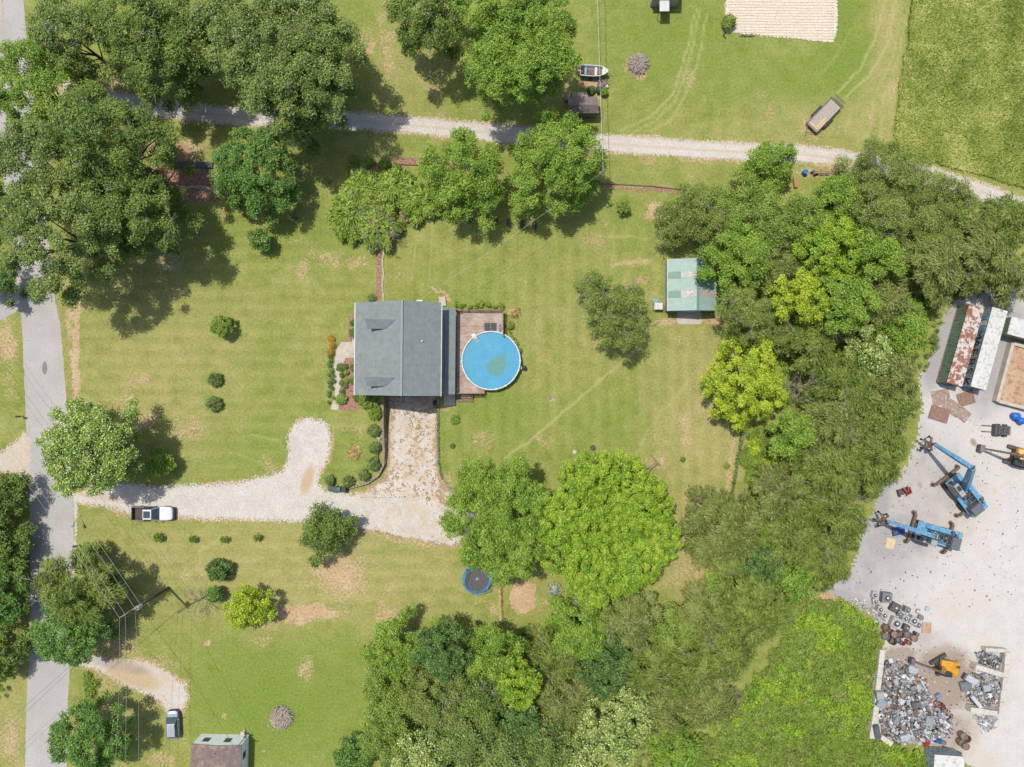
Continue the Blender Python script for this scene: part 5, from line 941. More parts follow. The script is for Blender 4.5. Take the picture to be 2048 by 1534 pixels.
# ------------------------------------------------------------------ brown shed, boat, clutter at the top
def shed():
    zt = 2.6; x0, y1 = P(1138, 190, zt); x1, y0 = P(1197, 224, zt); W = x1-x0; D = y1-y0; t = thing('garden_shed', 'small brown shingled shed half under the bright green lane tree', 'shed', (x0, y0, 0))
    m = MB(); slab(m, [(0, 0, 2.2), (W, 0, 2.2), (W, D*.36, 2.95), (0, D*.36, 2.95)], .07); slab(m, [(0, D*.36+.001, 2.948), (W, D*.36+.001, 2.948), (W, D, 2.0), (0, D, 2.0)], .07); ro = m.build('roof', SHB, t)
    m = MB(); m.box((0, D/2, 2.3), (.05, D, .12)); m.box((W, D/2, 2.3), (.05, D, .12)); m.build('bargeboard', WHITE, ro)
    m = MB(); prof = [(.15, 0), (D-.15, 0), (D-.15, 2.05), (D*.36, 2.85), (.15, 2.2)]; m.add([(.15, y, z) for y, z in prof]+[(W-.15, y, z) for y, z in prof], [tuple(range(5)), tuple(range(9, 4, -1))]+[(i, 5+i, 5+(i+1) % 5, (i+1) % 5) for i in range(5)]); m.build('wall', WOOD, t)
    m = MB(); slab(m, [(.5, D+.0, 1.95), (W*.67, D+.0, 1.95), (W*.62, D+.75, 1.8), (.4, D+.75, 1.8)], .05); m.build('lean_to_roof', plain('grey_sheet', srgb(176, 160, 150), srgb(150, 136, 128), 4, .8), t); m = MB(); m.box((W*.33, D+.3, .9), (W*.5, .5, 1.7)); m.build('lean_to_wall', WOOD, t)
shed()
boxthing('storage_box', 'grey wooden box left of the brown shed', 'box', 1132, 195, 0, (.4, .8, .8), GREYWOOD, .1)
def boat():
    x, y = P(1188, 144, .7); t = thing('motor_boat', 'white open motor boat parked by the tall bright green tree', 'boat', (x, y, 0), R_(-3))
    def sec(x_, hw, zb, zt, inset=0): return [(x_, -hw, zt), (x_, -hw*.8, zb), (x_, hw*.8, zb), (x_, hw, zt)]
    xs = [(-1.95, .74), (-1, .8), (0, .8), (.9, .7), (1.5, .48), (1.95, .12)]
    m = MB(); secs = []
    for xx, hw in xs: zt = 1.15+.1*max(0, xx); zb = .45+max(0, xx-.6)*.25; secs.append([(xx, -hw, zt), (xx, -hw*.75, zb), (xx, hw*.75, zb), (xx, hw, zt), (xx, hw-.09, zt), (xx, max(.02, hw*.62), zb+.1), (xx, -max(.02, hw*.62), zb+.1), (xx, -hw+.09, zt)])
    m.loft(secs); m.build('hull', WHITE, t)
    m = MB(); m.box((-1.95, 0, .85), (.08, 1.4, .7)); m.build('transom', WHITE, t)
    m = MB(); m.add([(1.15, -.58, 1.24), (1.5, -.44, 1.28), (1.9, -.1, 1.33), (1.9, .1, 1.33), (1.5, .44, 1.28), (1.15, .58, 1.24)]+[(1.15, -.58, 1.2), (1.5, -.44, 1.24), (1.9, -.1, 1.29), (1.9, .1, 1.29), (1.5, .44, 1.24), (1.15, .58, 1.2)], [tuple(range(6)), tuple(range(11, 5, -1))]+[(i, 6+i, 6+(i+1) % 6, (i+1) % 6) for i in range(6)]); m.build('foredeck', WHITE, t)
    for xx, mt in ((-1.2, BLUEP), (.25, WHITE)): m = MB(); m.box((xx, 0, .95), (.35, 1.1, .12)); m.box((xx, 0, .7), (.28, .9, .4)); m.build('seat', mt, t, bevel=.02)
    m = MB(); m.box((-.4, 0, .6), (3.0, .85, .05)); m.build('floor', BROWNM, t); m = MB(); m.box((-1.7, 0, .8), (.35, .5, .35)); m.build('fuel_tank', REDP, t, bevel=.04)
    m = MB(); m.box((.75, .0, .72), (.7, .55, .2)); m.build('locker', WOOD, t)
    m = MB(); m.tube([(-1.9, -.3, .4), (1.6, 0, .4), (2.5, 0, .45)], .04, 5); m.tube([(-1.9, .3, .4), (1.6, 0, .4)], .04, 5); m.box((-.4, 0, .35), (.1, 1.7, .08)); m.build('trailer_frame', STEEL, t)
    for s in (-.85, .85): m = MB(); m.cyl((-.4, s-.08, .28), (-.4, s+.08, .28), .28, n=14); m.build('wheel', BLACK, t)
    m = MB(); m.box((-2.15, -.1, 1.0), (.35, .25, .5)); m.box((-2.2, -.1, .6), (.15, .12, .7)); m.build('outboard_motor', WHITE, t, bevel=.04)
boat()
x, y = P(1199, 178, .9); t = thing('black_barrel', 'black barrel lying beside the bright plant near the boat', 'barrel', (x, y, 0), .3); m = MB(); m.cyl((-.35, 0, .42), (.35, 0, .42), .42, n=18); m.build('barrel_body', BLACK, t, bevel=.03); m = MB(); m.cyl((-.37, 0, .42), (-.355, 0, .42), .36, n=18); m.build('lid', DARKM, t)
for px, py, lb in ((1214, 172, 'white plastic drum, upper of two by the black barrel'), (1212, 179, 'white plastic drum, lower of two by the black barrel')): x, y = P(px, py, .5); m = MB(); m.cyl((0, 0, 0), (0, 0, .5), .21, n=14); m.cyl((0, 0, .5), (0, 0, .56), .08, n=8); tag(m.build('plastic_drum', WHITE, loc=(x, y, 0), bevel=.02), lb, 'drum', 'white drums near the boat')
tag(junk('scrap_wood', '', '', 1205, 166, 0, GREYWOOD, 26, .7, .25, 5, (.2, .9)), 'small heap of broken boards between boat and barrel', 'wood heap'); x, y = P(1181, 172, .3); m = MB(); m.sphere((0, 0, .2), .2, 10, 6); tag(m.build('plastic_jug', WHITE, loc=(x, y, 0), smooth=True), 'small white jug on the bare patch below the boat', 'jug')
# white trailer roof at the top edge
x, y = P(1329, 8, 2.3); t = thing('white_canopy', 'white flat canopy roof cut by the top edge', 'canopy', (x, y, 0)); m = MB(); m.box((0, .3, 2.25), (1.35, 2.6, .1)); m.build('roof_sheet', WHITE, t, bevel=.02)
for sx in (-.6, .6): m = MB(); m.box((sx, -.9, 1.1), (.07, .07, 2.2)); m.build('leg', STEEL, t)
x, y = P(1335, -16, 2.6); t = thing('outbuilding', 'dark outbuilding barely in view at the top edge', 'building', (x, y, 0)); m = MB(); slab(m, [(-2.1, -.95, 2.5), (1.9, -.95, 2.5), (1.9, 2.5, 3.2), (-2.1, 2.5, 3.2)]); m.build('roof', STEEL, t); m = MB(); m.box((-.1, .9, 1.2), (3.7, 3.1, 2.4)); m.build('wall', SIDING, t)
# post with vine by the garden plot, tiller
x, y = P(1450, 66, .8); t = thing('garden_post', 'dark post with a leaning vine at the corner of the tilled plot', 'post', (x, y, 0)); m = MB(); m.box((0, 0, .7), (.14, .14, 1.4)); m.build('post', BARK, t)
tree(1460, 40, 13, 1.8, 'loose', 'scraggly vine leaning over the left side of the tilled plot', 'vine', name='vine', zb=.2)
m = MB(); rr_ = random.Random(8)
for i in range(14): m.tube([(i*.14, rr_.uniform(-.15, .15), .1), (i*.14+.5, rr_.uniform(-.2, .2), .3)], .035, 5)
tag(m.build('board_pile', BROWNM, loc=(*P(1478, 72), 0)), 'reddish sticks lying along the lower edge of the tilled plot', 'stick pile')
# ------------------------------------------------------------------ utility trailer
def trailer():
    x, y = P(1647, 231, .6); t = thing('utility_trailer', 'flat utility trailer with plank bed parked on the upper right lawn', 'trailer', (x, y, 0), R_(46)); L, W = 5.0, 2.0
    m = MB(); rr = random.Random(1)
    for i in range(10): m.box((0, -W/2+.1+i*.2, .6), (L-.1, .185, .05))
    m.build('bed', plain('grey_planks', srgb(206, 196, 184), srgb(182, 170, 158), 5, .85), t)
    m = MB(); 
    for s in (-1, 1): m.box((0, s*W/2, .62), (L, .08, .12)); m.box((0, s*W/2, 1.0), (L, .05, .05)); [m.box((-L/2+i*L/5, s*W/2, .8), (.05, .05, .4)) for i in range(6)]
    m.box((-L/2, 0, .62), (.1, W, .12)); m.box((-L/2, 0, 1.0), (.05, W, .05)); m.box((L/2, 0, .62), (.1, W, .12)); m.build('frame', BROWNM, t)
    m = MB()
    for i in range(9): m.box((L/2+.35, -W/2+.1+i*.225, .75), (.75, .055, .05), ry=-.3)
    for xx in (.05, .7): m.box((L/2+xx, 0, .65+xx*.28), (.09, W, .06))
    m.build('ramp_gate', DARKM, t)
    m = MB(); m.tube([(-L/2, -.7, .55), (-L/2-.95, 0, .5), (-L/2, .7, .55)], .05, 5); m.box((-L/2-.98, 0, .5), (.25, .12, .1)); m.build('tongue', DARKM, t)
    for s in (-1, 1):
        m = MB(); m.box((-.2, s*(W/2+.18), .72), (1.7, .26, .05)); m.box((-1.15, s*(W/2+.18), .6), (.32, .26, .05), ry=-.8); m.box((.75, s*(W/2+.18), .6), (.32, .26, .05), ry=.8); m.build('fender', BLACK, t)
        for xx in (-.62, .25): m = MB(); m.cyl((xx, s*(W/2+.1), .34), (xx, s*(W/2+.3), .34), .34, n=16); m.build('wheel', BLACK, t)
    PLY = plain('new_plywood', srgb(232, 206, 162), srgb(214, 184, 138), 2, .8)
    for i, (xx, yy, l, w_, rz, lb) in enumerate([(-.9, -.45, 2.0, .3, 0, 'pale plank on the trailer bed, long one nearest the middle'), (-1.0, -.78, 1.8, .26, .02, 'pale plank on the trailer bed, long one nearest the edge'), (-2.05, .0, .3, 1.5, .03, 'pale plank lying across the front of the trailer bed')]):
        m = MB(); m.box((0, 0, .03), (l, w_, .06)); o = m.build('loose_plank', PLY); a = R_(46); o.location = (x+xx*cos(a)-yy*sin(a), y+xx*sin(a)+yy*cos(a), .63+.062*(i == 2)*0); o.rotation_euler[2] = a+rz; tag(o, lb, 'plank', 'loose planks on the utility trailer')
trailer()
# trailer frame and blue barrel by the wood
x, y = P(1612, 343, .9); t = thing('blue_barrel', 'blue plastic barrel at the tip of the bright green lane tree', 'barrel', (x, y, 0)); m = MB(); m.cyl((0, 0, 0), (0, 0, .85), .32, n=18); m.build('barrel_body', plain('bright_blue_plastic', srgb(40, 130, 225), srgb(30, 110, 205), 2, .4), t, bevel=.04); m = MB(); m.ring((0, 0), .27, .33, .85, .89, 18); m.build('rim', bpy.data.materials['bright_blue_plastic'], t)
x, y = P(1655, 345, .5); t = thing('trailer_chassis', 'long rusty wheeled frame lying below the gravel lane', 'trailer frame', (x, y, 0), -.03); m = MB(); m.box((0, .1, .5), (4.6, .1, .12)); m.box((-.8, -.12, .5), (2.6, .1, .12)); [m.box((-1.8+i*.9, 0, .5), (.08, .5, .1)) for i in range(4)]; m.build('frame', RUST, t)
for xx in (-2.0, -1.6): m = MB(); m.ring((0, 0), .2, .34, 0, .2, 16); o = m.build('wheel', BLACK, t); o.location = (xx, .15 if xx < -1.7 else -.2, .2); o.rotation_euler = (1.2, 0, .4)
tag(boxthing('clay_block_stack', '', '', 1592, 365, 0, (.45, 1.3, .5), plain('brick_red', srgb(205, 150, 120), srgb(180, 120, 95), 5, .85), .1), 'stack of reddish bricks under the blue barrel', 'brick stack')
# ------------------------------------------------------------------ vehicles
SILV = plain('truck_silver', srgb(150, 148, 150), srgb(138, 136, 138), 1, .35, .4); CARB = plain('silver_blue_paint', srgb(150, 168, 184), srgb(140, 158, 174), 1, .28, .35, spec=.6); WPAINT = plain('white_car_paint', srgb(246, 247, 248), srgb(240, 241, 243), 1, .3, spec=.6); ROOFG = plain('roof_silver', srgb(200, 204, 210), srgb(192, 196, 204), 1, .35, .2)
LAMP = plain('lamp_glass', srgb(215, 220, 225), srgb(190, 195, 200), 3, .15); REDL = plain('tail_lamp', (.35, .02, .02), (.3, .02, .02), 3, .2)
def body_sections(xs, zb=.35):
    """xs: (x, half width, top z) -> rounded box sections"""
    out = []
    for x, hw, zt in xs:
        out.append([(x, -hw*.93, zb), (x, hw*.93, zb), (x, hw, zb+.25), (x, hw, zt-.18), (x, hw*.94, zt-.03), (x, hw*.8, zt), (x, -hw*.8, zt), (x, -hw*.94, zt-.03), (x, -hw, zt-.18), (x, -hw, zb+.25)])
    return out
def wheels(t, L, W, r=.38, xs=(1.75, -1.75)):
    for x in xs:
        for s in (-1, 1):
            m = MB(); m.cyl((x, s*(W/2-.24), r), (x, s*(W/2-.01), r), r, n=20); wh = m.build('wheel', BLACK, t, bevel=.03); m = MB(); m.cyl((x, s*(W/2-.03), r), (x, s*(W/2+.012), r), r*.6, n=14); m.build('rim', STEEL, wh)
def pickup():
    x, y = P(305, 1027, .9); t = thing('pickup_truck', 'white pickup truck with an open dark bed on the gravel drive', 'pickup truck', (x, y, 0), R_(-.5)); W = 1.98
    m = MB(); m.loft(body_sections([(.55, .96, 1.12), (1.3, .98, 1.14), (2.2, .97, 1.1), (2.62, .9, 1.02), (2.82, .72, .9)])); m.build('hood', WPAINT, t, smooth=False, bevel=.04)
    m = MB(); m.loft(body_sections([(-1.05, .98, 1.12), (.56, .98, 1.13)])); m.build('body', SILV, t, bevel=.03)
    # bed: open box
    m = MB(); 
    for s in (-1, 1): m.box((-1.95, s*.93, .85), (1.85, .11, .82))
    m.box((-2.84, 0, .82), (.09, 1.96, .76)); m.box((-1.95, 0, .5), (1.8, 1.76, .08)); bed = m.build('bed', SILV, t, bevel=.02)
    m = MB(); [m.box((-1.95, -.75+i*.25, .56), (1.7, .13, .035)) for i in range(7)]; m.box((-1.93, 0, .545), (1.72, 1.74, .02)); m.box((-1.02, 0, .85), (.05, 1.74, .6)); m.build('bed_liner', plain('bed_liner', srgb(96, 88, 82), srgb(82, 76, 70), 3, .8), bed)
    for s in (-1, 1): m = MB(); m.box((-2.1, s*.82, .66), (.9, .22, .3)); m.build('wheel_arch', bpy.data.materials['bed_liner'], bed, bevel=.04)
    # cabin
    def cab(x0, x1, x2, x3, hwb, hwt, zb, zt): return [[(x0, -hwb, zb), (x0, hwb, zb), (x3, hwb, zb), (x3, -hwb, zb)], [(x1, -hwt, zt), (x1, hwt, zt), (x2, hwt, zt), (x2, -hwt, zt)]]
    m = MB(); m.loft(cab(-1.0, -.9, .3, 1.15, .93, .74, 1.1, 1.83)); m.build('cabin_glass', GLASS, t)
    m = MB(); m.loft([[(-.95, -.74, 1.78), (-.95, .74, 1.78), (.34, .74, 1.78), (.34, -.74, 1.78)], [(-.9, -.68, 1.9), (-.9, .68, 1.9), (.24, .66, 1.9), (.24, -.66, 1.9)]]); ro = m.build('roof', WPAINT, t, bevel=.04)
    m = MB(); m.box((-.32, 0, 1.912), (.95, .98, .02)); m.build('sunroof', GLASS, ro)
    for s in (-1, 1):
        m = MB(); m.add([(1.1, s*.93, 1.1), (.28, s*.75, 1.82), (.36, s*.75, 1.82), (1.2, s*.93, 1.1)], [(0, 1, 2, 3)]); m.tube([(1.13, s*.92, 1.12), (.31, s*.745, 1.82)], .035, 5); m.build('windshield_pillar', WPAINT, t)
        m = MB(); m.box((.75, s*1.08, 1.25), (.14, .22, .16)); m.build('side_mirror', BLACK, t, bevel=.03); m = MB(); m.box((2.6, s*.72, .9), (.28, .3, .18), rz=-s*.35); m.build('headlight', LAMP, t, bevel=.03); m = MB(); m.box((-2.87, s*.88, .95), (.06, .16, .35)); m.build('tail_light', REDL, t)
    m = MB(); m.loft(body_sections([(2.7, .93, .72), (2.92, .86, .7), (3.0, .6, .66)], .3)); m.build('bumper', BLACK, t, bevel=.03); m = MB(); m.box((-2.97, 0, .5), (.14, 1.8, .16)); m.build('bumper', STEEL, t, bevel=.03); m = MB(); m.box((-.05, 0, .42), (5.5, 1.5, .2)); m.build('chassis', BLACK, t); wheels(t, 5.8, W, .4, (1.85, -1.95))
pickup()
def suv():
    x, y = P(345.5, 1450, .8); t = thing('parked_car', 'silver-blue hatchback parked at the end of the lower left drive', 'car', (x, y, 0), R_(93)); W = 1.8
    m = MB(); m.loft(body_sections([(-2.0, .62, .78), (-1.9, .82, .95), (-1.4, .88, 1.0), (0, .9, 1.0), (1.0, .88, .98), (1.6, .82, .86), (1.95, .55, .72)], .28)); m.build('body', CARB, t, bevel=.04)
    m = MB(); m.loft([[(-1.75, -.78, .98), (-1.75, .78, .98), (1.2, .78, .97), (1.2, -.78, .97)], [(-1.35, -.6, 1.46), (-1.35, .6, 1.46), (.45, .6, 1.46), (.45, -.6, 1.46)]]); m.build('cabin_glass', GLASS, t)
    m = MB(); m.loft([[(-1.42, -.62, 1.42), (-1.42, .62, 1.42), (.5, .62, 1.42), (.5, -.62, 1.42)], [(-1.35, -.56, 1.52), (-1.35, .56, 1.52), (.38, .54, 1.52), (.38, -.54, 1.52)]]); ro = m.build('roof', ROOFG, t, bevel=.04)
    for s in (-1, 1):
        m = MB(); m.tube([(-1.3, s*.56, 1.53), (-.4, s*.6, 1.58), (.3, s*.57, 1.53)], .02, 5); m.build('roof_rail', STEEL, ro); m = MB(); m.tube([(1.15, s*.77, 1.0), (.42, s*.6, 1.48)], .035, 5); m.build('windshield_pillar', CARB, t)
        m = MB(); m.box((.85, s*.98, 1.05), (.12, .2, .13)); m.build('side_mirror', CARB, t, bevel=.03); m = MB(); m.box((1.72, s*.58, .78), (.3, .28, .1), rz=-s*.5); m.build('headlight', LAMP, t, bevel=.02); m = MB(); m.box((-1.93, s*.62, .85), (.12, .26, .14), rz=s*.3); m.build('tail_light', REDL, t)
    m = MB(); m.box((1.98, 0, .5), (.12, 1.2, .3)); m.build('bumper', BLACK, t, bevel=.04); wheels(t, 4, W, .33, (1.25, -1.25))
suv()
# ------------------------------------------------------------------ mobile home, lower left
def mobile():
    zt = 3.0; x0 = P(383, 0, zt)[0]; x1 = P(483, 0, zt)[0]; y1 = P(0, 1488, zt)[1]; t = thing('mobile_home', 'brown roofed pale home cut by the bottom edge', 'house', (x0, y1, 0), R_(-1.5)); W = x1-x0
    m = MB(); slab(m, [(0, -9, 3.0), (W/2, -9, 3.35), (W/2, 0, 3.35), (0, 0, 3.0)], .1); slab(m, [(W/2+.001, -9, 3.349), (W, -9, 3.0), (W, 0, 3.0), (W/2+.001, 0, 3.349)], .1); ro = m.build('roof', plain('worn_brown_roof', srgb(150, 130, 124), srgb(128, 110, 106), 1.2, .9, c3=srgb(172, 148, 128), s3=.8), t)
    m = MB(); m.box((W*.1, -.3, 3.12), (.5, .5, .06)); m.box((W*.32, -.3, 3.27), (.35, .7, .06)); m.build('roof_patch', WOOD, ro)
    wm = plain('pale_blue_siding', (.76, .77, .80), (.70, .71, .74), 1.5, .6); m = MB(); m.box((W/2, -4.5, 1.5), (W-.15, 8.9, 2.96)); m.build('wall', wm, t)
    for px_ in (1.5, 4.5): m = MB(); m.box((px_, -.03, 1.7), (.9, .06, 1.0)); m.build('window', GLASS, t)
    for yy in (-2, -4.5): m = MB(); m.box((W-.06, yy, 1.7), (.06, .9, 1.0)); m.build('window', GLASS, t)
    m = MB(); m.cyl((W*.5, -1, 3.2), (W*.5, -1, 3.6), .06, n=8); m.build('vent_pipe', STEEL, ro)
mobile()
def pole(name, px, py, h, label, r=.14, mat=BARK):
    x, y = P(px, py); t = thing(name, label, 'utility pole', (x, y, 0)); m = MB(); m.tube([(0, 0, -.1), (0, 0, h)], [r, r*.75], 10); m.build('pole', mat, t, smooth=True); return t, x, y
tC, xc, yc = pole('service_pole', 496, 1466, 4.6, 'short metal service mast at the corner of the brown roofed home', .07, STEEL); m = MB(); m.tube([(0, 0, 4.5), (.2, .1, 4.75), (.35, .15, 4.6)], .05, 5); m.build('weatherhead', WHITE, tC); m = MB(); m.box((.12, .12, 1.5), (.3, .15, .5)); m.build('meter_box', STEEL, tC)
x, y = P(485, 1467, .5); m = MB(); m.cyl((0, 0, 0), (0, 0, .55), .28, .3, 14); m.cyl((.1, .25, 0), (.1, .25, .3), .2, n=10); tag(m.build('garden_tub', CONC, loc=(x, y, 0)), 'pale tub at the wall behind the service mast', 'tub')
# poles and wires
WIRE = plain('aluminium_wire', srgb(225, 225, 222), srgb(205, 205, 202), 2, .4, .3); DWIRE = plain('black_cable', (.03, .03, .03), (.04, .04, .04), 2, .6)
tA, xa, ya = pole('utility_pole', 338, 1176, 10.6, 'tall brown utility pole with cross-arm and transformer', .19); ad = mathutils.Vector((-.85, -.53, 0)).normalized(); ca = atan2(ad.y, ad.x)
m = MB(); m.box((0, 0, 9.9), (3.4, .12, .14), rz=ca); arm = m.build('cross_arm', GREYWOOD, tA)
tips = []
for k in (-1.6, -.75, .75, 1.6):
    m = MB(); m.cyl((ad.x*k, ad.y*k, 9.97), (ad.x*k, ad.y*k, 10.2), .06, .04, 8); m.build('insulator', WHITE, arm); tips.append((xa+ad.x*k, ya+ad.y*k, 10.2))
m = MB(); m.cyl((.42, .1, 8.4), (.42, .1, 9.3), .28, n=16); m.cyl((.42, .1, 9.3), (.42, .1, 9.45), .07, n=8); m.build('transformer', plain('transformer_grey', srgb(205, 210, 212), srgb(190, 195, 198), 2, .45), tA)
def wire(p, q, sag, r, mat, label, group=None, n=14):
    pts = []
    for i in range(n+1): t = i/n; pts.append((p[0]+(q[0]-p[0])*t, p[1]+(q[1]-p[1])*t, p[2]+(q[2]-p[2])*t-sag*4*t*(1-t)))
    m = MB(); m.tube(pts, r, 5); o = m.build('power_line', mat, fixn=False); return tag(o, label, 'power line', group)
G = 'power lines from the cross-arm pole'
for i, tp in enumerate(tips):
    wire(tp, (tp[0]-34.5, tp[1]+47.5, 10.2), .9, .016, WIRE, ['outermost', 'second', 'third', 'innermost'][::-1][i]+' pale power line running up-left from the tall pole over the road', G)
for i, tp in enumerate(tips[:0:-1]):
    wire(tp, (tp[0]-1.8+.9*i, tp[1]-34, 10.2), .9, .015, WIRE, ['left', 'middle', 'right'][i]+' power line running down from the tall pole over the corner tree', G)
wire((xa, ya, 9.2), (xa-29, ya-25.5, 8.6), .8, .016, DWIRE, 'upper dark cable crossing the road at the lower left', G); wire((xa, ya, 8.7), (xa-29, ya-27, 8.0), .8, .016, DWIRE, 'lower dark cable crossing the road at the lower left', G)
wire((xa, ya, 8.2), (xc, yc, 4.6), .8, .016, DWIRE, 'dark service cable from the tall pole to the mast of the brown roofed home')
tB, xb, yb2 = pole('utility_pole', 1190, 379, 9.0, 'utility pole rising beside the right bright green tree', .15, GREYWOOD); m = MB(); m.box((0, 0, 8.7), (1.2, .1, .1), rz=.5); m.build('cross_arm', GREYWOOD, tB)
wire((xb, yb2, 8.9), (xb-1.2, yb2+40, 9.4), .7, .016, WIRE, 'pale cable running up from the shed side pole past the boat'); wire((xb+.2, yb2, 8.2), (xb-.8, yb2+40, 8.6), .8, .02, DWIRE, 'dark cable running up from the shed side pole over the brown shed')
hx, hy = P(836, 602, 6.5); wire((xb, yb2, 8.3), (hx, hy, 6.6), .6, .017, WIRE, 'pale service cable from the shed side pole to the house roof')
# signs, mailboxes
def mailbox(px, py, rz, label, mat=BLACK):
    x, y = P(px, py, 1.1); t = thing('mailbox', label, 'mailbox', (x, y, 0), rz); m = MB(); m.box((0, 0, .5), (.1, .1, 1.0)); m.build('post', WOOD, t)
    m = MB(); prof = [(cos(a*pi/6)*.13, 1.16+sin(a*pi/6)*.13) for a in range(7)]+[(-.13, 1.0), (.13, 1.0)]; m.loft([[(-.28, y_, z) for y_, z in prof], [(.28, y_, z) for y_, z in prof]]); m.build('box', mat, t); m = MB(); m.box((.1, -.15, 1.22), (.05, .02, .16)); m.build('flag', REDP, t)
mailbox(150, 1093, 0, 'black mailbox at the right road edge above the olive cedar'); mailbox(36, 833, 0, 'black mailbox on the left verge of the road')
x, y = P(34, 961, 1.2); t = thing('road_box', 'white and black paired boxes on the left verge by the drive mouth', 'mailbox', (x, y, 0)); m = MB(); m.box((-.35, 0, 1.1), (.55, .6, .35)); m.build('white_box', WHITE, t, bevel=.04); m = MB(); m.box((.4, 0, 1.1), (.75, .6, .35)); m.build('black_box', BLACK, t, bevel=.04); m = MB(); m.box((0, 0, .5), (.12, .12, .95)); m.build('post', WOOD, t)
x, y = P(160, 1030); t = thing('yard_light', 'white leaning post with a lantern head at the drive mouth', 'lamp post', (x, y, 0)); m = MB(); m.tube([(0, 0, 0), (.15, -.9, 1.9)], .06, 8); m.build('post', WHITE, t); m = MB(); m.cyl((.15, -.95, 1.75), (.2, -1.25, 2.05), .16, .22, 10); m.build('lantern', plain('lantern_glass', srgb(210, 222, 228), srgb(190, 205, 212), 2, .2), t)
# ------------------------------------------------------------------ trampoline, climber, small things
def trampoline():
    x, y = P(954, 1158, .9); t = thing('trampoline', 'round black trampoline with blue pad under the leaning green tree', 'trampoline', (x, y, 0)); R = 2.05
    m = MB(); m.cyl((0, 0, .84), (0, 0, .86), R-.3, n=40); mat = m.build('jumping_mat', plain('black_mat', srgb(98, 95, 97), srgb(90, 87, 89), 2, .7), t); m = MB(); m.ring((0, 0), .12, .17, .86, .868, 24); m.build('centre_mark', WHITE, mat)
    m = MB(); m.ring((0, 0), R-.32, R, .86, .93, 40); m.build('safety_pad', plain('blue_pad', srgb(60, 150, 195), srgb(45, 120, 165), 1.5, .5), t); m = MB(); m.ring((0, 0), R+.01, R+.05, .8, .86, 40); m.build('frame', STEEL, t)
    for i in range(6): a = i*pi/3+.3; m = MB(); m.tube([(R*cos(a), R*sin(a), 0), (R*cos(a), R*sin(a), 1.7), ((R-.1)*cos(a), (R-.1)*sin(a), 2.6)], .03, 6); m.build('pole', BLUEP, t)
    mn, nt, b = newmat('black_net'); b.inputs['Base Color'].default_value = (.02, .03, .04, 1); tr = N(nt, 'ShaderNodeBsdfTransparent'); mx = N(nt, 'ShaderNodeMixShader'); mx.inputs[0].default_value = .16; nt.links.new(tr.outputs[0], mx.inputs[1]); nt.links.new(b.outputs[0], mx.inputs[2]); nt.links.new(mx.outputs[0], nt.nodes['Material Output'].inputs[0])
    m = MB(); n = 6; pts = [((R-.08)*cos(i*pi/3+.3), (R-.08)*sin(i*pi/3+.3)) for i in range(6)]
    for i in range(6): p, q = pts[i], pts[(i+1) % 6]; m.add([(p[0], p[1], .93), (q[0], q[1], .93), (q[0], q[1], 2.6), (p[0], p[1], 2.6)], [(0, 1, 2, 3)])
    m.build('safety_net', mn, t)
    m = MB(); m.tube([(p[0], p[1], 2.6) for p in pts]+[(pts[0][0], pts[0][1], 2.6)], .035, 5); m.build('top_band', BLUEP, t)
trampoline()
def climber():
    x, y = P(1110, 1180, .8); t = thing('play_climber', 'blue and white tube climbing dome beside the straw coloured bare circle', 'climbing frame', (x, y, 0))
    for k, (mt, s) in enumerate(((WHITE, 0), (BLUEP, 1))):
        for i in range(6):
            a = i*pi/3+s*pi/6; m = MB(); m.tube([(1.1*cos(a), 1.1*sin(a), 0), (.9*cos(a+.25), .9*sin(a+.25), .9), (.1*cos(a), .1*sin(a), 1.4)], .035, 5); m.build('tube', mt, t)
    m = MB(); m.tube([(1.0*cos(i*pi/3), 1.0*sin(i*pi/3), .75) for i in range(7)], .035, 5); m.build('ring', WHITE, t)
    m = MB(); m.box((-.1, .3, .5), (.5, .4, .06)); m.build('seat', WHITE, t)
climber()
x, y = P(1151, 1203, .6); t = thing('lawn_chair', 'blue plastic chair under the edge of the large bright round tree', 'chair', (x, y, 0), .4); m = MB(); m.box((0, 0, .42), (.5, .5, .05)); m.build('seat', BLUEP, t); m = MB(); m.box((0, .25, .7), (.5, .05, .5), rx=-.2); m.build('backrest', BLUEP, t)
for sx in (-.22, .22):
    for sy in (-.22, .22): m = MB(); m.box((sx, sy, .2), (.05, .05, .4)); m.build('leg', BLUEP, t)
# fences
def fence(pts_px, h, label, step=2.6):
    p0 = P(*pts_px[0]); t = thing('wire_fence', label, 'fence', (p0[0], p0[1], 0)); path = PP(pts_px)
    m = MB()
    for (a, b), (c, d) in zip(path, path[1:]):
        for z in (.3, .6, .9, 1.15): m.tube([(a-p0[0], b-p0[1], z*h), (c-p0[0], d-p0[1], z*h)], .012, 4)
    m.build('wires', STEEL, t)
    for (a, b), (c, d) in zip(path, path[1:]):
        n = max(1, int(math.hypot(c-a, d-b)/step))
        for i in range(n+1): q = MB(); q.cyl((a+(c-a)*i/n-p0[0], b+(d-b)*i/n-p0[1], 0), (a+(c-a)*i/n-p0[0], b+(d-b)*i/n-p0[1], 1.2*h), .05, n=6); q.build('post', WOOD, t)
fence([(1488, 850), (1478, 900), (1466, 965), (1460, 995)], 1, 'old wire fence along the right end of the lawn'); fence([(1000, 1150), (1003, 1200), (1004, 1246)], .8, 'short wire fence line between trampoline and straw coloured circle')
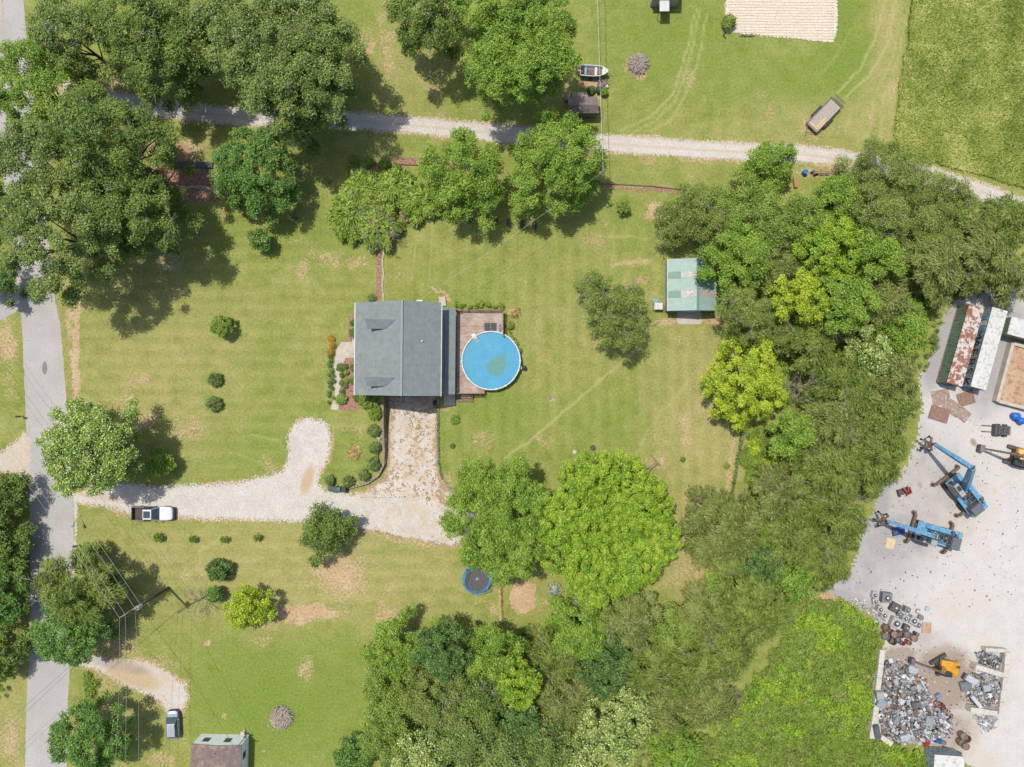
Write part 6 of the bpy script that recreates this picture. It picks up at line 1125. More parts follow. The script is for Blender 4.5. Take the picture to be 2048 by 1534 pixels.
# ------------------------------------------------------------------ scrapyard
def container_(name, label, corners_px, zt, roofm, sidem, stripes=None, text=None):
    """corners of the roof in photo pixels: near the four top corners, in order NW, NE, SE, SW"""
    c = [P(a, b, zt) for a, b in corners_px]; cx = sum(p[0] for p in c)/4; cy = sum(p[1] for p in c)/4
    ax = ((c[0][0]+c[1][0])/2-(c[2][0]+c[3][0])/2, (c[0][1]+c[1][1])/2-(c[2][1]+c[3][1])/2); L = math.hypot(*ax); an = atan2(ax[1], ax[0]); W = 2.2
    t = thing(name, label, 'shipping container', (cx, cy, 0), an); m = MB(); m.box((0, 0, zt-.03), (L, W, .06)); [m.box((-L/2+.4+i*.55, 0, zt+.005), (.2, W-.25, .03)) for i in range(int(L/.55))]; m.build('roof', roofm, t)
    for s in (-1, 1):
        m = MB(); n = int(L/.28); sec = []
        for i in range(n+1):
            for k, o_ in ((0, 0), (.25, .04), (.5, .04), (.75, 0)):
                xx = -L/2+.03+(i+k)*((L-.06)/(n+1)); sec.append([(xx, s*(W/2-.07+o_), .12), (xx, s*(W/2-.1+o_), .12), (xx, s*(W/2-.1+o_), zt-.07), (xx, s*(W/2-.07+o_), zt-.07)])
        m.loft(sec); m.build('side_panel', sidem, t)
    m = MB()
    for s in (-1, 1): m.box((0, s*(W/2-.04), .08), (L, .1, .16)); m.box((0, s*(W/2-.04), zt-.07), (L-.02, .1, .1)); [m.box((e*(L/2-.06), s*(W/2-.06), zt/2), (.12, .12, zt-.1)) for e in (-1, 1)]
    m.build('frame', RUST if roofm != WHITEC else sidem, t); m = MB(); m.box((L/2-.05, 0, zt/2), (.05, W-.2, zt-.2)); m.build('end_wall', sidem, t)
    for s in (-1, 1): m = MB(); m.box((-L/2+.03, s*W/4, zt/2), (.05, W/2-.12, zt-.25)); d = m.build('door', sidem, t); m = MB(); m.cyl((-L/2-.02, s*.35, .2), (-L/2-.02, s*.35, zt-.2), .025, n=6); m.build('lock_bar', STEEL, d)
    m = MB(); m.box((0, 0, .16), (L-.1, W-.2, .08)); m.build('floor', WOOD, t)
    return t, L, W, an
WHITEC = plain('white_container_roof', srgb(240, 238, 232), srgb(226, 224, 216), .7, .6, c3=srgb(205, 200, 190), s3=2.5)
def rustyroof():
    m, nt, b = newmat('peeling_white_over_rust'); n = noise(nt, 1.3, 6, .7); f = noise(nt, 5, 3)
    col = mixc(nt, ramp(nt, n, [(.5, (0, 0, 0)), (.54, (1, 1, 1))]), ramp(nt, f, [(.3, srgb(150, 92, 72)), (.7, srgb(176, 118, 92))]), srgb(226, 216, 208)); nt.links.new(col, b.inputs['Base Color']); b.inputs['Roughness'].default_value = .8; return m
DGREEN = plain('dark_green_steel', srgb(128, 168, 142), srgb(104, 146, 122), 1.5, .6, c3=srgb(120, 104, 80), s3=3); GREY_G = plain('grey_green_steel', srgb(178, 196, 196), srgb(156, 176, 178), 1.5, .6, c3=srgb(110, 110, 104), s3=4); DG2 = plain('mid_green_steel', srgb(150, 166, 128), srgb(126, 144, 110), 1.5, .6)
container_('shipping_container', 'container with green sides and a rusty peeling white roof', [(1938, 607), (1969, 617), (1925, 773), (1893, 765)], 2.6, rustyroof(), DGREEN)
t, L, W, an = container_('shipping_container', 'container with a clean white roof and black letters on its grey side', [(1985, 612), (2016, 624), (1973, 781), (1940, 772)], 2.7, WHITEC, GREY_G)
def text(s, size, mat, parent, loc, rot, name='lettering'):
    cu = bpy.data.curves.new(name, 'FONT'); cu.body = s; cu.size = size; cu.extrude = .006; cu.align_x = 'LEFT'; cu.align_y = 'CENTER'; cu.materials.append(mat); o = bpy.data.objects.new('tmp', cu); sc.collection.objects.link(o); bpy.context.view_layer.update(); me = bpy.data.meshes.new_from_object(o.evaluated_get(bpy.context.evaluated_depsgraph_get())); bpy.data.objects.remove(o); o = bpy.data.objects.new(name, me); link(o, parent); o.location = loc; o.rotation_euler = rot; return o
# the side facing the rusty container is the -x world side = +y local side when local x points up the picture
for i, ch in enumerate('MAERSK'): text(ch, 2.1, BLACK, t, (2.7-i*1.42, W/2+.005, 1.4), (pi/2, 0, pi), 'letter')
for i, mt in enumerate((BLUEP, WHITE, BLUEP)): m = MB(); m.box((4.3-i*.85, W/2+.0, 1.45), (.62, .04, 1.7)); m.build('side_stripe', mt, t)
container_('shipping_container', 'green sided container with pale roof cut by the right edge', [(2024, 634), (2024, 634+1), (2018, 665), (2018, 664)], 2.6, WHITEC, DG2) if False else None
def cont3():
    x, y = P(2085, 668, 2.6); t = thing('shipping_container', 'green sided container with pale roof cut by the right edge', 'shipping container', (x, y, 0), R_(-15)); W = 2.5; L = 9.5
    m = MB(); m.box((0, 0, 2.57), (L, W, .06)); m.build('roof', WHITEC, t); m = MB()
    for s in (-1, 1):
        sec = []
        for i in range(70): xx = -L/2+.03+i*(L-.06)/69; o_ = .04*(i//2 % 2); sec.append([(xx, s*(W/2-.07+o_), .05), (xx, s*(W/2-.1+o_), .05), (xx, s*(W/2-.1+o_), 2.53), (xx, s*(W/2-.07+o_), 2.53)])
        q = MB(); q.loft(sec); q.build('side_panel', DG2, t)
    m.box((-L/2+.04, 0, 1.3), (.06, W-.12, 2.45)); m.build('end_wall', DG2, t)
cont3()
# open-topped low bunker at the right edge
x, y = P(2040, 752, 1.0); t = thing('concrete_bunker', 'low walled bunker with tan fill at the right edge', 'bunker', (x, y, 0), R_(-15)); m = MB(); m.box((-2.1, 0, .5), (.45, 8.6, 1.0)); m.box((1.2, -4.2, .5), (6.2, .45, 1.0)); m.box((1.2, 4.2, .5), (6.2, .45, 1.0)); m.build('wall', CONC, t, bevel=.03); m = MB(); m.box((1.2, 0, .35), (6.2, 8.0, .7)); m.build('fill', plain('tan_fill', srgb(214, 182, 146), srgb(200, 162, 126), .6, .9, c3=srgb(180, 140, 110), s3=1.5), t)
# rusty steel plates on the ground
GP = 'rusty steel plates lying below the containers'
for i, (px, py, l, w_, rz, lb) in enumerate([(1882, 795, 2.6, 2.2, .2, 'greyish steel plate under the rusty container end'), (1932, 797, 2.4, 1.9, .3, 'reddish steel plate at the foot of the white container'), (1905, 815, 2.6, 1.8, -.6, 'overlapping rust brown plate in the middle of the group'), (1878, 828, 2.8, 2.0, -.3, 'lowest rust brown plate nearest the trees'), (1925, 828, 1.9, 1.6, -.7, 'rust brown plate at the lower right of the group')]):
    x, y = P(px, py, .05); m = MB(); m.box((0, 0, .015), (l, w_, .03)); tag(m.build('steel_plate', RUST if i % 2 else plain('pale_rust%d' % i, srgb(186, 160, 145), srgb(160, 125, 108), 1.5, .8, c3=srgb(190, 180, 170), s3=2), loc=(x, y, .02+.034*(i)), rz=rz), lb, 'steel plate', GP)
tag(boxthing('plywood_sheet', '', '', 1781, 1087, .02, (1.25, 1.5, .03), plain('fresh_plywood', srgb(240, 218, 172), srgb(228, 200, 150), 1, .7), -.2, .004), 'pale plywood sheet lying flat on the yard below the lower blue crane', 'plywood sheet')
# ---- material handlers
def handler(px, py, head, elbow, elz, tip, tipz, label, boomoff=0.0, stabs=True):
    x, y = P(px, py, 2.0); t = thing('material_handler', label, 'crane', (x, y, 0), head)
    m = MB(); m.box((0, 0, .95), (5.2, 1.7, .5)); m.build('chassis', DARKM, t, bevel=.04)
    for xx in (-1.9, 1.9):
        for s in (-1, 1): m = MB(); m.cyl((xx, s*.85, .55), (xx, s*1.3, .55), .55, n=18); m.build('wheel', BLACK, t, bevel=.05)
    for xx in ((2.75, -2.75) if stabs else ()):
        m = MB(); m.box((xx, 0, .75), (.35, 4.0, .25)); st = m.build('stabiliser', BROWNM, t)
        for s in (-1, 1): q = MB(); q.box((xx, s*2.15, .35), (.3, .3, .7)); q.cyl((xx, s*2.15, 0), (xx, s*2.15, .08), .32, n=12); q.build('stabiliser_pad', BROWNM, st)
    m = MB(); m.cyl((0, 0, 1.2), (0, 0, 1.5), .8, n=20); m.build('slew_ring', DARKM, t)
    # superstructure
    up = MB(); up.box((-.2, 0, 1.6), (5.6, 2.5, .2)); sup = up.build('deck', BLUEP, t, bevel=.03)
    m = MB(); m.loft([[(-2.6, -1.3, 1.7), (1.6, -1.3, 1.7), (1.6, -.55, 1.7), (-2.6, -.55, 1.7)], [(-2.6, -1.3, 2.7), (1.2, -1.25, 2.5), (1.2, -.6, 2.5), (-2.6, -.6, 2.7)]]); m.build('engine_cover', BLUEP, sup, bevel=.06)
    m = MB(); m.cyl((-1.7, -.95, 2.65), (-1.7, -.95, 2.95), .26, n=16); m.build('air_filter', DARKM, sup); m = MB(); m.cyl((-2.1, -.8, 2.6), (-2.1, -.8, 3.1), .12, n=10); m.build('exhaust', DARKM, sup)
    m = MB(); m.box((-2.5, .35, 2.3), (1.2, 1.6, 1.3)); m.build('radiator_housing', plain('grey_grille', srgb(125, 128, 132), srgb(105, 108, 112), 8, .6) if 'grey_grille' not in bpy.data.materials else bpy.data.materials['grey_grille'], sup, bevel=.04)
    m = MB(); m.box((-3.05, 0, 2.0), (.5, 2.6, 1.0)); m.build('counterweight', BLUEP, sup, bevel=.1)
    m = MB(); rr = random.Random(3)
    for i in range(22): m.box((-1.7+rr.random()*1.7, -.4+rr.random()*1.1, 1.85+rr.random()*.35), (rr.uniform(.1, .5), rr.uniform(.08, .3), rr.uniform(.1, .3)), rz=rr.random()*.3)
    for i in range(6): m.tube([(-1.7+i*.3, -.4, 2.3), (-1.6+i*.3, .1, 2.5), (-1.7+i*.33, .7, 2.2)], .03, 5)
    m.build('engine', DARKM, sup)
    m = MB(); [m.box((-.95, yy, 2.75), (1.9, .05, .05)) for yy in (-.5, .75)]; [m.box((-1.85+i*.62, .12, 2.75), (.05, 1.25, .05)) for i in range(4)]; [m.tube([(-1.8+i*.6, .75, 1.7), (-1.8+i*.6, .75, 2.75)], .03, 5) for i in range(4)]; m.build('guard_frame', STEEL, sup)
    cabm = WHITE; c = MB(); c.loft([[(.5, .62, 2.0), (2.75, .62, 2.0), (2.75, 1.45, 2.0), (.5, 1.45, 2.0)], [(.6, .66, 3.75), (2.5, .66, 3.75), (2.5, 1.4, 3.75), (.6, 1.4, 3.75)]]); cb = c.build('cab', plain('cab_grey', srgb(196, 190, 184), srgb(176, 170, 164), 1.5, .5) if 'cab_grey' not in bpy.data.materials else bpy.data.materials['cab_grey'], sup, bevel=.06)
    m = MB(); m.box((1.85, 1.03, 3.765), (.75, .55, .03)); m.build('roof_window', GLASS, cb); m = MB(); m.box((2.64, 1.03, 2.95), (.04, .62, 1.2), ry=-.14); m.build('windshield', GLASS, cb); m = MB(); m.box((1.5, 1.445, 2.95), (1.5, .03, 1.0)); m.build('side_window', GLASS, cb)
    # boom
    def girder(m, p, q, w_, h0, h1, w2=None):
        p, q = mathutils.Vector(p), mathutils.Vector(q); d = (q-p).normalized(); sd_ = mathutils.Vector((0, 1, 0)); u = d.cross(sd_).normalized(); w2 = w2 or w_; s = []
        for f, h, ww in ((0, h0*.6, w_), (.35, h0, w_), (1, h1, w2)):
            c = p+(q-p)*f; s.append([tuple(c+sd_*ww*a/2+u*h*b/2) for a, b in ((-1, -1), (1, -1), (1, 1), (-1, 1))])
        m.loft(s)
    b0 = (.5, -.05+boomoff, 2.2); e = (elbow, -.05+boomoff, elz); tp = (tip, -.05+boomoff, tipz)
    m = MB(); girder(m, b0, e, .78, .9, .65, .62); bo = m.build('boom', BLUEP, sup, bevel=.02)
    for s in (-.42, .42): m = MB(); m.cyl((1.1, b0[1]+s, 1.9), (b0[0]+(e[0]-b0[0])*.5, b0[1]+s, b0[2]+(e[2]-b0[2])*.5), .1, .07, 8); m.build('hydraulic_cylinder', STEEL, bo)
    m = MB(); m.cyl((e[0], e[1]-.4, e[2]), (e[0], e[1]+.4, e[2]), .18, n=12); m.build('elbow_pin', DARKM, bo); m = MB(); [m.tube([(b0[0]+.4, b0[1]+o_, b0[2]+.6), ((b0[0]+e[0])/2, b0[1]+o_, (b0[2]+e[2])/2+.5), (e[0], e[1]+o_, e[2]+.35)], .03, 4) for o_ in (-.12, 0, .12)]; m.build('hoses', DARKM, bo)
    m = MB(); girder(m, e, tp, .58, .6, .36, .42); ar = m.build('arm', BLUEP, sup, bevel=.02); m = MB(); [m.tube([(e[0], e[1]+o_, e[2]+.3), (tp[0], tp[1]+o_, tp[2]+.25)], .025, 4) for o_ in (-.08, .08)]; m.build('hoses', DARKM, ar)
    # grapple
    m = MB(); m.cyl((tp[0], tp[1], tp[2]-.9), (tp[0], tp[1], tp[2]), .16, .1, 8); m.cyl((tp[0], tp[1], tp[2]-1.25), (tp[0], tp[1], tp[2]-.85), .38, .3, 12); gr = m.build('grapple', BROWNM, sup)
    for i in range(5):
        a = 2*pi*i/5+.3; m = MB(); g = [(.3, -1.1, .14), (.85, -1.3, .2), (1.05, -1.9, .17), (.8, -2.5, .04)]; m.tube([(tp[0]+cos(a)*r_, tp[1]+sin(a)*r_, max(.05, tp[2]+z_)) for r_, z_, _ in g], [q_[2] for q_ in g], 6); m.build('tine', BROWNM, gr, smooth=True)
    return t
ha = handler(1930, 986, R_(127), 5.3, 8.3, 8.6, 3.6, 'upper blue material handler with its boom stretched up-left into the trees')
hb = handler(1872, 1070, R_(164), 3.9, 8.0, 7.9, 3.6, 'lower blue material handler with an open brown claw, left of the yard')
def excavator(px, py, head, trackrot, reach, label, boomz=5.2, tipz=1.6, bucket=True, cabd=BLACK):
    x, y = P(px, py, 1.6); t = thing('excavator', label, 'excavator', (x, y, 0), head)
    for s in (-1, 1):
        m = MB(); a = trackrot; c, sn = cos(a), sin(a)
        prof = [(-1.6, .15), (-1.35, 0), (1.35, 0), (1.6, .15), (1.65, .4), (1.4, .7), (-1.4, .7), (-1.65, .4)]; m.loft([[(xx, s*1.1-.24, z) for xx, z in prof], [(xx, s*1.1+.24, z) for xx, z in prof]]); o = m.build('track', DARKM, t); o.rotation_euler[2] = a
    m = MB(); m.box((0, 0, .75), (1.8, 1.8, .4), rz=trackrot); m.cyl((0, 0, .9), (0, 0, 1.15), .6, n=16); m.build('undercarriage', DARKM, t)
    m = MB(); secs = []
    for xx, hw, zt in ((-2.1, .9, 2.0), (-1.9, 1.2, 2.15), (-.8, 1.25, 2.2), (.3, 1.2, 2.0), (.9, 1.15, 1.7)): secs.append([(xx, -hw, 1.15), (xx, hw, 1.15), (xx, hw, zt-.12), (xx, hw*.88, zt), (xx, -hw*.88, zt), (xx, -hw, zt-.12)])
    m.loft(secs); sup = m.build('body', YELP, t, bevel=.08)
    m = MB(); m.loft([[(-.5, .3, 1.6), (1.2, .3, 1.6), (1.2, 1.2, 1.6), (-.5, 1.2, 1.6)], [(-.4, .38, 2.9), (.9, .38, 2.9), (.9, 1.12, 2.9), (-.4, 1.12, 2.9)]]); cb = m.build('cab', plain('cab_black', srgb(70, 72, 76), srgb(60, 62, 66), 2, .4) if 'cab_black' not in bpy.data.materials else bpy.data.materials['cab_black'], sup, bevel=.05); m = MB(); m.box((1.08, .75, 2.3), (.03, .7, .9), ry=-.2); m.build('windshield', GLASS, cb)
    m = MB(); m.box((-1.75, -.55, 2.25), (.5, .45, .12)); m.build('vent_panel', DARKM, sup); m = MB(); m.cyl((-1.3, -.6, 2.15), (-1.3, -.6, 2.5), .07, n=8); m.build('exhaust', DARKM, sup)
    p, e, q = mathutils.Vector((.7, -.1, 1.8)), mathutils.Vector((reach*.5, -.1, boomz)), mathutils.Vector((reach, -.1, tipz))
    m = MB(); s = []
    for f, h, w_ in ((0, .35, .4), (.3, .6, .42), (.75, .5, .4), (1, .3, .36)):
        c = p.lerp(e, f)+mathutils.Vector((0, 0, .5*sin(f*pi))); s.append([(c.x-h*.3, c.y-w_/2, c.z+h/2), (c.x+h*.3, c.y-w_/2, c.z-h/2), (c.x+h*.3, c.y+w_/2, c.z-h/2), (c.x-h*.3, c.y+w_/2, c.z+h/2)])
    m.loft(s); bo = m.build('boom', YELP, sup); m = MB(); [m.cyl((1.0, -.1+s_, 1.4), (reach*.32, -.1+s_, boomz*.72), .08, .06, 8) for s_ in (-.3, .3)]; m.build('hydraulic_cylinder', STEEL, bo)
    m = MB(); s = []
    for f, h, w_ in ((-.12, .3, .3), (0, .5, .32), (1, .25, .26)): c = e+(q-e)*f; s.append([(c.x-h*.4, c.y-w_/2, c.z-h*.3), (c.x+h*.4, c.y-w_/2, c.z+h*.3), (c.x+h*.4, c.y+w_/2, c.z+h*.3), (c.x-h*.4, c.y+w_/2, c.z-h*.3)])
    m.loft(s); m.build('arm', BROWNM, sup); m = MB(); m.cyl((e.x-.3, -.1, e.z+.35), (e.x+(q.x-e.x)*.75, -.1, e.z+(q.z-e.z)*.75+.5), .07, n=8); m.build('hydraulic_cylinder', STEEL, sup)
    g = MB(); pr = [(0, .35), (.55, .15), (.6, -.5), (.1, -.85), (-.3, -.6), (-.15, 0)]; g.loft([[(q.x+a_, q.y-.5, max(.03, q.z+b_)) for a_, b_ in pr], [(q.x+a_, q.y+.5, max(.03, q.z+b_)) for a_, b_ in pr]]); g.build('bucket', DARKM, sup, bevel=.03)
    return t
ex = excavator(1893, 1336, R_(172), R_(38), 5.4, 'yellow excavator working on the brown ground between the scrap heaps', 4.4, 1.2); ex.scale = (.8, .84, .9)
excavator(2046, 915, R_(168), R_(-5), 5.2, 'yellow excavator partly cut by the right edge of the picture', 4.4, .9)
# skid fork attachment
x, y = P(1997, 860, .8); t = thing('fork_carriage', 'black fork attachment with two long tines, right of the steel plates', 'fork attachment', (x, y, 0), R_(176)); m = MB(); m.box((.35, 0, .5), (.3, 1.6, .9)); m.box((-.7, 0, .5), (1.8, 1.3, .6)); m.build('carriage', DARKM, t, bevel=.04); m = MB(); [m.box((-.7, -.6+i*.2, 1.1), (1.7, .04, .06)) for i in range(7)]; [m.box((-1.5+i*.8, 0, 1.05), (.06, 1.35, .06)) for i in range(3)]; m.build('overhead_guard', STEEL, t)
for s in (-.5, .35): m = MB(); m.box((1.2, s, .15), (1.5, .14, .07)); m.box((.5, s, .45), (.08, .14, .65)); m.build('fork_tine', BROWNM, t)
for xx in (-1.2, -.2):
    for s in (-.75, .75): m = MB(); m.cyl((xx, s-.12, .3), (xx, s+.12, .3), .3, n=14); m.build('wheel', BLACK, t)
for i, (px, py, r, lb) in enumerate([(2036, 833, .55, 'blue round tank, upper of two at the right edge'), (2046, 842, .5, 'blue round tank, lower of two at the right edge')]):
    x, y = P(px, py, 1); m = MB(); m.cyl((0, 0, 0), (0, 0, .9), r, n=20); m.cyl((0, 0, .9), (0, 0, 1.1), r, r*.5, 20); m.cyl((0, 0, 1.1), (0, 0, 1.16), .15, n=10); tag(m.build('blue_tank', bpy.data.materials['bright_blue_plastic'], loc=(x, y, 0), bevel=.03), lb, 'tank', 'blue tanks at the right edge')
# red-black bucket, blue grab
x, y = P(1809, 983, .5); t = thing('excavator_bucket', 'black bucket with orange-red hitch at the tree edge of the yard', 'bucket', (x, y, 0), .3); m = MB(); pr = [(-.9, 0), (.9, 0), (.9, .7), (.75, .7), (.75, .12), (-.75, .12), (-.75, .7), (-.9, .7)]; m.loft([[(a_, -.5, b_) for a_, b_ in pr], [(a_, .4, b_) for a_, b_ in pr]]); m.build('shell', DARKM, t); m = MB(); m.box((.1, .1, .75), (.25, 1.1, .12), rz=.4); m.box((.45, .1, .75), (.2, 1.0, .12), rz=-.3); m.box((.5, -.5, .55), (1.0, .1, .15), rz=.3); m.build('hitch', REDP, t)
x, y = P(1796, 1062, .5); t = thing('blue_hopper', 'deep blue crumpled hopper under the arm of the lower blue crane', 'hopper', (x, y, 0), .2); m = MB(); m.loft([[(-.7, -.4, 0), (.6, -.45, 0), (.75, .45, 0), (-.6, .5, 0)], [(-.85, -.55, .8), (.8, -.5, .7), (.95, .55, .9), (-.75, .6, .75)]]); m.build('shell', plain('deep_blue', srgb(45, 95, 170), srgb(35, 75, 140), 3, .5), t, bevel=.04); m = MB(); m.cyl((-.7, -.2, .85), (-.3, .3, .95), .15, n=10); m.build('pipe', BROWNM, t)
# concrete block walls
YCONC = plain('pale_concrete', srgb(236, 228, 214), srgb(214, 204, 190), 1.2, .9, c3=srgb(200, 186, 168), s3=6)
def blockwall(px0, py0, px1, py1, h, label, w_=.72):
    p, q = P(px0, py0, h), P(px1, py1, h); L = math.hypot(q[0]-p[0], q[1]-p[1]); n = max(2, round(L/1.8)); t = thing('block_wall', label, 'block wall', (p[0], p[1], 0), atan2(q[1]-p[1], q[0]-p[0]), 'concrete block walls of the scrap bays'); rr = random.Random(int(px0+py0))
    for i in range(n):
        for k in range(2): m = MB(); m.box(((i+.5)*L/n, rr.uniform(-.05, .05), h/4+k*h/2), (L/n-.03, w_, h/2-.02), rz=rr.uniform(-.015, .015)); m.build('block', YCONC, t, bevel=.03, seg=1)
blockwall(1766, 1300, 1756, 1384, 1.3, 'upper part of the long left block wall of the scrap bay'); blockwall(1757, 1386, 1745, 1478, 1.3, 'lower part of the long left block wall of the scrap bay'); blockwall(1763, 1475, 1785, 1490, 1.2, 'short slanted block wall at the lower left corner of the heap', .7)
blockwall(2018, 1305, 2003, 1430, 1.3, 'long right-hand block wall of the right scrap bay'); blockwall(1952, 1334, 2008, 1350, 1.3, 'cross wall above the right scrap heap'); blockwall(1942, 1420, 1996, 1427, 1.3, 'cross wall below the right scrap heap'); blockwall(1972, 1300, 2016, 1303, 1.1, 'short top wall of the right scrap bay', .5)
# scrap heaps
ST['scrap'] = dict(cols=[(178, 180, 184), (212, 214, 216), (150, 146, 142), (120, 98, 84), (96, 92, 92), (160, 176, 196), (232, 232, 230), (168, 128, 96)])
def scrap(name, poly_px, n, hmax, label, seed, pal, sz=(.12, .75), cat='scrap heap', kind='stuff'):
    rr = np.random.RandomState(seed); pts = PP(poly_px); a = np.array(pts); lo, hi = a.min(0), a.max(0); X = lo[0]+(hi[0]-lo[0])*rr.rand(n*4); Y = lo[1]+(hi[1]-lo[1])*rr.rand(n*4); d = polydist(pts, X, Y); k = d > 0; X, Y, d = X[k][:n], Y[k][:n], d[k][:n]
    H_ = hmax*np.clip(d/2.2, 0.08, 1)**.7*(.6+.7*fbm(X, Y, 2.2, seed)); z = H_*(.55+.5*rr.rand(len(X))); Vs = []; Cs = []; P_ = np.array([srgb(*c) for c in pal])
    for i in range(len(X)):
        s = sz[0]+(sz[1]-sz[0])*rr.rand()**2.2; dm = np.array([s, s*(.3+.6*rr.rand()), (.02+.25*rr.rand()**2)*1.0]); 
        M_ = np.array(mathutils.Euler((rr.normal()*.45, rr.normal()*.45, rr.rand()*6.28)).to_matrix()); cn = np.array([[a_, b_, c_] for c_ in (-1, 1) for a_, b_ in ((-1, -1), (1, -1), (1, 1), (-1, 1))])*dm/2; v = cn@M_.T+np.array([X[i], Y[i], max(.05, z[i])]); v[:, 2] = np.maximum(v[:, 2], .01)
        c = P_[rr.randint(len(P_))]*(.75+.5*rr.rand())
        for f in ((4, 5, 6, 7), (0, 1, 5, 4), (1, 2, 6, 5), (2, 3, 7, 6), (3, 0, 4, 7), (3, 2, 1, 0)): Vs.append(v[list(f)]); Cs.append(c)
    o = quads_mesh(name, np.array(Vs), np.array(Cs), DRY); return tag(o, label, cat, kind=kind)
def mound(poly_px, hmax, seed, name='soil_mound'):
    pts = PP(poly_px); a = np.array(pts); lo, hi = a.min(0), a.max(0); xs = np.arange(lo[0], hi[0], .3); ys = np.arange(lo[1], hi[1], .3)
    zf = lambda X, Y: np.where(polydist(pts, X, Y) > 0, hmax*np.clip(polydist(pts, X, Y)/2.5, 0, 1)**.8*(.4+.7*fbm(X, Y, 2.2, seed)), -.05); o, _, _ = grid_mesh(name, xs, ys, zf, plain('rubbish_soil%d' % seed, srgb(120, 104, 92), srgb(96, 82, 72), 4, .9)); tag(o, kind='structure')
LH = [(1772, 1318), (1800, 1322), (1830, 1345), (1850, 1360), (1858, 1385), (1870, 1410), (1895, 1425), (1905, 1450), (1895, 1470), (1860, 1480), (1800, 1485), (1765, 1470), (1756, 1430), (1762, 1370)]
RH = [(1940, 1345), (1960, 1340), (2000, 1355), (2000, 1380), (1996, 1412), (1960, 1418), (1935, 1400), (1930, 1375)]
GREYS = [(182, 184, 188), (214, 216, 218), (150, 148, 146), (136, 110, 92), (104, 98, 96), (168, 180, 194), (234, 234, 232), (176, 134, 102), (196, 194, 190), (140, 136, 132), (200, 202, 204), (176, 180, 186)]
mound(LH, 1.5, 3); scrap('scrap_heap', LH, 2300, 1.9, 'large grey and white heap of mixed scrap metal in the left bay', 71, GREYS)
mound(RH, 1.2, 4); scrap('scrap_heap', RH, 900, 1.6, 'smaller pale scrap heap in the right bay', 72, GREYS)
scrap('scrap_heap', [(1950, 1305), (1975, 1302), (2008, 1312), (2004, 1342), (1960, 1328)], 260, .9, 'thin grey scrap heap at the top of the right bay', 73, [(140, 140, 142), (110, 104, 100), (190, 192, 194), (96, 90, 88)])
scrap('scrap_heap', [(1945, 1432), (1995, 1430), (1992, 1452), (1965, 1462)], 220, .6, 'scattered pale scrap below the right bay', 74, [(196, 198, 202), (170, 168, 166), (150, 140, 130), (220, 222, 224)])
scrap('motor_heap', [(1858, 1395), (1885, 1405), (1905, 1430), (1900, 1455), (1868, 1470), (1850, 1460), (1862, 1440)], 420, .9, 'heap of dark and red motors at the right foot of the large heap', 75, [(70, 64, 62), (96, 84, 78), (175, 70, 52), (60, 56, 56), (150, 148, 146), (120, 60, 50)], (.15, .38))
scrap('scrap_heap', [(1720, 1390), (1745, 1378), (1752, 1400), (1742, 1425), (1718, 1420)], 150, .5, 'white scrap spilled outside the left block wall', 76, [(210, 214, 216), (180, 188, 196), (150, 148, 144)])
scrap('loose_debris', [(1770, 1300), (1830, 1290), (1900, 1290), (1940, 1300), (1935, 1420), (1900, 1400), (1850, 1350), (1775, 1335)], 190, .06, 'small loose debris strewn on the brown ground', 77, GREYS, (.06, .3), 'debris'); scrap('loose_debris', [(1900, 1380), (1935, 1400), (1945, 1480), (1900, 1500), (1850, 1490)], 130, .06, 'small loose debris below the heaps', 78, GREYS, (.06, .3), 'debris')
scrap('loose_rubble', [(1700, 1195), (1730, 1200), (1770, 1235), (1765, 1262), (1740, 1230), (1700, 1208)], 260, .2, 'pale rubble bank along the bright scrub', 79, [(214, 210, 204), (196, 192, 188), (230, 228, 224), (172, 168, 164)], (.1, .4), 'rubble')
scrap('loose_rubble', [(1640, 970), (1740, 960), (1960, 800), (2040, 1000), (2030, 1200), (1800, 1240), (1700, 1190)], 420, .02, 'tiny stones and litter scattered over the yard', 80, [(150, 140, 132), (120, 108, 100), (200, 196, 190), (96, 88, 84)], (.05, .2), 'litter')
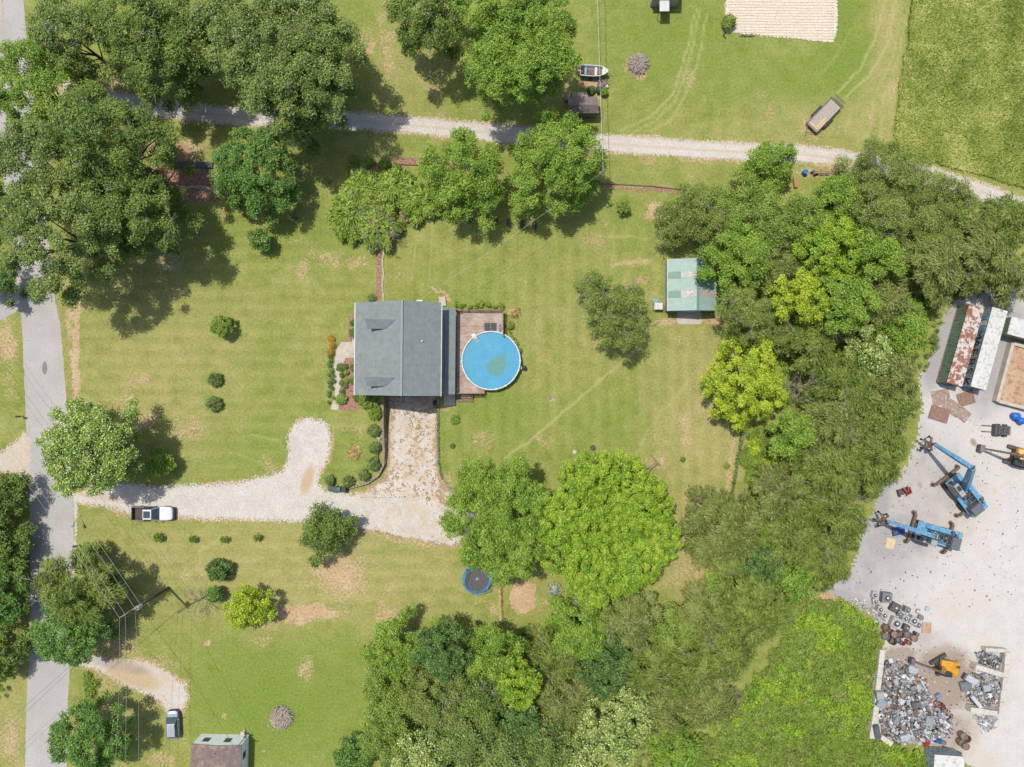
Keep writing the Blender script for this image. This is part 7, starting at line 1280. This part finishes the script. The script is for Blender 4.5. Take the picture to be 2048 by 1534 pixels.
# larger single pieces lying on the heaps
GP2 = 'large sheet metal pieces on the scrap heaps'
for i, (px, py, l, w_, rz, c, lb) in enumerate([(1934, 1372, 1.6, 1.3, .3, (150, 158, 160), 'grey framed panel at the left foot of the right heap'), (1827, 1340, 1.3, 1.0, -.4, (214, 218, 222), 'white crumpled sheet left of the yellow excavator'), (1762, 1392, 1.0, 1.2, .1, (205, 204, 202), 'pale grey square box at the left edge of the large heap'), (1765, 1408, 1.1, 1.3, -.5, (176, 184, 192), 'bluish grey box below the pale grey one'), (1835, 1410, 1.1, .8, .3, (130, 134, 138), 'mid grey rectangular box in the centre of the heap'),
    (1860, 1445, 1.0, 1.9, -.1, (186, 190, 192), 'tall pale panel at the right of the heap'), (1794, 1440, 1.2, .5, 1.1, (170, 178, 186), 'bluish slab in the lower heap'), (1756, 1465, .7, 1.9, .2, (110, 122, 130), 'dark sloping panel by the lower left wall'), (1812, 1475, 1.4, .8, .4, (220, 222, 222), 'white sheet at the bottom of the heap'), (1955, 1405, 2.0, .5, -.9, (236, 236, 234), 'long white strip on the right heap'), (1975, 1376, 1.0, .9, .3, (206, 212, 218), 'pale square sheet in the middle of the right heap'), (1945, 1360, 1.6, .9, -.5, (226, 228, 228), 'white sheet at the top left of the right heap'), (1878, 1393, .7, .6, .5, (150, 176, 206), 'light blue sheet on the bare brown ground'), (1790, 1250, .1, .1, 0, (200, 200, 200), '')]):
    if not lb: continue
    hh = .5; z = 1.5 if px < 1870 and py > 1350 else .3
    if px > 1930: z = 1.2
    if i in (0, 1, 12): z = .05
    x, y = P(px, py, z+hh); m = MB(); m.box((0, 0, hh/2), (l, w_, hh)); m.box((0, 0, hh+.02), (l*.8, w_*.8, .03)); o = m.build('sheet_metal_piece', plain('scrap_%d' % i, srgb(*c), tuple(v*.8 for v in srgb(*c)), 2, .5, .2, c3=srgb(*[v*.8 for v in c]), s3=3), bevel=.03, seg=1); o.location = (x, y, z); o.rotation_euler = (.1, -.08, rz); tag(o, lb, 'scrap panel', GP2)
# row of stripped appliances
GA = 'stripped appliance housings on the gravel'
HOUS = [plain('housing_pale', srgb(205, 204, 200), srgb(186, 184, 180), 3, .6, c3=srgb(160, 140, 124), s3=4), plain('housing_grey', srgb(140, 146, 146), srgb(122, 128, 128), 3, .6), plain('housing_dark', srgb(110, 98, 92), srgb(88, 78, 74), 3, .7)]
for i, (px, py, s, h, rz, k, lb) in enumerate([(1775, 1196, 1.25, .9, -.1, 1, 'largest grey square housing at the top of the group'), (1751, 1190, .8, .6, -.3, 0, 'pale housing left of the largest grey one'), (1752, 1203, .75, .6, .1, 0, 'pale housing directly under the top left one'), (1762, 1219, .8, .9, -.5, 0, 'pale housing next to the rubble bank, upper'), (1770, 1231, .85, .9, -.5, 0, 'pale housing with a wide round opening by the rubble bank'),
    (1792, 1216, 1.2, .7, -.5, 2, 'dark brown open housing in the middle'), (1798, 1224, .6, .7, -.5, 1, 'small grey housing touching the dark brown one'), (1816, 1220, .7, .9, -.4, 1, 'grey housing right of the dark brown one'), (1812, 1237, .8, .9, -.4, 0, 'pale housing in the middle of the lower row'), (1829, 1242, 1.0, 1.0, -.5, 0, 'pale housing with a black fan hole, right of the middle'), (1838, 1251, .6, .8, -.4, 1, 'small housing by the pallet'), (1794, 1247, 1.35, .9, -.4, 0, 'biggest white square housing above the drums'), (1814, 1256, .75, .9, -.4, 2, 'dark housing right of the biggest white one'), (1800, 1229, .6, .5, -.4, 1, 'low grey housing between the dark brown and the white one')]):
    x, y = P(px, py, h); s *= 1.12; t = thing('appliance_housing', lb, 'appliance', (x, y, 0), rz, GA); m = MB(); m.box((0, 0, h/2), (s, s, h)); m.build('casing', HOUS[k], t, bevel=.04, seg=1); m = MB(); m.cyl((0, -.05, h+.001), (0, -.05, h+.02), s*.27, n=16); m.build('opening', BLACK, t); m = MB(); m.ring((0, -.05), s*.25, s*.32, h+.0, h+.05, 18); m.build('collar', STEEL, t); m = MB(); m.cyl((s*.04, 0, h+.02), (s*.04, 0, h+.06), s*.12, n=10); m.build('fan_hub', WHITE, t)
GD = 'rusty open drums beside the left block wall'
for i, (px, py, r, mt, lb) in enumerate([(1774, 1257, .48, RUST, 'rusty open drum at the top of the drum group'), (1772, 1273, .5, RUST, 'rusty open drum nearest the block wall'), (1789, 1269, .48, BROWNM, 'brown drum right of the wall side pair'), (1803, 1270, .46, BROWNM, 'brown drum in the middle of the row'), (1816, 1270, .5, RUST, 'drum with a white glare inside, third of the row'), (1829, 1277, .46, BROWNM, 'brown drum at the right end of the row'), (1787, 1283, .5, DARKM, 'black drum below the row'), (1797, 1281, .4, DARKM, 'smaller black drum touching the black one'), (1835, 1269, .24, DARKM, 'tiny dark drum at the upper right of the group'), (1806, 1287, .3, REDP, 'bright orange-red drum'), (1819, 1286, .3, plain('dull_orange', srgb(190, 120, 90), srgb(160, 98, 74), 3, .7), 'dull orange drum right of the bright one'), (1928, 1473, .5, RUST, 'rusty drum at the lower right, upper one'), (1935, 1478, .5, BROWNM, 'rusty drum touching it on the right'), (1925, 1487, .5, RUST, 'rusty drum at the lower right, lower left one'), (1932, 1493, .48, BROWNM, 'rusty drum at the lower right, lowest')]):
    x, y = P(px, py, .9); t = thing('open_drum', (lb+' of the yard' if len(lb.split()) < 4 else lb), 'drum', (x, y, 0), 0, GD if i < 11 else 'rusty drums at the lower right'); m = MB(); m.ring((0, 0), r-.03, r, 0, .95, 24); m.build('drum_wall', mt, t); m = MB(); m.cyl((0, 0, .02), (0, 0, .3+.3*(i % 3)), r-.04, n=20); m.build('contents', [BROWNM, STEEL, RUST][i % 3], t); m = MB(); m.ring((0, 0), r-.02, r+.03, .92, .97, 24); m.build('rim', STEEL if i % 2 else mt, t)
x, y = P(1837, 1223, .2); m = MB(); m.ring((0, 0), .26, .36, 0, .16, 24, .3, 5.2); tag(m.build('bent_hoop', STEEL, loc=(x, y, 0)), 'open C shaped metal hoop above the pallet', 'hoop'); x, y = P(1843, 1236, .5); m = MB(); m.cyl((0, 0, 0), (0, 0, .45), .4, n=20); m.cyl((0, 0, .45), (0, 0, .5), .2, n=12); tag(m.build('round_housing', HOUS[1], loc=(x, y, 0), bevel=.03), 'round grey housing right of the fan holed one', 'housing')
x, y = P(1856, 1218, .3); m = MB(); m.cyl((0, 0, 0), (0, 0, .3), .34, n=12); m.box((0, 0, .32), (.7, .1, .06), rz=.5); m.box((0, 0, .35), (.7, .1, .06), rz=2); tag(m.build('fan_blade', plain('pale_blue_steel', srgb(200, 216, 228), srgb(180, 198, 212), 3, .5), loc=(x, y, 0)), 'pale blue round fan part lying alone on the gravel', 'fan part')
x, y = P(1854, 1256, .2); t = thing('wooden_pallet', 'tan wooden pallet right of the stripped housings', 'pallet', (x, y, 0), -.08); PLT = plain('pallet_wood', srgb(222, 188, 150), srgb(196, 158, 120), 3, .85); m = MB(); [m.box((0, -.7+i*.2, .15), (1.3, .13, .03)) for i in range(8)]; m.build('deck_boards', PLT, t); m = MB(); [m.box((xx, 0, .07), (.1, 1.5, .12)) for xx in (-.6, 0, .6)]; m.build('stringers', PLT, t)
tag(boxthing('tan_board', '', '', 1764, 1202, 0, (.35, .7, .3), PLT, .3), 'tan board between the pale and the largest grey housing', 'board')
x, y = P(1875, 1481, .6); t = thing('engine_block', 'blue engine block at the bottom of the scrap yard', 'engine', (x, y, 0), -.3); m = MB(); m.box((0, 0, .35), (1.3, .7, .7)); m.cyl((-.4, 0, .75), (.4, 0, .75), .28, n=14); m.build('block', plain('engine_blue', srgb(60, 110, 175), srgb(45, 88, 145), 3, .5), t, bevel=.05); m = MB(); m.box((.95, -.1, .3), (.8, .5, .45)); m.cyl((.9, -.1, .5), (1.3, -.2, .6), .15, n=10); m.build('gearbox', STEEL, t, bevel=.04)
tag(junk('orange_scrap', '', '', 1852, 1487, 0, REDP, 18, .5, .35, 9, (.2, .6)), 'small orange-red scrap cluster left of the blue engine', 'scrap cluster')
x, y = P(1898, 1520, 2.6); t = thing('shipping_container', 'white roofed container cut by the bottom edge', 'shipping container', (x, y-1.0, 0), R_(-4)); m = MB(); m.box((0, 0, 2.57), (4.2, 3.2, .06)); m.build('roof', WHITEC, t); m = MB(); m.box((0, 0, 1.27), (4.1, 3.1, 2.52)); m.build('body', GREY_G, t)
x, y = P(1905, 1503, .4); m = MB(); m.box((0, 0, .2), (2.8, .5, .4), rz=-.35); tag(m.build('steel_trough', DARKM, loc=(x, y, 0), bevel=.03), 'dark trough above the white roofed container at the bottom', 'trough')
